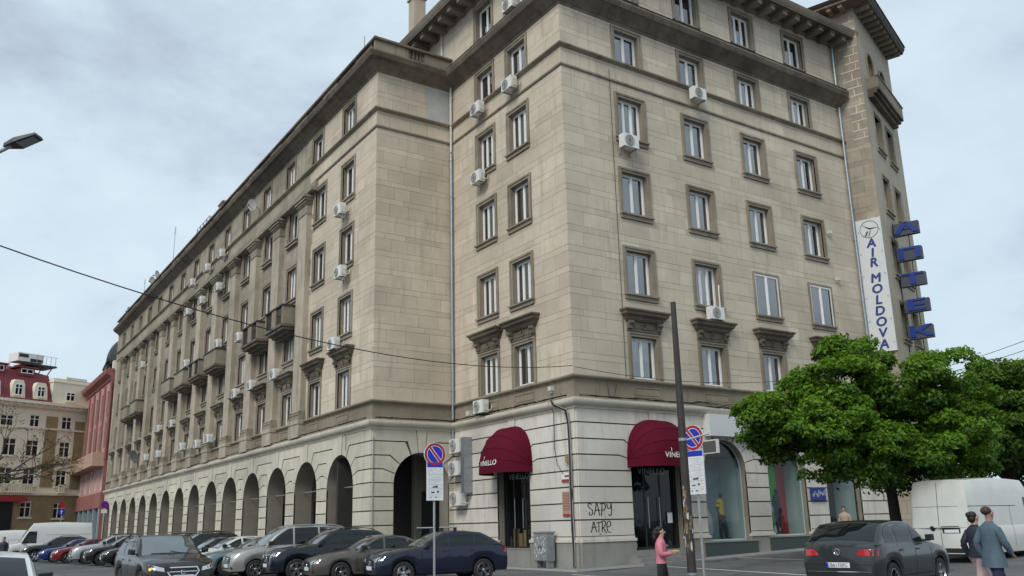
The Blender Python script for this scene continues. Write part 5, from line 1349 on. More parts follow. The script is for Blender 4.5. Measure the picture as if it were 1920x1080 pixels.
    if grille == 'kidney': front([(.02, zn - .30), (.27, zn - .30), (.29, zn - .12), (.20, zn - .09), (.02, zn - .09)], 'chrome', 'grille_frame', .016); front([(.04, zn - .285), (.255, zn - .285), (.27, zn - .13), (.04, zn - .11)], 'trim_black', 'grille', .02)
    if grille == 'hex': front([(-gw * h, zn - .20), (-gw * h * .8, zn - .34), (gw * h * .8, zn - .34), (gw * h, zn - .20), (gw * h * .85, zn - .08), (-gw * h * .85, zn - .08), (-gw * h * .8, zn - .11), (gw * h * .8, zn - .11), (gw * h * .92, zn - .20), (gw * h * .74, zn - .31), (-gw * h * .74, zn - .31), (-gw * h * .92, zn - .20)], 'chrome', 'grille_frame', .02, False); front([(-gw * h * .85, zn - .215), (gw * h * .85, zn - .215), (gw * h * .85, zn - .195), (-gw * h * .85, zn - .195)], 'chrome', 'grille_bar', .018, False)
    front([(-h * .62, zs - .01), (h * .62, zs - .01), (h * .55, zs + .12), (-h * .55, zs + .12)], 'trim_black', 'lower_intake', mirror=False)
    front([(h * .68, zs + .04), (h * .86, zs + .06), (h * .84, zs + .16), (h * .70, zs + .15)], 'trim_black', 'fog_light')
    # badge
    zb2 = zn - .21; hh = bv.ray_cast(Vector((6, 0, zb2)), Vector((-1, 0, 0))); xf = (hh[0].x if hh[0] else L / 2) + .025
    q = MB(); nn = 16; q.tube([(xf, .06 * math.cos(2 * PI * i / nn), zb2 + .06 * math.sin(2 * PI * i / nn)) for i in range(nn + 1)], .009, 5, cap=False); parts.append(('badge', q.mesh('badge', 'chrome'), []))
    hp = bv.ray_cast(Vector((6, 0, zs + .18)), Vector((-1, 0, 0))); xp = (hp[0].x if hp[0] else L / 2) + .01
    q = MB(); q.box(xp, xp + .02, -.26, .26, zs + .13, zs + .24); parts.append(('number_plate', q.mesh('number_plate', 'plate_white'), []))
    # rear end
    zt = ztail
    if panel:
        rear([(h * .86, .75), (h * .97, .75), (h * .97, 1.35), (h * .86, 1.35)], 'tail_red', 'tail_light')
        rear([(-.008, .5), (.008, .5), (.008, H * .93), (-.008, H * .93)], 'seam', 'door_seam', .004, False)
        for z_ in (H * .66, .52): rear([(-h * .9, z_), (h * .9, z_), (h * .9, z_ + .012), (-h * .9, z_ + .012)], 'seam', 'door_seam', .004, False, .3)
        rear([(-.62, .98), (-.06, .98), (-.06, 1.20), (-.62, 1.20)], 'trim_black', 'plate_recess', .005, False); rear([(-.58, 1.0), (-.12, 1.0), (-.12, 1.1), (-.58, 1.1)], 'plate_white', 'number_plate', .012, False)
        rear([(-h * .92, .3), (h * .92, .3), (h * .95, .52), (-h * .95, .52)], 'trim_black', 'rear_bumper', .02, False)
        nn = 14; rear([(-.22 * 0 + .24 + .085 * math.cos(2 * PI * i / nn), 1.13 + .085 * math.sin(2 * PI * i / nn)) for i in range(nn)], 'chrome', 'badge', .012, False); rear([(.24 + .07 * math.cos(2 * PI * i / nn), 1.13 + .07 * math.sin(2 * PI * i / nn)) for i in range(nn)], 'trim_black', 'badge', .014, False)
        side(line(fo + wb - .4, 1.02, L - .15, 1.02, .02), 'seam', 'body_crease', .004); side(line(fo + wb * .5, H * .66, L - .1, H * .66, .018), 'seam', 'body_crease', .004); side(line(fo + wb * .62, .55, fo + wb * .62, H * .66, .014), 'seam', 'door_seam', .004); side(line(fo + wb * .28, .5, fo + wb * .28, H * .7, .014), 'seam', 'door_seam', .004)
    else:
        rear([(h * .45, zt - .20), (h * .96, zt - .22), (h * .97, zt - .06), (h * .55, zt - .08)], 'tail_red', 'tail_light', inward=.2)
        rear([(-h * .78, zs - .02), (h * .78, zs - .02), (h * .88, zs + .20), (-h * .88, zs + .20)], 'trim_black', 'rear_bumper', .006, False); rear([(-h * .8, zs + .21), (h * .8, zs + .21), (h * .8, zs + .225), (-h * .8, zs + .225)], 'chrome', 'bumper_trim', .01, False)
        zpl = zs + .30; rear([(-.26, zpl), (.26, zpl), (.26, zpl + .11), (-.26, zpl + .11)], 'plate_white', 'number_plate', .012, False)
        hr = bv.ray_cast(Vector((-6, 0, zt - .13)), Vector((1, 0, 0))); xr_ = (hr[0].x if hr[0] else -L / 2) - .02
        q = MB(); nn = 16; q.tube([(xr_, .065 * math.cos(2 * PI * i / nn), zt - .13 + .065 * math.sin(2 * PI * i / nn)) for i in range(nn + 1)], .009, 5, cap=False); q.tube([(xr_, .035, zt - .09), (xr_, .012, zt - .17), (xr_, 0, zt - .135), (xr_, -.012, zt - .17), (xr_, -.035, zt - .09)], .007, 4); parts.append(('badge', q.mesh('badge', 'chrome'), []))
        rear([(-h * .82, zs + .36), (h * .82, zs + .36), (h * .82, zs + .37), (-h * .82, zs + .37)], 'seam', 'tailgate_seam', .004, False)
    # mirrors
    for s in (1, -1):
        q = MB(); x = X(xc + .32); y = s * (hw(xc + .3) * .945 + .13); z = ztop_(xc + .3) + .09
        ring = [(.0, -.09, -.05), (.0, .09, -.05), (.0, .10, .05), (.0, -.08, .06)]
        for k, (dx, sc) in enumerate(((-.08, .85), (-.04, 1.0), (.04, .95), (.09, .55))):
            for (a_, b_, c_) in ring: q.v.append((x + dx, y + b_ * sc, z + c_ * sc * 1.3))
        for k in range(3):
            for j in range(4): q.f.append([k * 4 + j, k * 4 + (j + 1) % 4, (k + 1) * 4 + (j + 1) % 4, (k + 1) * 4 + j]); q.m.append(0)
        q.f += [[0, 1, 2, 3], [15, 14, 13, 12]]; q.m += [0, 0]; q.box(x - .03, x + .03, min(y - s * .17, y), max(y - s * .17, y), z - .08, z - .04)
        parts.append(('mirror', q.mesh('mirror', 'trim_black', smooth=50), []))
    # wipers
    q = MB()
    for y0 in (-.05, .45):
        pts = []
        for k in range(5):
            y = y0 - .12 * k; hh = bv.ray_cast(Vector((X(xc) + .04 - .03 * k, y, 3)), Vector((0, 0, -1))); 
            if hh[0]: pts.append(hh[0] + Vector((0, 0, .02)))
        if len(pts) > 1: q.tube(pts, .008, 4)
    if q.v: parts.append(('wiper', q.mesh('wiper', 'trim_black'), []))
    if rails:
        q = MB()
        for s in (1, -1):
            pts = []
            for k in range(9):
                x = lerp(xr0 + .12, xr1 - .05, k / 8); pts.append((X(x), s * (cabw(x, H - .08) - .06), zr(x) - .01 + (.05 if 0 < k < 8 else 0)))
            q.tube(pts, .018, 6)
        parts.append(('roof_rail', q.mesh('roof_rail', rails), []))
    q = MB(); q.box(-L / 2 + .35, L / 2 - .35, -hw0 * .62, hw0 * .62, zs - .06, min(zcowl, .8)); parts.append(('underbody', q.mesh('underbody', 'trim_black'), []))  # dark box added inside the hollow body to block light
    MODELS[key] = dict(parts=parts, L=L, W=W, wheels=[(X(fo), 1), (X(fo), -1), (X(fo + wb), 1), (X(fo + wb), -1)], wr=wr, wy=hw0 - .13, dark=dark_rims)
def vehicle(name, key, nose, az, label, colour, cat='car', group=None, z=0.0, centre=None):
    m = MODELS[key]; d = Vector((math.cos(az), math.sin(az)))
    c = Vector(centre) if centre else Vector(nose) - d * m['L'] / 2
    o = empty(name, label, cat, (c.x, c.y, gz(c.x, c.y) + z), az, group)
    for nm, me, ch in m['parts']:
        q = put(nm, me, o)
        if nm == 'body': q.material_slots[0].link = 'OBJECT'; q.material_slots[0].material = MAT[colour]; body = q
    ty, rm = wheel_mesh(m['wr'], m['dark'])
    for (x, s) in m['wheels']:
        wq = put('wheel', ty, o, T(x, s * m['wy'], m['wr']) @ (Matrix.Rotation(0 if s > 0 else PI, 4, 'Z'))); put('rim', rm, wq)
    return o
model('crossover', 4.27, 1.77, 1.54, 2.57, .84, .335, .30, .84, 1.06, 1.10, 1.06, 1.28, 2.15, 3.35, 4.05, 2.28, 3.12, 3.72, suv=True, grille='wing', gw=.42)
model('sedan', 4.55, 1.80, 1.45, 2.68, .92, .32, .25, .74, .96, 1.04, 1.00, 1.30, 2.15, 3.10, 3.95, 2.35, 3.15, 3.45, grille='bar', gw=.4)
model('suv', 4.65, 1.88, 1.67, 2.81, .88, .36, .32, .94, 1.14, 1.18, 1.14, 1.40, 2.20, 3.75, 4.45, 2.40, 3.30, 4.05, suv=True, grille='kidney', rails='trim_black', gw=.34)
model('minivan', 4.50, 1.80, 1.83, 2.73, .88, .325, .27, .88, 1.12, 1.18, 1.14, 1.05, 1.95, 4.22, 4.44, 2.25, 3.20, 4.05, tumble=.18, grille='bar', rails='zinc', gw=.5)
model('bigsedan', 5.0, 1.94, 1.46, 2.99, .93, .345, .25, .76, .98, 1.05, 1.02, 1.42, 2.30, 3.35, 4.30, 2.55, 3.42, 3.75, grille='bar', gw=.36)
model('hatch', 4.30, 1.80, 1.48, 2.65, .88, .32, .26, .78, 1.00, 1.06, 1.02, 1.20, 2.10, 3.45, 4.08, 2.28, 3.12, 3.62, grille='hex', gw=.40)
model('wagon', 4.82, 1.84, 1.62, 2.75, 1.0, .35, .33, .86, 1.07, 1.12, 1.08, 1.42, 2.22, 3.95, 4.62, 2.50, 3.38, 4.25, suv=True, grille='hex', rails='trim_black', gw=.46, dark_rims=False)
model('compactsuv', 4.23, 1.82, 1.60, 2.59, .83, .345, .30, .88, 1.08, 1.10, 1.06, 1.25, 2.08, 3.50, 4.06, 2.25, 3.10, 3.66, suv=True, grille='bar', gw=.55)
model('panelvan', 5.95, 2.04, 2.72, 3.66, 1.0, .35, .36, 1.02, 1.22, 1.20, 1.20, 1.05, 1.95, 5.80, 5.93, 2.25, 0, tumble=.035, panel=True, grille='bar', gw=.6, nose=.14)
model('lowvan', 5.3, 1.98, 2.25, 3.2, 1.0, .34, .34, .98, 1.20, 1.18, 1.18, 1.05, 1.9, 5.15, 5.28, 2.25, 0, tumble=.04, panel=True, grille='bar', gw=.6, nose=.14)
PK = 'cars parked in the row before the arcade'
W180 = R(180)
mz = vehicle('parked_car', 'crossover', (-8.85, -.95), R(171), 'dark navy crossover with bare roof bars, nearest of the parked row', 'paint_navy', group=PK)
b = MB()
for x in (.35, -.42): b.tube([(x, -.78, 1.63), (x, .78, 1.63)], .028, 6, 0); b.box(x - .04, x + .04, -.66, -.56, 1.50, 1.62, 1); b.box(x - .04, x + .04, .56, .66, 1.50, 1.62, 1)
b.build('roof_bars', ['alloy', 'trim_black'], mz)
vehicle('parked_car', 'sedan', (-9.75, 1.9), R(172), 'brownish grey sedan parked beside the navy crossover', 'paint_taupe', group=PK)
vehicle('parked_car', 'suv', (-10.25, 4.55), R(174), 'very dark blue SUV with twin chrome grille parked third in the row', 'paint_ink', group=PK)
vehicle('parked_car', 'minivan', (-10.85, 7.15), R(176), 'tall beige silver people carrier with roof rails in the parked row', 'paint_silver', group=PK)
vehicle('parked_car', 'bigsedan', (-11.2, 9.8), R(177), 'blue grey saloon with wide chrome grille in the parked row', 'paint_teal', group=PK)
vehicle('parked_car', 'hatch', (-11.2, 12.5), R(178), 'white hatchback in the parked row beside the blue grey saloon', 'paint_white', group=PK)
vehicle('parked_car', 'sedan', (-11.3, 15.3), R(178), 'black saloon in the parked row behind the white hatchback', 'paint_black', group=PK)
vehicle('parked_car', 'suv', (-11.4, 18.2), R(178), 'black SUV showing its roof behind the brown estate car', 'paint_black', group=PK)
vehicle('parked_car', 'sedan', (-11.6, 21.0), R(178), 'white saloon partly hidden behind the brown estate car', 'paint_white', group=PK)
vehicle('parked_car', 'wagon', (-11.6, 24.0), R(178), 'black estate car partly hidden behind the brown estate car', 'paint_black', group=PK)
vehicle('parked_car', 'hatch', (-12.0, 27.0), R(178), 'dark brown hatchback far along the parked row', 'paint_brown', group=PK)
vehicle('parked_car', 'compactsuv', (-12.4, 30.0), R(178), 'dark compact SUV with chrome trim next to the silver grey SUV', 'paint_brown', group=PK)
vehicle('parked_car', 'suv', (-12.7, 33.5), R(178), 'silver grey SUV with dark bumper beside the red car', 'paint_lightgrey', group=PK)
vehicle('parked_car', 'hatch', (-13.3, 37.0), R(178), 'small red hatchback far along the parked row', 'paint_red', group=PK)
vehicle('parked_car', 'sedan', (-13.7, 40.5), R(178), 'bright blue saloon far along the parked row', 'paint_blue', group=PK)
vehicle('parked_car', 'suv', (-14.4, 44.5), R(176), 'dark SUV parked in front of the white panel van', 'paint_ink', group=PK)
vehicle('parked_van', 'panelvan', (-15.3, 49.0), R(176), 'long white panel van at the far end of the parked row', 'paint_white', 'van')
vehicle('parked_van', 'lowvan', (-17.3, 55.0), R(170), 'white delivery van with a red and black emblem, farthest on the left', 'paint_white', 'van')
sb = vehicle('moving_car', 'wagon', None, R(0), 'dark brown estate car driving towards the viewer with an orange indicator lit', 'paint_brown', centre=(-14.35, 1.2))
sb.rotation_euler = (0, 0, math.atan2(CAM.y - 1.2, CAM.x + 14.35) + R(13))
b = MB(); b.box(2.15, 2.28, -.84, -.70, .70, .76); b.build('indicator', 'indicator', sb)
wh = vehicle('moving_car', 'hatch', None, R(0), 'silver white hatchback seen from behind, cut by the left edge', 'paint_white', centre=(-19.83, -13.15)); wh.rotation_euler = (0, 0, R(86))
tr = vehicle('parked_car', 'compactsuv', None, R(10), 'dark grey compact SUV seen from behind, in front of the white van', 'paint_grey', centre=(-1.35, -13.2), z=-.03)
MB().merge(text('CB6175PC', .105, .0, 1.0), Matrix.Rotation(R(-90), 4, 'Z')).build('plate_lettering', 'black_paint', tr, T(-4.23 / 2 - .034, 0, .655))
b = MB(); b.box(-2.155, -2.140, .215, .258, .605, .705); b.build('plate_band', 'sign_blue', tr)
cv = vehicle('parked_van', 'panelvan', None, R(3), 'high-roofed dusty white panel van parked behind the grey compact SUV', 'van_white', 'van', centre=(9.45, -9.95), z=-.16)
# ------------------------------------------------------------------ trees
def at(u, v, dep):
    """world point seen at photograph pixel (u,v) at the given distance along the view axis"""
    return CAM + (r_ * ((u - 960) / FPX) + d_ * ((v - CY) / FPX) + f_) * dep
def leafmat(name, c0, c1):
    m, t, p = mk(name); nd, ln = t.nodes.new, t.links.new
    o = [n for n in t.nodes if n.type == 'OUTPUT_MATERIAL'][0]
    a = nd('ShaderNodeAttribute'); a.attribute_name = 'tone'; rp = nd('ShaderNodeValToRGB')
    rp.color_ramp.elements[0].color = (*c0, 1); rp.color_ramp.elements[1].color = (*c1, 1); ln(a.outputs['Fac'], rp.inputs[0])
    p.inputs['Roughness'].default_value = .55; p.inputs['Specular IOR Level'].default_value = .35
    ln(rp.outputs[0], p.inputs['Base Color'])
    tr_ = nd('ShaderNodeBsdfTranslucent'); ln(rp.outputs[0], tr_.inputs[0]); mxs = nd('ShaderNodeMixShader'); mxs.inputs[0].default_value = .38
    ln(p.outputs[0], mxs.inputs[1]); ln(tr_.outputs[0], mxs.inputs[2]); ln(mxs.outputs[0], o.inputs[0])
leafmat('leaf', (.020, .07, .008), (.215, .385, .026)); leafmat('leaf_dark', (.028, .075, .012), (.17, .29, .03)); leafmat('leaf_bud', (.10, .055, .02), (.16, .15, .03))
plain('bark', (.055, .045, .036), .9, noise=.35, nscale=6, bump=.6); plain('bark_dark', (.03, .026, .022), .9, noise=.3, nscale=8)
def leaves(lobes, per, size, seed, clump=.30, droop=.25):
    """foliage: every lobe is broken into flat tufts set on its surface, every tuft a dome of leaves; air stays between the tufts"""
    rng = np.random.default_rng(seed); P = []; Nn = []; Tn = []
    for (c, rad, wgt) in lobes:
        c = np.array(c); rad = np.array(rad); k = max(7, int(wgt * 4.4))
        d = rng.normal(size=(k, 3)); d[:, 2] = d[:, 2] * .75 + .30; d /= np.linalg.norm(d, axis=1)[:, None]
        rr_ = rng.uniform(.60, 1.0, k)[:, None]; cc = c + d * rad * rr_
        for i in range(k):
            tr_ = clump * rng.uniform(1.2, 2.1); n = int(per * (tr_ / clump) ** 2 * rng.uniform(.8, 1.2))
            e = rng.normal(size=(n, 3)); e[:, 2] = np.abs(e[:, 2]) * .95 - .25; e += d[i] * .25; e /= np.linalg.norm(e, axis=1)[:, None]
            sh = rng.uniform(.72, 1.06, n)[:, None]; q = e * sh * tr_ * np.array([1.0, 1.0, .74]); q += rng.normal(size=(n, 3)) * .03
            P.append(cc[i] + q); nn = e * .55 + np.array([0, 0, .45]) + rng.normal(size=(n, 3)) * .38; Nn.append(nn)
            Tn.append(np.clip(.30 + .40 * e[:, 2] + .14 * d[i][2] + rng.normal(0, .07) + rng.normal(0, .13, n), 0, 1))  # light from above put into the colour: upper leaves paler, plus random tone
    P = np.concatenate(P); Nn = np.concatenate(Nn); Tn = np.concatenate(Tn); Nn /= np.linalg.norm(Nn, axis=1)[:, None]
    n = len(P); a = rng.normal(size=(n, 3)); a[:, 2] -= .5; a -= (a * Nn).sum(1)[:, None] * Nn; a /= np.linalg.norm(a, axis=1)[:, None]; b_ = np.cross(Nn, a)
    s = size * rng.uniform(.65, 1.35, n)[:, None]
    V = np.stack([P - a * s, P + b_ * s * .5 + Nn * s * .12, P + a * s - Nn * s * .3, P - b_ * s * .5 + Nn * s * .12], 1).reshape(-1, 3)
    return V, np.repeat(Tn, 4)
def leaf_mesh(V, tn, mat):
    n = len(V) // 4; me = bpy.data.meshes.new('crown'); me.vertices.add(len(V)); me.vertices.foreach_set('co', V.astype(np.float32).ravel())
    me.loops.add(4 * n); me.loops.foreach_set('vertex_index', np.arange(4 * n, dtype=np.int32)); me.polygons.add(n); me.polygons.foreach_set('loop_start', np.arange(0, 4 * n, 4, dtype=np.int32))
    me.attributes.new('tone', 'FLOAT', 'POINT').data.foreach_set('value', tn.astype(np.float32)); me.materials.append(MAT[mat]); me.update(calc_edges=True); me.validate()
    return me
def tree(label, base, fork, lobes, per, size, seed, mat, r0=.24, clump=.3):
    o = empty('leafy_tree', label, 'tree', base); B = Vector(base); b = MB(); rnd = random.Random(seed)
    F = Vector(fork); b.tube([(0, 0, -.05), (0.03, 0, .25), tuple((F - B) * .5 + Vector((.05, .04, 0))), tuple(F - B)], [r0 * 1.35, r0, r0 * .85, r0 * .72], 12)
    for (c, rad, wgt) in lobes:
        e_ = Vector(c) - B; s = F - B; m1 = s.lerp(e_, .45) + Vector((rnd.uniform(-.2, .2), rnd.uniform(-.2, .2), .25)); b.tube([s - Vector((0, 0, .25)), m1, e_], [r0 * .5, r0 * .3, r0 * .1], 7)
        for k in range(5):
            d = Vector((rnd.gauss(0, 1), rnd.gauss(0, 1), rnd.gauss(.3, .7))).normalized(); t_ = e_ + Vector((d.x * rad[0], d.y * rad[1], d.z * rad[2])) * .85; st = m1.lerp(e_, rnd.uniform(.2, 1)); b.tube([st, st.lerp(t_, .5) + Vector((0, 0, .1)), t_], [r0 * .16, r0 * .09, r0 * .03], 5)
    b.build('trunk', 'bark_dark', o, smooth=50)
    V, tn = leaves(lobes, per, size, seed, clump); V = V - np.array(base); put('crown', leaf_mesh(V, tn, mat), o)
    return o
D1 = 30.0; k1 = FPX / D1
lob = []
for (u, v, ru, rv, dd) in ((1600, 678, 62, 50, 0), (1570, 730, 95, 55, -.6), (1465, 775, 72, 50, -.5), (1425, 795, 38, 46, .4), (1545, 815, 105, 62, -1.4), (1690, 735, 105, 58, .2), (1790, 760, 72, 58, .8), (1752, 840, 100, 60, -.9), (1625, 850, 88, 52, -1.3), (1488, 845, 58, 42, 0), (1670, 790, 120, 70, 1.4), (1825, 825, 40, 50, .6), (1600, 770, 110, 70, .8), (1545, 882, 60, 34, -.6), (1710, 884, 75, 34, -.4), (1810, 868, 44, 34, .2), (1455, 835, 50, 50, .3), (1630, 890, 70, 30, -1.0), (1590, 660, 48, 40, .3), (1770, 700, 70, 40, .5), (1680, 850, 110, 55, .8), (1500, 800, 90, 60, .9)):
    c = at(u, v, D1 + dd); lob.append(((c.x, c.y, c.z), (ru / k1, ru / k1 * .95, rv / k1), ru * rv / 900))
tb = at(1682, 975, D1)
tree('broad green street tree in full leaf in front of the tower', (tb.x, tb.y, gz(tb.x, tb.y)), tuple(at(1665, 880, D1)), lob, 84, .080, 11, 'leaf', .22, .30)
D2 = 44.0; k2 = FPX / D2; lob = []
for (u, v, ru, rv, dd) in ((1875, 722, 72, 46, 0), (1945, 755, 85, 70, .5), (1830, 770, 60, 60, 1), (1885, 800, 90, 70, -.8), (1970, 830, 90, 70, 0), (1850, 850, 80, 50, .4), (1930, 880, 90, 40, -.5), (1790, 855, 50, 35, 1)):
    c = at(u, v, D2 + dd); lob.append(((c.x, c.y, c.z), (ru / k2, ru / k2, rv / k2), ru * rv / 520))
tb = at(1905, 990, D2)
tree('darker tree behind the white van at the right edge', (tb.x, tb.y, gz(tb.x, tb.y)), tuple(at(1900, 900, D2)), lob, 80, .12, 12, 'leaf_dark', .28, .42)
# sparse budding tree at the left edge
def bare_tree(label, base, top, seed, target):
    o = empty('budding_tree', label, 'tree', base); rnd = random.Random(seed); b = MB(); B = Vector(base); tips = []
    b.tube([(0, 0, -.05), (0, 0, 2.5), (.1, .05, top)], [.19, .15, .11], 10)
    def grow(p, d, ln_, r, lv):
        q = p + d * ln_ * .5 + Vector((rnd.uniform(-.1, .1), rnd.uniform(-.1, .1), rnd.uniform(0, .1))) * ln_; e_ = q + (d + Vector((rnd.uniform(-.25, .25), rnd.uniform(-.25, .25), rnd.uniform(-.1, .3)))).normalized() * ln_ * .5
        b.tube([p, q, e_], [r, r * .75, r * .5], 5 if lv < 3 else 4)
        if lv >= 5: tips.append(e_); return
        for k in range(3 if lv < 4 else 2):
            nd_ = (d + Vector((rnd.gauss(0, .5), rnd.gauss(0, .5), rnd.gauss(.05, .35)))).normalized(); grow(p.lerp(e_, rnd.uniform(.5, 1)), nd_, ln_ * rnd.uniform(.6, .8), r * .55, lv + 1)
            if lv >= 3: tips.append(e_)
    for dv in target: grow(Vector((.1, .05, top - .3)), Vector(dv).normalized(), 2.1, .075, 1)
    b.build('branches', 'bark', o)
    rng = np.random.default_rng(seed); tp = np.array([tuple(t_) for t_ in tips]); tp = tp[rng.random(len(tp)) < .6]; lobes = None
    n = len(tp) * 3; P = np.repeat(tp, 3, 0) + rng.normal(size=(n, 3)) * .09; Nn = rng.normal(size=(n, 3)); Nn /= np.linalg.norm(Nn, axis=1)[:, None]; a = rng.normal(size=(n, 3)); a -= (a * Nn).sum(1)[:, None] * Nn; a /= np.linalg.norm(a, axis=1)[:, None]; q = np.cross(Nn, a); s = .06 * rng.uniform(.6, 1.4, n)[:, None]
    V = np.stack([P - a * s, P + q * s * .5, P + a * s, P - q * s * .5], 1).reshape(-1, 3); put('crown', leaf_mesh(V, np.repeat(rng.random(n), 4), 'leaf_bud'), o)
D3 = 42.0; tb = at(-62, 1000, D3)
bare_tree('half bare budding tree reaching in from the left edge', (tb.x, tb.y, 0), 4.2, 5, [tuple(r_ + Vector((0, 0, .45))), tuple(r_ * .6 + Vector((0, 0, .9))), tuple(r_ + f_ * .4 + Vector((0, 0, .15))), tuple(-r_ + Vector((0, 0, .6))), tuple(-f_ + Vector((0, 0, .6))), tuple(r_ * .9 - f_ * .5 + Vector((0, 0, .3)))])
# ------------------------------------------------------------------ people
plain('skin', (.48, .29, .21), .55); plain('skin_tan', (.36, .20, .14), .55); plain('hair_dark', (.012, .009, .008), .6); plain('hair_brown', (.05, .028, .016), .65); plain('jacket_pink', (.60, .20, .25), .8, noise=.10, nscale=9, bump=.7); plain('shirt_wine', (.06, .01, .015), .8); plain('trousers_black', (.012, .012, .014), .8); plain('jacket_blue', (.075, .115, .15), .75, noise=.14, nscale=8, bump=.8); plain('trousers_navy', (.02, .022, .06), .8); plain('jacket_navy', (.012, .016, .03), .6, nscale=9, bump=.8); plain('trousers_pink', (.52, .36, .34), .8, noise=.08, nscale=8, bump=.3); plain('coat_beige', (.42, .32, .24), .8, noise=.1, nscale=9); plain('shoe', (.02, .02, .02), .6); plain('mannequin_black', (.012, .013, .015), .35); plain('polo_yellow', (.55, .38, .02), .8); plain('suit_navy', (.012, .016, .05), .75); plain('shirt_white', (.7, .7, .7), .8); plain('food', (.62, .36, .14), .7)
def skinned(name, J, E, root, mat, parent, sub=2):
    """grow one continuous surface over joints {name: (pos, radius)} and edges, with the Skin modifier"""
    ks = list(J); me = bpy.data.meshes.new(name); me.from_pydata([J[k][0] for k in ks], [(ks.index(a), ks.index(b)) for a, b in E], [])
    o = bpy.data.objects.new(name, me); C.objects.link(o); o.modifiers.new('skin', 'SKIN').use_smooth_shade = True
    for i, k in enumerate(ks):
        r = J[k][1]; sv_ = me.skin_vertices[0].data[i]; sv_.radius = r if isinstance(r, tuple) else (r, r); sv_.use_root = (k == root)
    s = o.modifiers.new('sub', 'SUBSURF'); s.levels = sub; s.render_levels = sub
    dg = bpy.context.evaluated_depsgraph_get(); m2 = bpy.data.meshes.new_from_object(o.evaluated_get(dg)); bpy.data.objects.remove(o)
    m2.name = name; m2.materials.clear(); m2.materials.append(MAT[mat]); m2.polygons.foreach_set('use_smooth', [True] * len(m2.polygons))
    return put(name, m2, parent)
def ell(b, c, r, n=10, mi=0):
    pr = [(max(.0005, math.cos(a)), math.sin(a)) for a in [-PI / 2 + PI * i / n for i in range(n + 1)]]; o = len(b.v)
    b.lathe(pr, n + 4, mi=mi, cap=False)
    for i in range(o, len(b.v)): x, y, z = b.v[i]; b.v[i] = (c[0] + x * r[0], c[1] + y * r[1], c[2] + z * r[2])
def person(name, label, cat, loc, az, H, pose, cols, hair='short', z=0.0, group=None):
    """pose: elbow/wrist/knee/ankle offsets; x forward, y left; unit height scaled by H"""
    o = empty(name, label, cat, (loc[0], loc[1], gz(loc[0], loc[1]) + z), az, group); k = H
    v = lambda x, y, q: (x * k, y * k, q * k)
    sk, top, bot, hr = cols; ln_ = pose.get('lean', 0.0)
    J = {'pelvis': (v(0, 0, .525), (.050 * k, .066 * k)), 'waist': (v(ln_ * .3, 0, .60), (.045 * k, .062 * k)), 'chest': (v(ln_ * .7, 0, .71), (.050 * k, .07 * k)), 'neckb': (v(ln_, 0, .80), (.032 * k, .040 * k)), 'neck': (v(ln_ + .008, 0, .845), .030 * k), 'jaw': (v(ln_ + .020, 0, .888), (.043 * k, .036 * k)), 'skull': (v(ln_ + .012, 0, .937), (.052 * k, .042 * k)), 'crown': (v(ln_ + .006, 0, .968), (.030 * k, .026 * k))}
    E = [('pelvis', 'waist'), ('waist', 'chest'), ('chest', 'neckb'), ('neckb', 'neck'), ('neck', 'jaw'), ('jaw', 'skull'), ('skull', 'crown')]
    arms, legs = [], []
    for s, nm in ((1, 'l'), (-1, 'r')):
        sh = (ln_ * .95, s * .104, .775); el = pose['elbow_' + nm]; wr_ = pose['wrist_' + nm]
        J['sh' + nm] = (v(*sh), .030 * k); J['el' + nm] = (v(*el), .025 * k); J['wr' + nm] = (v(*wr_), .017 * k); E += [('chest', 'sh' + nm), ('sh' + nm, 'el' + nm), ('el' + nm, 'wr' + nm)]; arms += ['sh' + nm, 'el' + nm, 'wr' + nm]
        dv = (Vector(wr_) - Vector(el)).normalized(); sd_ = dv.cross(Vector((0, 0, 1))); sd_ = sd_.normalized() if sd_.length > .1 else Vector((1, 0, 0)); cu = Vector((0, 0, 1)) if abs(dv.z) < .8 else Vector((s * -1, 0, 0)).cross(dv) * .0 + Vector((0, -s, 0))
        pm_ = Vector(wr_) + dv * .032; J['pa' + nm] = (v(*pm_), (.018 * k, .010 * k)); E.append(('wr' + nm, 'pa' + nm))
        for i, (off, ln2) in enumerate(((-.014, .040), (-.005, .046), (.005, .043), (.014, .034))):
            p1 = pm_ + dv * .016 + sd_ * off; p2 = p1 + dv * ln2 * .55 + cu * .006; p3 = p2 + dv * ln2 * .35 + cu * .014
            for q, (pp, rr_) in enumerate(((p1, .0056), (p2, .0052), (p3, .0042))): J['f%s%d%d' % (nm, i, q)] = (v(*pp), rr_ * k)
            E += [('pa' + nm, 'f%s%d0' % (nm, i)), ('f%s%d0' % (nm, i), 'f%s%d1' % (nm, i)), ('f%s%d1' % (nm, i), 'f%s%d2' % (nm, i))]
        t1 = Vector(wr_) + dv * .018 + sd_ * (.020 * s); t2 = t1 + dv * .022 + sd_ * (.010 * s) + cu * .008; J['t' + nm + '0'] = (v(*t1), .0062 * k); J['t' + nm + '1'] = (v(*t2), .005 * k); E += [('wr' + nm, 't' + nm + '0'), ('t' + nm + '0', 't' + nm + '1')]
        kn = pose['knee_' + nm]; an = pose['ankle_' + nm]
        J['hip' + nm] = (v(0, s * .05, .50), .044 * k); J['kn' + nm] = (v(*kn), .034 * k); J['an' + nm] = (v(*an), .022 * k); J['to' + nm] = (v(an[0] + .075, an[1], an[2] - .028), .018 * k); E += [('pelvis', 'hip' + nm), ('hip' + nm, 'kn' + nm), ('kn' + nm, 'an' + nm), ('an' + nm, 'to' + nm)]
    body = skinned('body', J, E, 'pelvis', sk, o)
    # face
    hx = ln_ + .012
    b = MB(); ell(b, v(hx + .050, 0, .917), (.012 * k, .008 * k, .014 * k), 6)
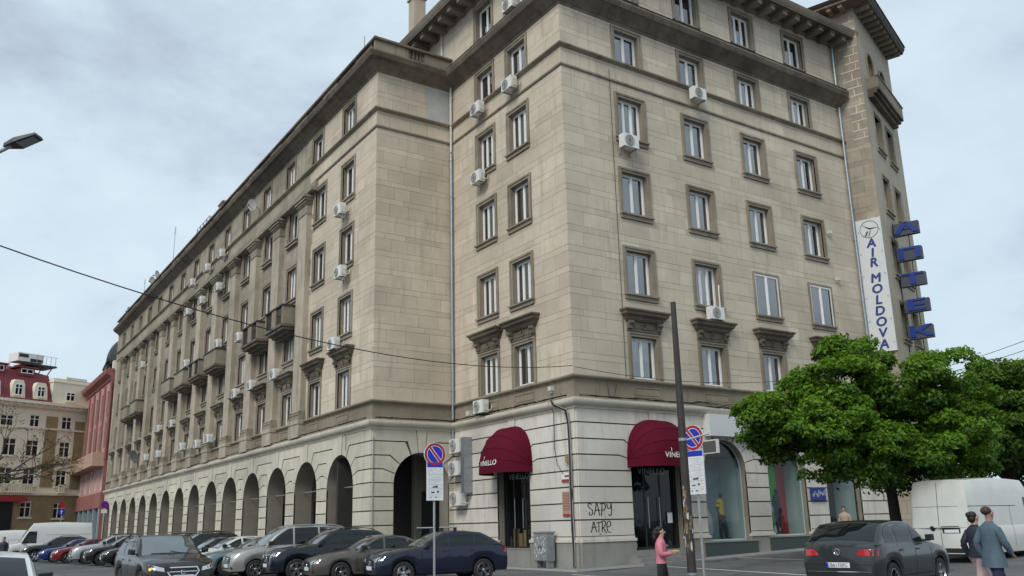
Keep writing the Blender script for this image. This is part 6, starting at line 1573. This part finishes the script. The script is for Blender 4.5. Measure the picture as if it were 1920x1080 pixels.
    for s in (1, -1): ell(b, v(hx + .002, s * .0475, .922), (.012 * k, .006 * k, .019 * k), 6)
    b.build('nose_and_ears', sk, body, smooth=80)
    if sk != 'mannequin_black':
        b = MB()
        for s in (1, -1): ell(b, v(hx + .043, s * .019, .932), (.004 * k, .008 * k, .005 * k), 5); b.box((hx + .038) * k, (hx + .046) * k, s * .019 * k - .010 * k, s * .019 * k + .010 * k, .947 * k, .951 * k)
        b.build('eyes', 'hair_dark', body); b = MB(); ell(b, v(hx + .046, 0, .893), (.004 * k, .014 * k, .004 * k), 6); b.build('mouth', 'shirt_wine', body)
    # hair
    if hair:
        b = MB(); ell(b, v(hx - .022, 0, .952), (.052 * k, .050 * k, .044 * k), 12)
        if hair != 'short': ell(b, v(hx - .034, 0, .915), (.042 * k, .047 * k, .050 * k), 10)
        if hair == 'bun': ell(b, v(hx - .062, 0, .955), (.034 * k, .034 * k, .032 * k), 8)
        if hair == 'tail':
            ell(b, v(hx - .075, 0, .905), (.034 * k, .034 * k, .045 * k), 8); ell(b, v(hx - .088, 0, .855), (.028 * k, .03 * k, .05 * k), 8); ell(b, v(hx - .07, .02 * k, .94), (.03 * k, .03 * k, .03 * k), 8)
        b.build('hair', hr, o, smooth=80)
    # clothes: one lofted shell for the trunk with sleeves growing out of it, one for the trousers
    g = pose.get('puff', 1.2) / 1.2; hem = pose.get('hem', .47); fl = pose.get('flare', 1.08); short = pose.get('short_sleeve')
    def loft(b, rings, n=18):
        o_ = len(b.v)
        for i, (cx, cy, z_, rx, ry) in enumerate(rings):
            for j in range(n):
                a_ = 2 * PI * j / n; wob = 1 + .025 * math.sin(3 * a_ + z_ * 40) ; b.v.append((( cx + rx * math.cos(a_) * wob) * k, (cy + ry * math.sin(a_) * wob) * k, z_ * k))
        for i in range(len(rings) - 1):
            for j in range(n): j2 = (j + 1) % n; b.f.append([o_ + i * n + j, o_ + i * n + j2, o_ + (i + 1) * n + j2, o_ + (i + 1) * n + j]); b.m.append(0)
        b.f.append([o_ + j for j in range(n - 1, -1, -1)]); b.f.append([o_ + (len(rings) - 1) * n + j for j in range(n)]); b.m += [0, 0]
    b = MB(); hz = [(0, 0, hem, .078 * fl * g, .104 * fl * g)]
    if hem < .5: hz.append((0, 0, .52, .076 * g * (1 + (fl - 1) * .4), .104 * g * (1 + (fl - 1) * .3)))
    loft(b, hz + [(ln_ * .3, 0, .60, .068 * g, .094 * g), (ln_ * .5, 0, .66, .070 * g, .098 * g), (ln_ * .7, 0, .72, .074 * g, .106 * g), (ln_ * .8, 0, .77, .070 * g, .112 * g), (ln_ * .9, 0, .797, .060 * g, .106), (ln_, 0, .818, .050, .082), (ln_, 0, .832, .042, .056), (ln_ + .005, 0, .848, .037, .040)])
    for s, nm in ((1, 'l'), (-1, 'r')):
        S_, E_, W_ = [Vector(J[q + nm][0]) for q in ('sh', 'el', 'wr')]
        if short: pts = [S_ + Vector((0, -s * .045 * k, .016 * k))] + [S_.lerp(E_, t_) for t_ in (.08, .4, .7)]; rs = [.026, .040, .041, .042]
        else: pts = [S_ + Vector((0, -s * .045 * k, .016 * k)), S_.lerp(E_, .06), S_.lerp(E_, .5), S_.lerp(E_, .92), E_.lerp(W_, .12), E_.lerp(W_, .6), E_.lerp(W_, .97)]; rs = [.026, .040, .040, .036, .036, .031, .027]
        b.tube(pts, [q * k * (.9 + .1 * g) for q in rs], 12)
    b.build('jacket' if not short else 'shirt', top, o, smooth=60)
    w_ = pose.get('wide', 1.25); b = MB(); loft(b, [(0, 0, .455, .055, .07), (0, 0, .50, .064, .088), (0, 0, .56, .060, .082), (0, 0, .60, .056, .078)])
    for s, nm in ((1, 'l'), (-1, 'r')):
        H_, K_, A_ = [Vector(J[q + nm][0]) for q in ('hip', 'kn', 'an')]
        b.tube([H_ + Vector((0, 0, .02 * k)), H_.lerp(K_, .15), H_.lerp(K_, .5), H_.lerp(K_, .92), K_.lerp(A_, .1), K_.lerp(A_, .5), K_.lerp(A_, .95)], [q * k for q in (.050, .059, .050 * (.8 + .2 * w_), .036 * w_, .035 * w_, .034 * w_, .029 * w_)], 14)
    b.build('trousers', bot, o, smooth=60)
    for s in 'lr':
        an = Vector(J['an' + s][0]); b = MB(); ell(b, (an.x + .03 * k, an.y, max(.02 * k, an.z - .022 * k)), (.075 * k, .028 * k, .024 * k), 8); b.build('shoe', 'shoe', o, smooth=80)
    return o
STAND = dict(elbow_l=(-.02, .135, .63), wrist_l=(.03, .13, .50), elbow_r=(-.02, -.135, .63), wrist_r=(.03, -.13, .50), knee_l=(.01, .055, .28), ankle_l=(0, .06, .04), knee_r=(.01, -.055, .28), ankle_r=(0, -.06, .04))
WALK = dict(STAND, elbow_l=(-.07, .135, .64), wrist_l=(-.02, .13, .51), elbow_r=(.04, -.135, .64), wrist_r=(.12, -.11, .54), knee_l=(.09, .05, .29), ankle_l=(.12, .05, .045), knee_r=(-.02, -.05, .28), ankle_r=(-.14, -.05, .08))
EAT = dict(STAND, elbow_l=(.02, .13, .64), wrist_l=(.13, .045, .66), elbow_r=(.01, -.14, .635), wrist_r=(.13, -.05, .645), knee_l=(.05, .05, .28), ankle_l=(.06, .05, .04), knee_r=(-.02, -.05, .28), ankle_r=(-.07, -.05, .05), hem=.52, puff=1.18, flare=1.0)
az_r = math.atan2(r_.y, r_.x)
pw_ = person('person', 'woman in a pink jacket eating while walking past the dark pole', 'person', at(1237, 1000, 18.5)[:2], az_r - R(14), 1.60, EAT, ('skin', 'jacket_pink', 'trousers_black', 'hair_dark'), 'tail', z=-.05)
b = MB(); b.add([(.124, -.035, .98), (.124, .035, .98), (.126, .03, 1.15), (.126, -.03, 1.15), (.098, .035, 1.29), (.098, -.035, 1.29)], [(0, 1, 2, 3), (3, 2, 4, 5)]); o_ = b.build('shirt', 'shirt_wine', pw_)
b = MB(); ell(b, (.30, 0, 1.075), (.10, .03, .022), 8); tag(b.build('snack', 'food', None, pw_.matrix_basis), 'flat snack held in the hands of the woman in pink', 'snack')
person('person', 'tall man in a grey blue jacket walking at the right edge', 'person', at(1856, 1000, 16.0)[:2], az_r + R(10), 1.83, dict(WALK, hem=.40, flare=1.2, puff=1.34, wide=1.45), ('skin_tan', 'jacket_blue', 'trousers_navy', 'hair_brown'), 'short', z=-.05)
person('person', 'woman with black bun, dark jacket and pale pink trousers beside the tall man', 'person', at(1828, 1000, 16.7)[:2], az_r + R(10), 1.70, dict(WALK, hem=.49, puff=1.25, wide=1.7), ('skin', 'jacket_navy', 'trousers_pink', 'hair_dark'), 'bun', z=.0)
person('person', 'person in a beige coat by the shop door behind the grey SUV', 'person', (13.55, -1.5), R(205), 1.72, dict(STAND, hem=.30, flare=1.3, puff=1.3), ('skin', 'coat_beige', 'trousers_black', 'hair_dark'), 'long', z=.05)
person('person', 'person in dark clothes standing far off at the left edge', 'person', at(9, 1000, 52)[:2], R(250), 1.72, dict(STAND, hem=.33, flare=1.2, puff=1.3), ('skin', 'jacket_navy', 'trousers_black', 'hair_dark'), 'short')
person('mannequin', 'mannequin in a yellow polo shirt in the first shop window', 'mannequin', (8.1, .62), R(-70), 2.0, dict(STAND, short_sleeve=True, hem=.50, flare=.95, puff=1.16, knee_l=(.05, .07, .28), ankle_l=(.06, .09, .04)), ('mannequin_black', 'polo_yellow', 'trousers_black', None), None, z=.64)
person('mannequin', 'mannequin in a navy suit in the shop window with green and red backdrop', 'mannequin', (11.7, .62), R(-70), 2.0, dict(STAND, hem=.42, flare=1.05), ('mannequin_black', 'suit_navy', 'suit_navy', None), None, z=.74)
# ------------------------------------------------------------------ background buildings
stone('pink_wall', (.48, .27, .25), (.58, .35, .325), stain=(.22, .09, .08), amount=.4, streak=.4); stone('red_wall', (.27, .11, .10), (.35, .155, .14), stain=(.14, .05, .045), amount=.3); stone('tan_balcony', (.46, .30, .22), (.54, .37, .28), amount=.3)
stone('cream_wall', (.76, .71, .56), (.84, .79, .64), stain=(.60, .54, .42), amount=.3, streak=.25); stone('brown_stone', (.30, .23, .125), (.38, .30, .17), stain=(.19, .145, .08), amount=.4); plain('mansard', (.17, .022, .03), .6, noise=.15); plain('shop_blue', (.25, .31, .34), .6); plain('dome_copper', (.030, .038, .035), .5, metal=.3, noise=.4, nscale=2)
glass('pane_far', refl=.14, trans=.55)
def far_window(parent, M, u, z, w_, h, sill=True, cross=True, fm='pvc'):
    wn = put('window', cached(('fw', round(w_, 2), round(h, 2), fm), lambda: _fw(w_, h, cross, fm)), parent, M @ T(u, 0, z))
    put('pane', cached(('fp', round(w_, 2), round(h, 2)), lambda: MB().add([(-w_ / 2, .14, 0), (w_ / 2, .14, 0), (w_ / 2, .14, h), (-w_ / 2, .14, h)], [(0, 1, 2, 3)]).mesh('pane', 'car_glass')), wn)
    if sill: put('sill', cached(('fs', round(w_, 2)), lambda: MB().box(-w_ / 2 - .18, w_ / 2 + .18, -.16, .05, -.14, 0).mesh('sill', 'cream_wall')), wn)
def _fw(w_, h, cross, fm):
    b = MB(); f = .09
    b.box(-w_ / 2, w_ / 2, .08, .14, 0, f); b.box(-w_ / 2, w_ / 2, .08, .14, h - f, h); b.box(-w_ / 2, -w_ / 2 + f, .08, .14, f, h - f); b.box(w_ / 2 - f, w_ / 2, .08, .14, f, h - f)
    b.box(-.05, .05, .07, .14, f, h - f)
    if cross: b.box(-w_ / 2 + f, w_ / 2 - f, .075, .135, h * .66 - .04, h * .66 + .04)
    return b.mesh('window', fm)
# pink building continuing the arcade line
pk = empty('pink_building', 'pink and red town house with tan balcony at the far end of the arcade', 'building', (BX, 78.6, 0))
FPk = frame((-.15, 19.5), (0, -1), (1, 0)); LP_ = 19.5
wz = [(9.6, 6.3), (16.5, 3.2)]
holes = []
for i in range(5):
    u = 2.2 + 3.8 * i; holes += [(u - .75, u + .75, 11.2, 17.6), (u - .75, u + .75, 6.6, 9.0)]
b = MB()
for q in cut([(0, LP_, 6.2, 19.6)], holes): b.box(q[0], q[1], 0, .3, q[2], q[3])
b.build('wall', 'pink_wall', pk, FPk)
b = MB(); b.box(0, LP_, .35, 6, 0, 19.5); b.box(0, .3, .3, 10, 0, 19.6); b.build('room', 'room_dark', pk, FPk)
b = MB(); b.box(0, .35, -.12, 9, 0, 19.6, 0); b.build('party_wall', 'red_wall', pk, FPk @ T(LP_ - .33, 0, 0))
for i in range(6):
    u = .35 + 3.78 * i; MB().box(u - .38, u + .38, -.16, 0, 9.8, 18.4).build('pilaster', 'red_wall', pk, FPk)
b = sweep([(-.15, 0), (-.15, LP_)], [(-.1, 18.7), (.15, 18.7), (.2, 19.0), (.7, 19.3), (.8, 19.6), (.8, 19.8), (-.1, 19.95)]).build('cornice', 'red_wall', pk)
for i in range(5):
    u = 2.2 + 3.8 * i; far_window(pk, FPk, u, 6.6, 1.5, 2.4, False); far_window(pk, FPk, u, 11.2, 1.5, 2.9, False, fm='curtain_beige'); far_window(pk, FPk, u, 14.6, 1.5, 2.9, False, fm='curtain_beige'); MB().box(u - .75, u + .75, .05, .2, 14.1, 14.6).build('spandrel', 'pink_wall', pk, FPk)
b = MB(); b.box(1.0, LP_ - .6, -1.3, 0, 9.1, 9.5); b.box(1.0, LP_ - .6, -1.3, -1.15, 9.5, 10.6); b.box(1.0, 1.15, -1.15, 0, 9.5, 10.6); b.box(LP_ - .75, LP_ - .6, -1.15, 0, 9.5, 10.6); b.build('balcony', 'tan_balcony', pk, FPk)
b = MB(); b.box(0, LP_, -.25, .3, 4.6, 6.25); b.build('shop_fascia', 'red_wall', pk, FPk)
for i in range(6): u = .4 + 3.7 * i; MB().box(u - .35, u + .35, -.2, .3, 0, 4.6).build('pillar', 'shop_blue', pk, FPk)
for i in range(5): u = 2.25 + 3.7 * i; MB().box(u - 1.5, u + 1.5, .2, .28, .4, 4.3).build('shop_window', 'car_glass', pk, FPk)
MB().box(-.2, 8, 0, LP_, 19.5, 19.7).build('roof', 'roof_dark', pk)
for (y_, h_) in ((2, 1.0), (6, .9), (11, .8)): MB().box(.1, .9, y_, y_ + .8, 19.7, 19.7 + h_ + .5).build('chimney', 'cream_wall', pk)
# dome on a drum above the pink building
dm = empty('dome', 'dark copper dome with lantern windows rising behind the far end of the wing', 'dome', (BX + 2.6, 85.0, 19.7))
b = MB(); b.lathe([(2.6, 0), (2.6, .4), (2.4, .5), (2.4, 1.5), (2.75, 1.7), (2.75, 2.0)], 8); b.build('drum', 'dome_copper', dm)
b = MB(); b.lathe([(2.7 * math.cos(a), 2.0 + 3.3 * math.sin(a)) for a in [PI / 2 * i / 10 for i in range(11)]][:-1] + [(.25, 5.3), (.25, 5.9), (.02, 6.3)], 16); b.build('shell', 'dome_copper', dm, smooth=30)
for k in range(8):
    a = 2 * PI * k / 8 + .2; b = MB(); b.tube([(2.6 * math.cos(a), 2.6 * math.sin(a), .0), (2.9 * math.cos(a), 2.9 * math.sin(a), 1.0), (2.5 * math.cos(a), 2.5 * math.sin(a), 2.3)], .28, 6); b.build('dormer', 'dome_copper', dm)
# cream building with red mansard closing the street
TC = R(24); cu_ = Vector((math.cos(TC), math.sin(TC))); ci = Vector((-math.sin(TC), math.cos(TC)))
P0 = at(80, 960, 105.0); org = Vector((P0.x, P0.y)) - cu_ * 16.0
cr = empty('cream_building', 'cream corner building with brown bands and red mansard roof across the street', 'building', (org.x, org.y, 0))
FC = frame((0, 0), cu_, ci); CW = 22.0
def fc(u, v):
    """facade coordinates of a photograph pixel on the cream facade"""
    d = (r_ * ((u - 960) / FPX) + d_ * ((v - CY) / FPX) + f_); n = Vector((ci.x, ci.y, 0)); o = Vector((org.x, org.y, 0)); t_ = (o - CAM).dot(n) / d.dot(n); p = CAM + d * t_
    return (p - o).dot(Vector((cu_.x, cu_.y, 0))), p.z
zcor = fc(80, 754)[1]; zstr = fc(80, 927)[1]; z800 = fc(60, 801)[1]
wins = []
for (u0, u1, v0, v1) in ((57, 73, 777, 801), (117, 133, 781, 806), (2, 24, 776, 800), (6, 28, 820, 854), (50, 70, 824, 856), (112, 129, 828, 858), (-2, 20, 875, 910), (44, 63, 878, 911), (106, 122, 881, 913), (38, 56, 941, 970), (100, 116, 943, 972), (-45, -25, 775, 798), (-50, -28, 818, 852), (-55, -33, 873, 908)):
    a_, zt_ = fc(u0, v0); c_, zb_ = fc(u1, v1); wins.append((a_, c_, zb_, zt_))
b = MB()
for q in cut([(0, CW, 0, zcor)], wins): b.box(q[0], q[1], 0, .3, q[2], q[3], 1 if q[3] < zstr + .01 else 0)
b.build('wall', ['cream_wall', 'brown_stone'], cr, FC)
b = MB(); b.box(0, CW, .5, 10, 0, zcor); b.build('room', 'room_dark', cr, FC)
for (a_, c_, zb_, zt_) in wins: far_window(cr, FC, (a_ + c_) / 2, zb_, c_ - a_, zt_ - zb_)
bw = cut([(0, CW, .3, zstr - .15)], [(a - .12, c - .12 + .24, z0 - .1, z1 + .1) for a, c, z0, z1 in wins if z1 < zstr]); b = MB()
for q in bw: b.box(q[0], q[1], -.05, 0, q[2], q[3], skip='k')
b.build('ground_facing', 'brown_stone', cr, FC)
for (ua, va, ub, vb) in ((87, 780, 104, 900), (141, 790, 170, 905)):
    a0, zt_ = fc(ua, va); a1, zb_ = fc(ub, vb); MB().box(a0, a0 + 1.5, -.04, 0, zb_ - .9, zt_).build('brown_band', 'brown_stone', cr, FC)
for (zz, d_out, h_) in ((zcor - .35, .7, .35), (zcor - .75, .35, .4), (z800 - .15, .15, .2), (zstr - .1, .3, .3)): MB().box(-.1, CW + .2, -d_out, 0, zz, zz + h_).build('cornice', 'cream_wall', cr, FC)
for k in range(22): MB().box(.3 + k, .6 + k, -.55, 0, zcor - .6, zcor - .36).build('bracket', 'cream_wall', cr, FC)
a_, z_ = fc(30, 915); b = MB()
for (u0, u1) in ((-40, 58), (105, 122)):
    a0, a1 = fc(u0, 915)[0], fc(u1, 915)[0]; zz = zstr + .25
    b.box(a0, a1, -.55, 0, zz - .1, zz); b.box(a0, a1, -.55, -.4, zz + .8, zz + .95); n = int((a1 - a0) / .3)
    for k in range(n): b.box(a0 + .3 * k + .05, a0 + .3 * k + .2, -.52, -.42, zz, zz + .8)
b.build('balustrade', 'cream_wall', cr, FC)
ua, _ = fc(97, 750); zm = fc(60, 703)[1]
b = MB(); b.add([(-.2, -.2, zcor), (ua, -.2, zcor), (ua, 1.3, zm + .4), (-.2, 1.3, zm + 1.0), (-.2, 6, zm + 3.6), (ua, 6, zm + 1.6)], [(0, 1, 2, 3), (3, 2, 5, 4)]); b.build('mansard_roof', 'mansard', cr, FC)
zp = fc(130, 712)[1]; b = MB(); b.box(ua, CW, .0, 5, zcor, zp); b.box(ua - .1, CW + .1, -.12, 5.1, zp - .5, zp - .35); b.box(ua + 1.6, CW - 2, -.05, 5, zp, zp + .3); b.build('attic_wall', 'cream_wall', cr, FC)
a0, z1 = fc(124, 735); a1, z0 = fc(139, 753); far_window(cr, FC @ T(0, -.15, 0), (a0 + a1) / 2, z0, a1 - a0, z1 - z0)
for (u0, u1, v0, v1) in ((22, 46, 710, 742), (64, 88, 716, 746), (-25, 0, 705, 738)):
    a0, z1 = fc(u0, v0); a1, z0 = fc(u1, v1); c_ = (a0 + a1) / 2; w_ = a1 - a0; b = MB()
    b.slab([(c_ - w_ / 2, z0 - .3), (c_ + w_ / 2, z0 - .3), (c_ + w_ / 2 - .15, z1 - .5), (c_ + .5, z1), (c_ - .5, z1), (c_ - w_ / 2 + .15, z1 - .5)], -.1, 1.6); b.build('dormer', 'cream_wall', cr, FC); far_window(cr, FC @ T(0, -.26, 0), c_, z0, .95, (z1 - z0) * .72)
for (u0, u1, v0, v1) in ((48, 70, 688, 700), (-2, 15, 680, 693)):
    a0, z1 = fc(u0, v0); a1, z0 = fc(u1, v1); MB().box(a0 - .2, a1 + .2, 1.0, 4, z0 - .3, z1 + .1).build('roof_dormer', 'mansard', cr, FC); MB().box(a0 - .5, a1 + .5, .7, 4, z1 + .1, z1 + .25).build('roof_dormer', 'mansard', cr, FC); far_window(cr, FC @ T(0, .86, 0), (a0 + a1) / 2, z0, a1 - a0, z1 - z0, False, False)
a0, z1 = fc(53, 655); a1, z0 = fc(99, 681); hv = empty('roof_unit', 'boxy white ventilation unit on a dark steel platform on the red roof', 'ventilation unit'); hv.matrix_world = Matrix.Translation((org.x, org.y, 0)) @ FC @ T(0, 2.2, 0)
MB().box(a0, a1, 0, 2.2, z0 + .2, z1).build('housing', 'white_plastic', hv); b = MB(); b.box(a0 + .12, a0 + (a1 - a0) * .4, -.03, 0, z0 + .7, z1 - .15); b.box(a0 + (a1 - a0) * .48, a1 - .1, -.03, 0, z0 + .25, z0 + (z1 - z0) * .5); b.build('grille', 'trim_black', hv)
ap, zp2 = fc(122, 684); MB().box(a0 + 1, ap, -.4, 2.8, z0 - .2, z0).build('platform', 'iron', hv); b = MB()
for k in range(4): b.tube([(ap - .4 - 1.2 * k, 0, z0 - .2), (ap - 1.3 - 1.2 * k, 1.5, z0 - 3.2)], .07, 5)
b.build('strut', 'iron', hv)
b = MB(); 
for k in range(5): b.tube([(ap - .2 - .6 * k, -.3, z0), (ap - .2 - .6 * k, -.3, z0 + 1.1)], .03, 4)
b.tube([(ap - 2.7, -.3, z0 + 1.1), (ap, -.3, z0 + 1.1)], .03, 4); b.build('rail', 'cable_grey', hv)
a0, zr1 = fc(-30, 930); a1, zr0 = fc(45, 939); MB().box(a0, a1, -.6, -.05, zr0 - .1, zr1).build('shop_sign', 'plaque_red', cr, FC)
MB().box(a0, fc(22, 950)[0], -.2, -.06, .1, zr0 - .1).build('shop_door', 'shop_black', cr, FC)
# small building parts and mast beyond the tower
e3 = TP1 + td * 9
q = empty('far_house', 'pinkish house corner with mast seen beyond the tower', 'building', (e3.x + 1.0, e3.y + 2.5, 0))
MB().box(-1, .9, 0, 8, 0, 10.3).build('wall', 'tan_balcony', q); MB().box(-1.2, 1.1, -.2, 8.2, 10.3, 10.5).build('roof', 'roof_tile', q); b = MB(); b.tube([(-.4, .5, 10.3), (-.4, .5, 14.0)], .04, 5); b.tube([(-.4, -.3, 13.9), (-.4, 1.1, 13.9)], .02, 4); b.tube([(-.4, -.1, 13.3), (-.4, .9, 13.3)], .02, 4); b.build('mast', 'cable_grey', q)
# street signs far left
def far_sign(px, py, dep, kind, label):
    p_ = at(px, py, dep); q = empty('street_sign', label, 'sign', (p_.x, p_.y, 0), face_cam(p_.x, p_.y, R(12))); zc = p_.z
    MB().tube([(0, .05, 0), (0, .05, zc + .3)], .03, 6).build('post', 'post_grey', q); d = MB(); d.lathe([(.001, -.012), (.33, -.012), (.33, .012), (.001, .012)], 24, 'y', (0, 0, zc)); dd = d.build('disc', 'sign_blue', q)
    if kind == 'arrow':
        b = MB(); b.slab([(-.04, zc - .2), (.04, zc - .2), (.04, zc + .05), (.12, zc + .05), (0, zc + .22), (-.12, zc + .05), (-.04, zc + .05)], -.02, -.013); b.build('arrow', 'sign_white', dd); d = MB(); d.lathe([(.001, -.012), (.3, -.012), (.3, .012), (.001, .012)], 20, 'y', (0, 0, zc + .72)); d.build('red_disc', 'sign_red', q)
    else:
        b = MB(); n = 28
        for i in range(n): a = 2 * PI * i / n; b.v += [(.25 * math.cos(a), -.016, zc + .25 * math.sin(a)), (.32 * math.cos(a), -.016, zc + .32 * math.sin(a))]
        for i in range(n): j = (i + 1) % n; b.f.append([2 * i, 2 * j, 2 * j + 1, 2 * i + 1]); b.m.append(0)
        b.add([(-.19, -.017, zc + .15), (-.14, -.017, zc + .2), (.19, -.017, zc - .15), (.14, -.017, zc - .2)], [(0, 3, 2, 1)]); b.build('red_ring', 'sign_red', dd); MB().box(-.25, .25, -.012, .012, zc - .75, zc - .42).build('plate', 'sign_white', q)
far_sign(115, 960, 88, 'arrow', 'round blue arrow sign under a red disc far off at the left'); far_sign(196, 946, 78, 'park', 'round blue no parking sign beside the far arcade arches')
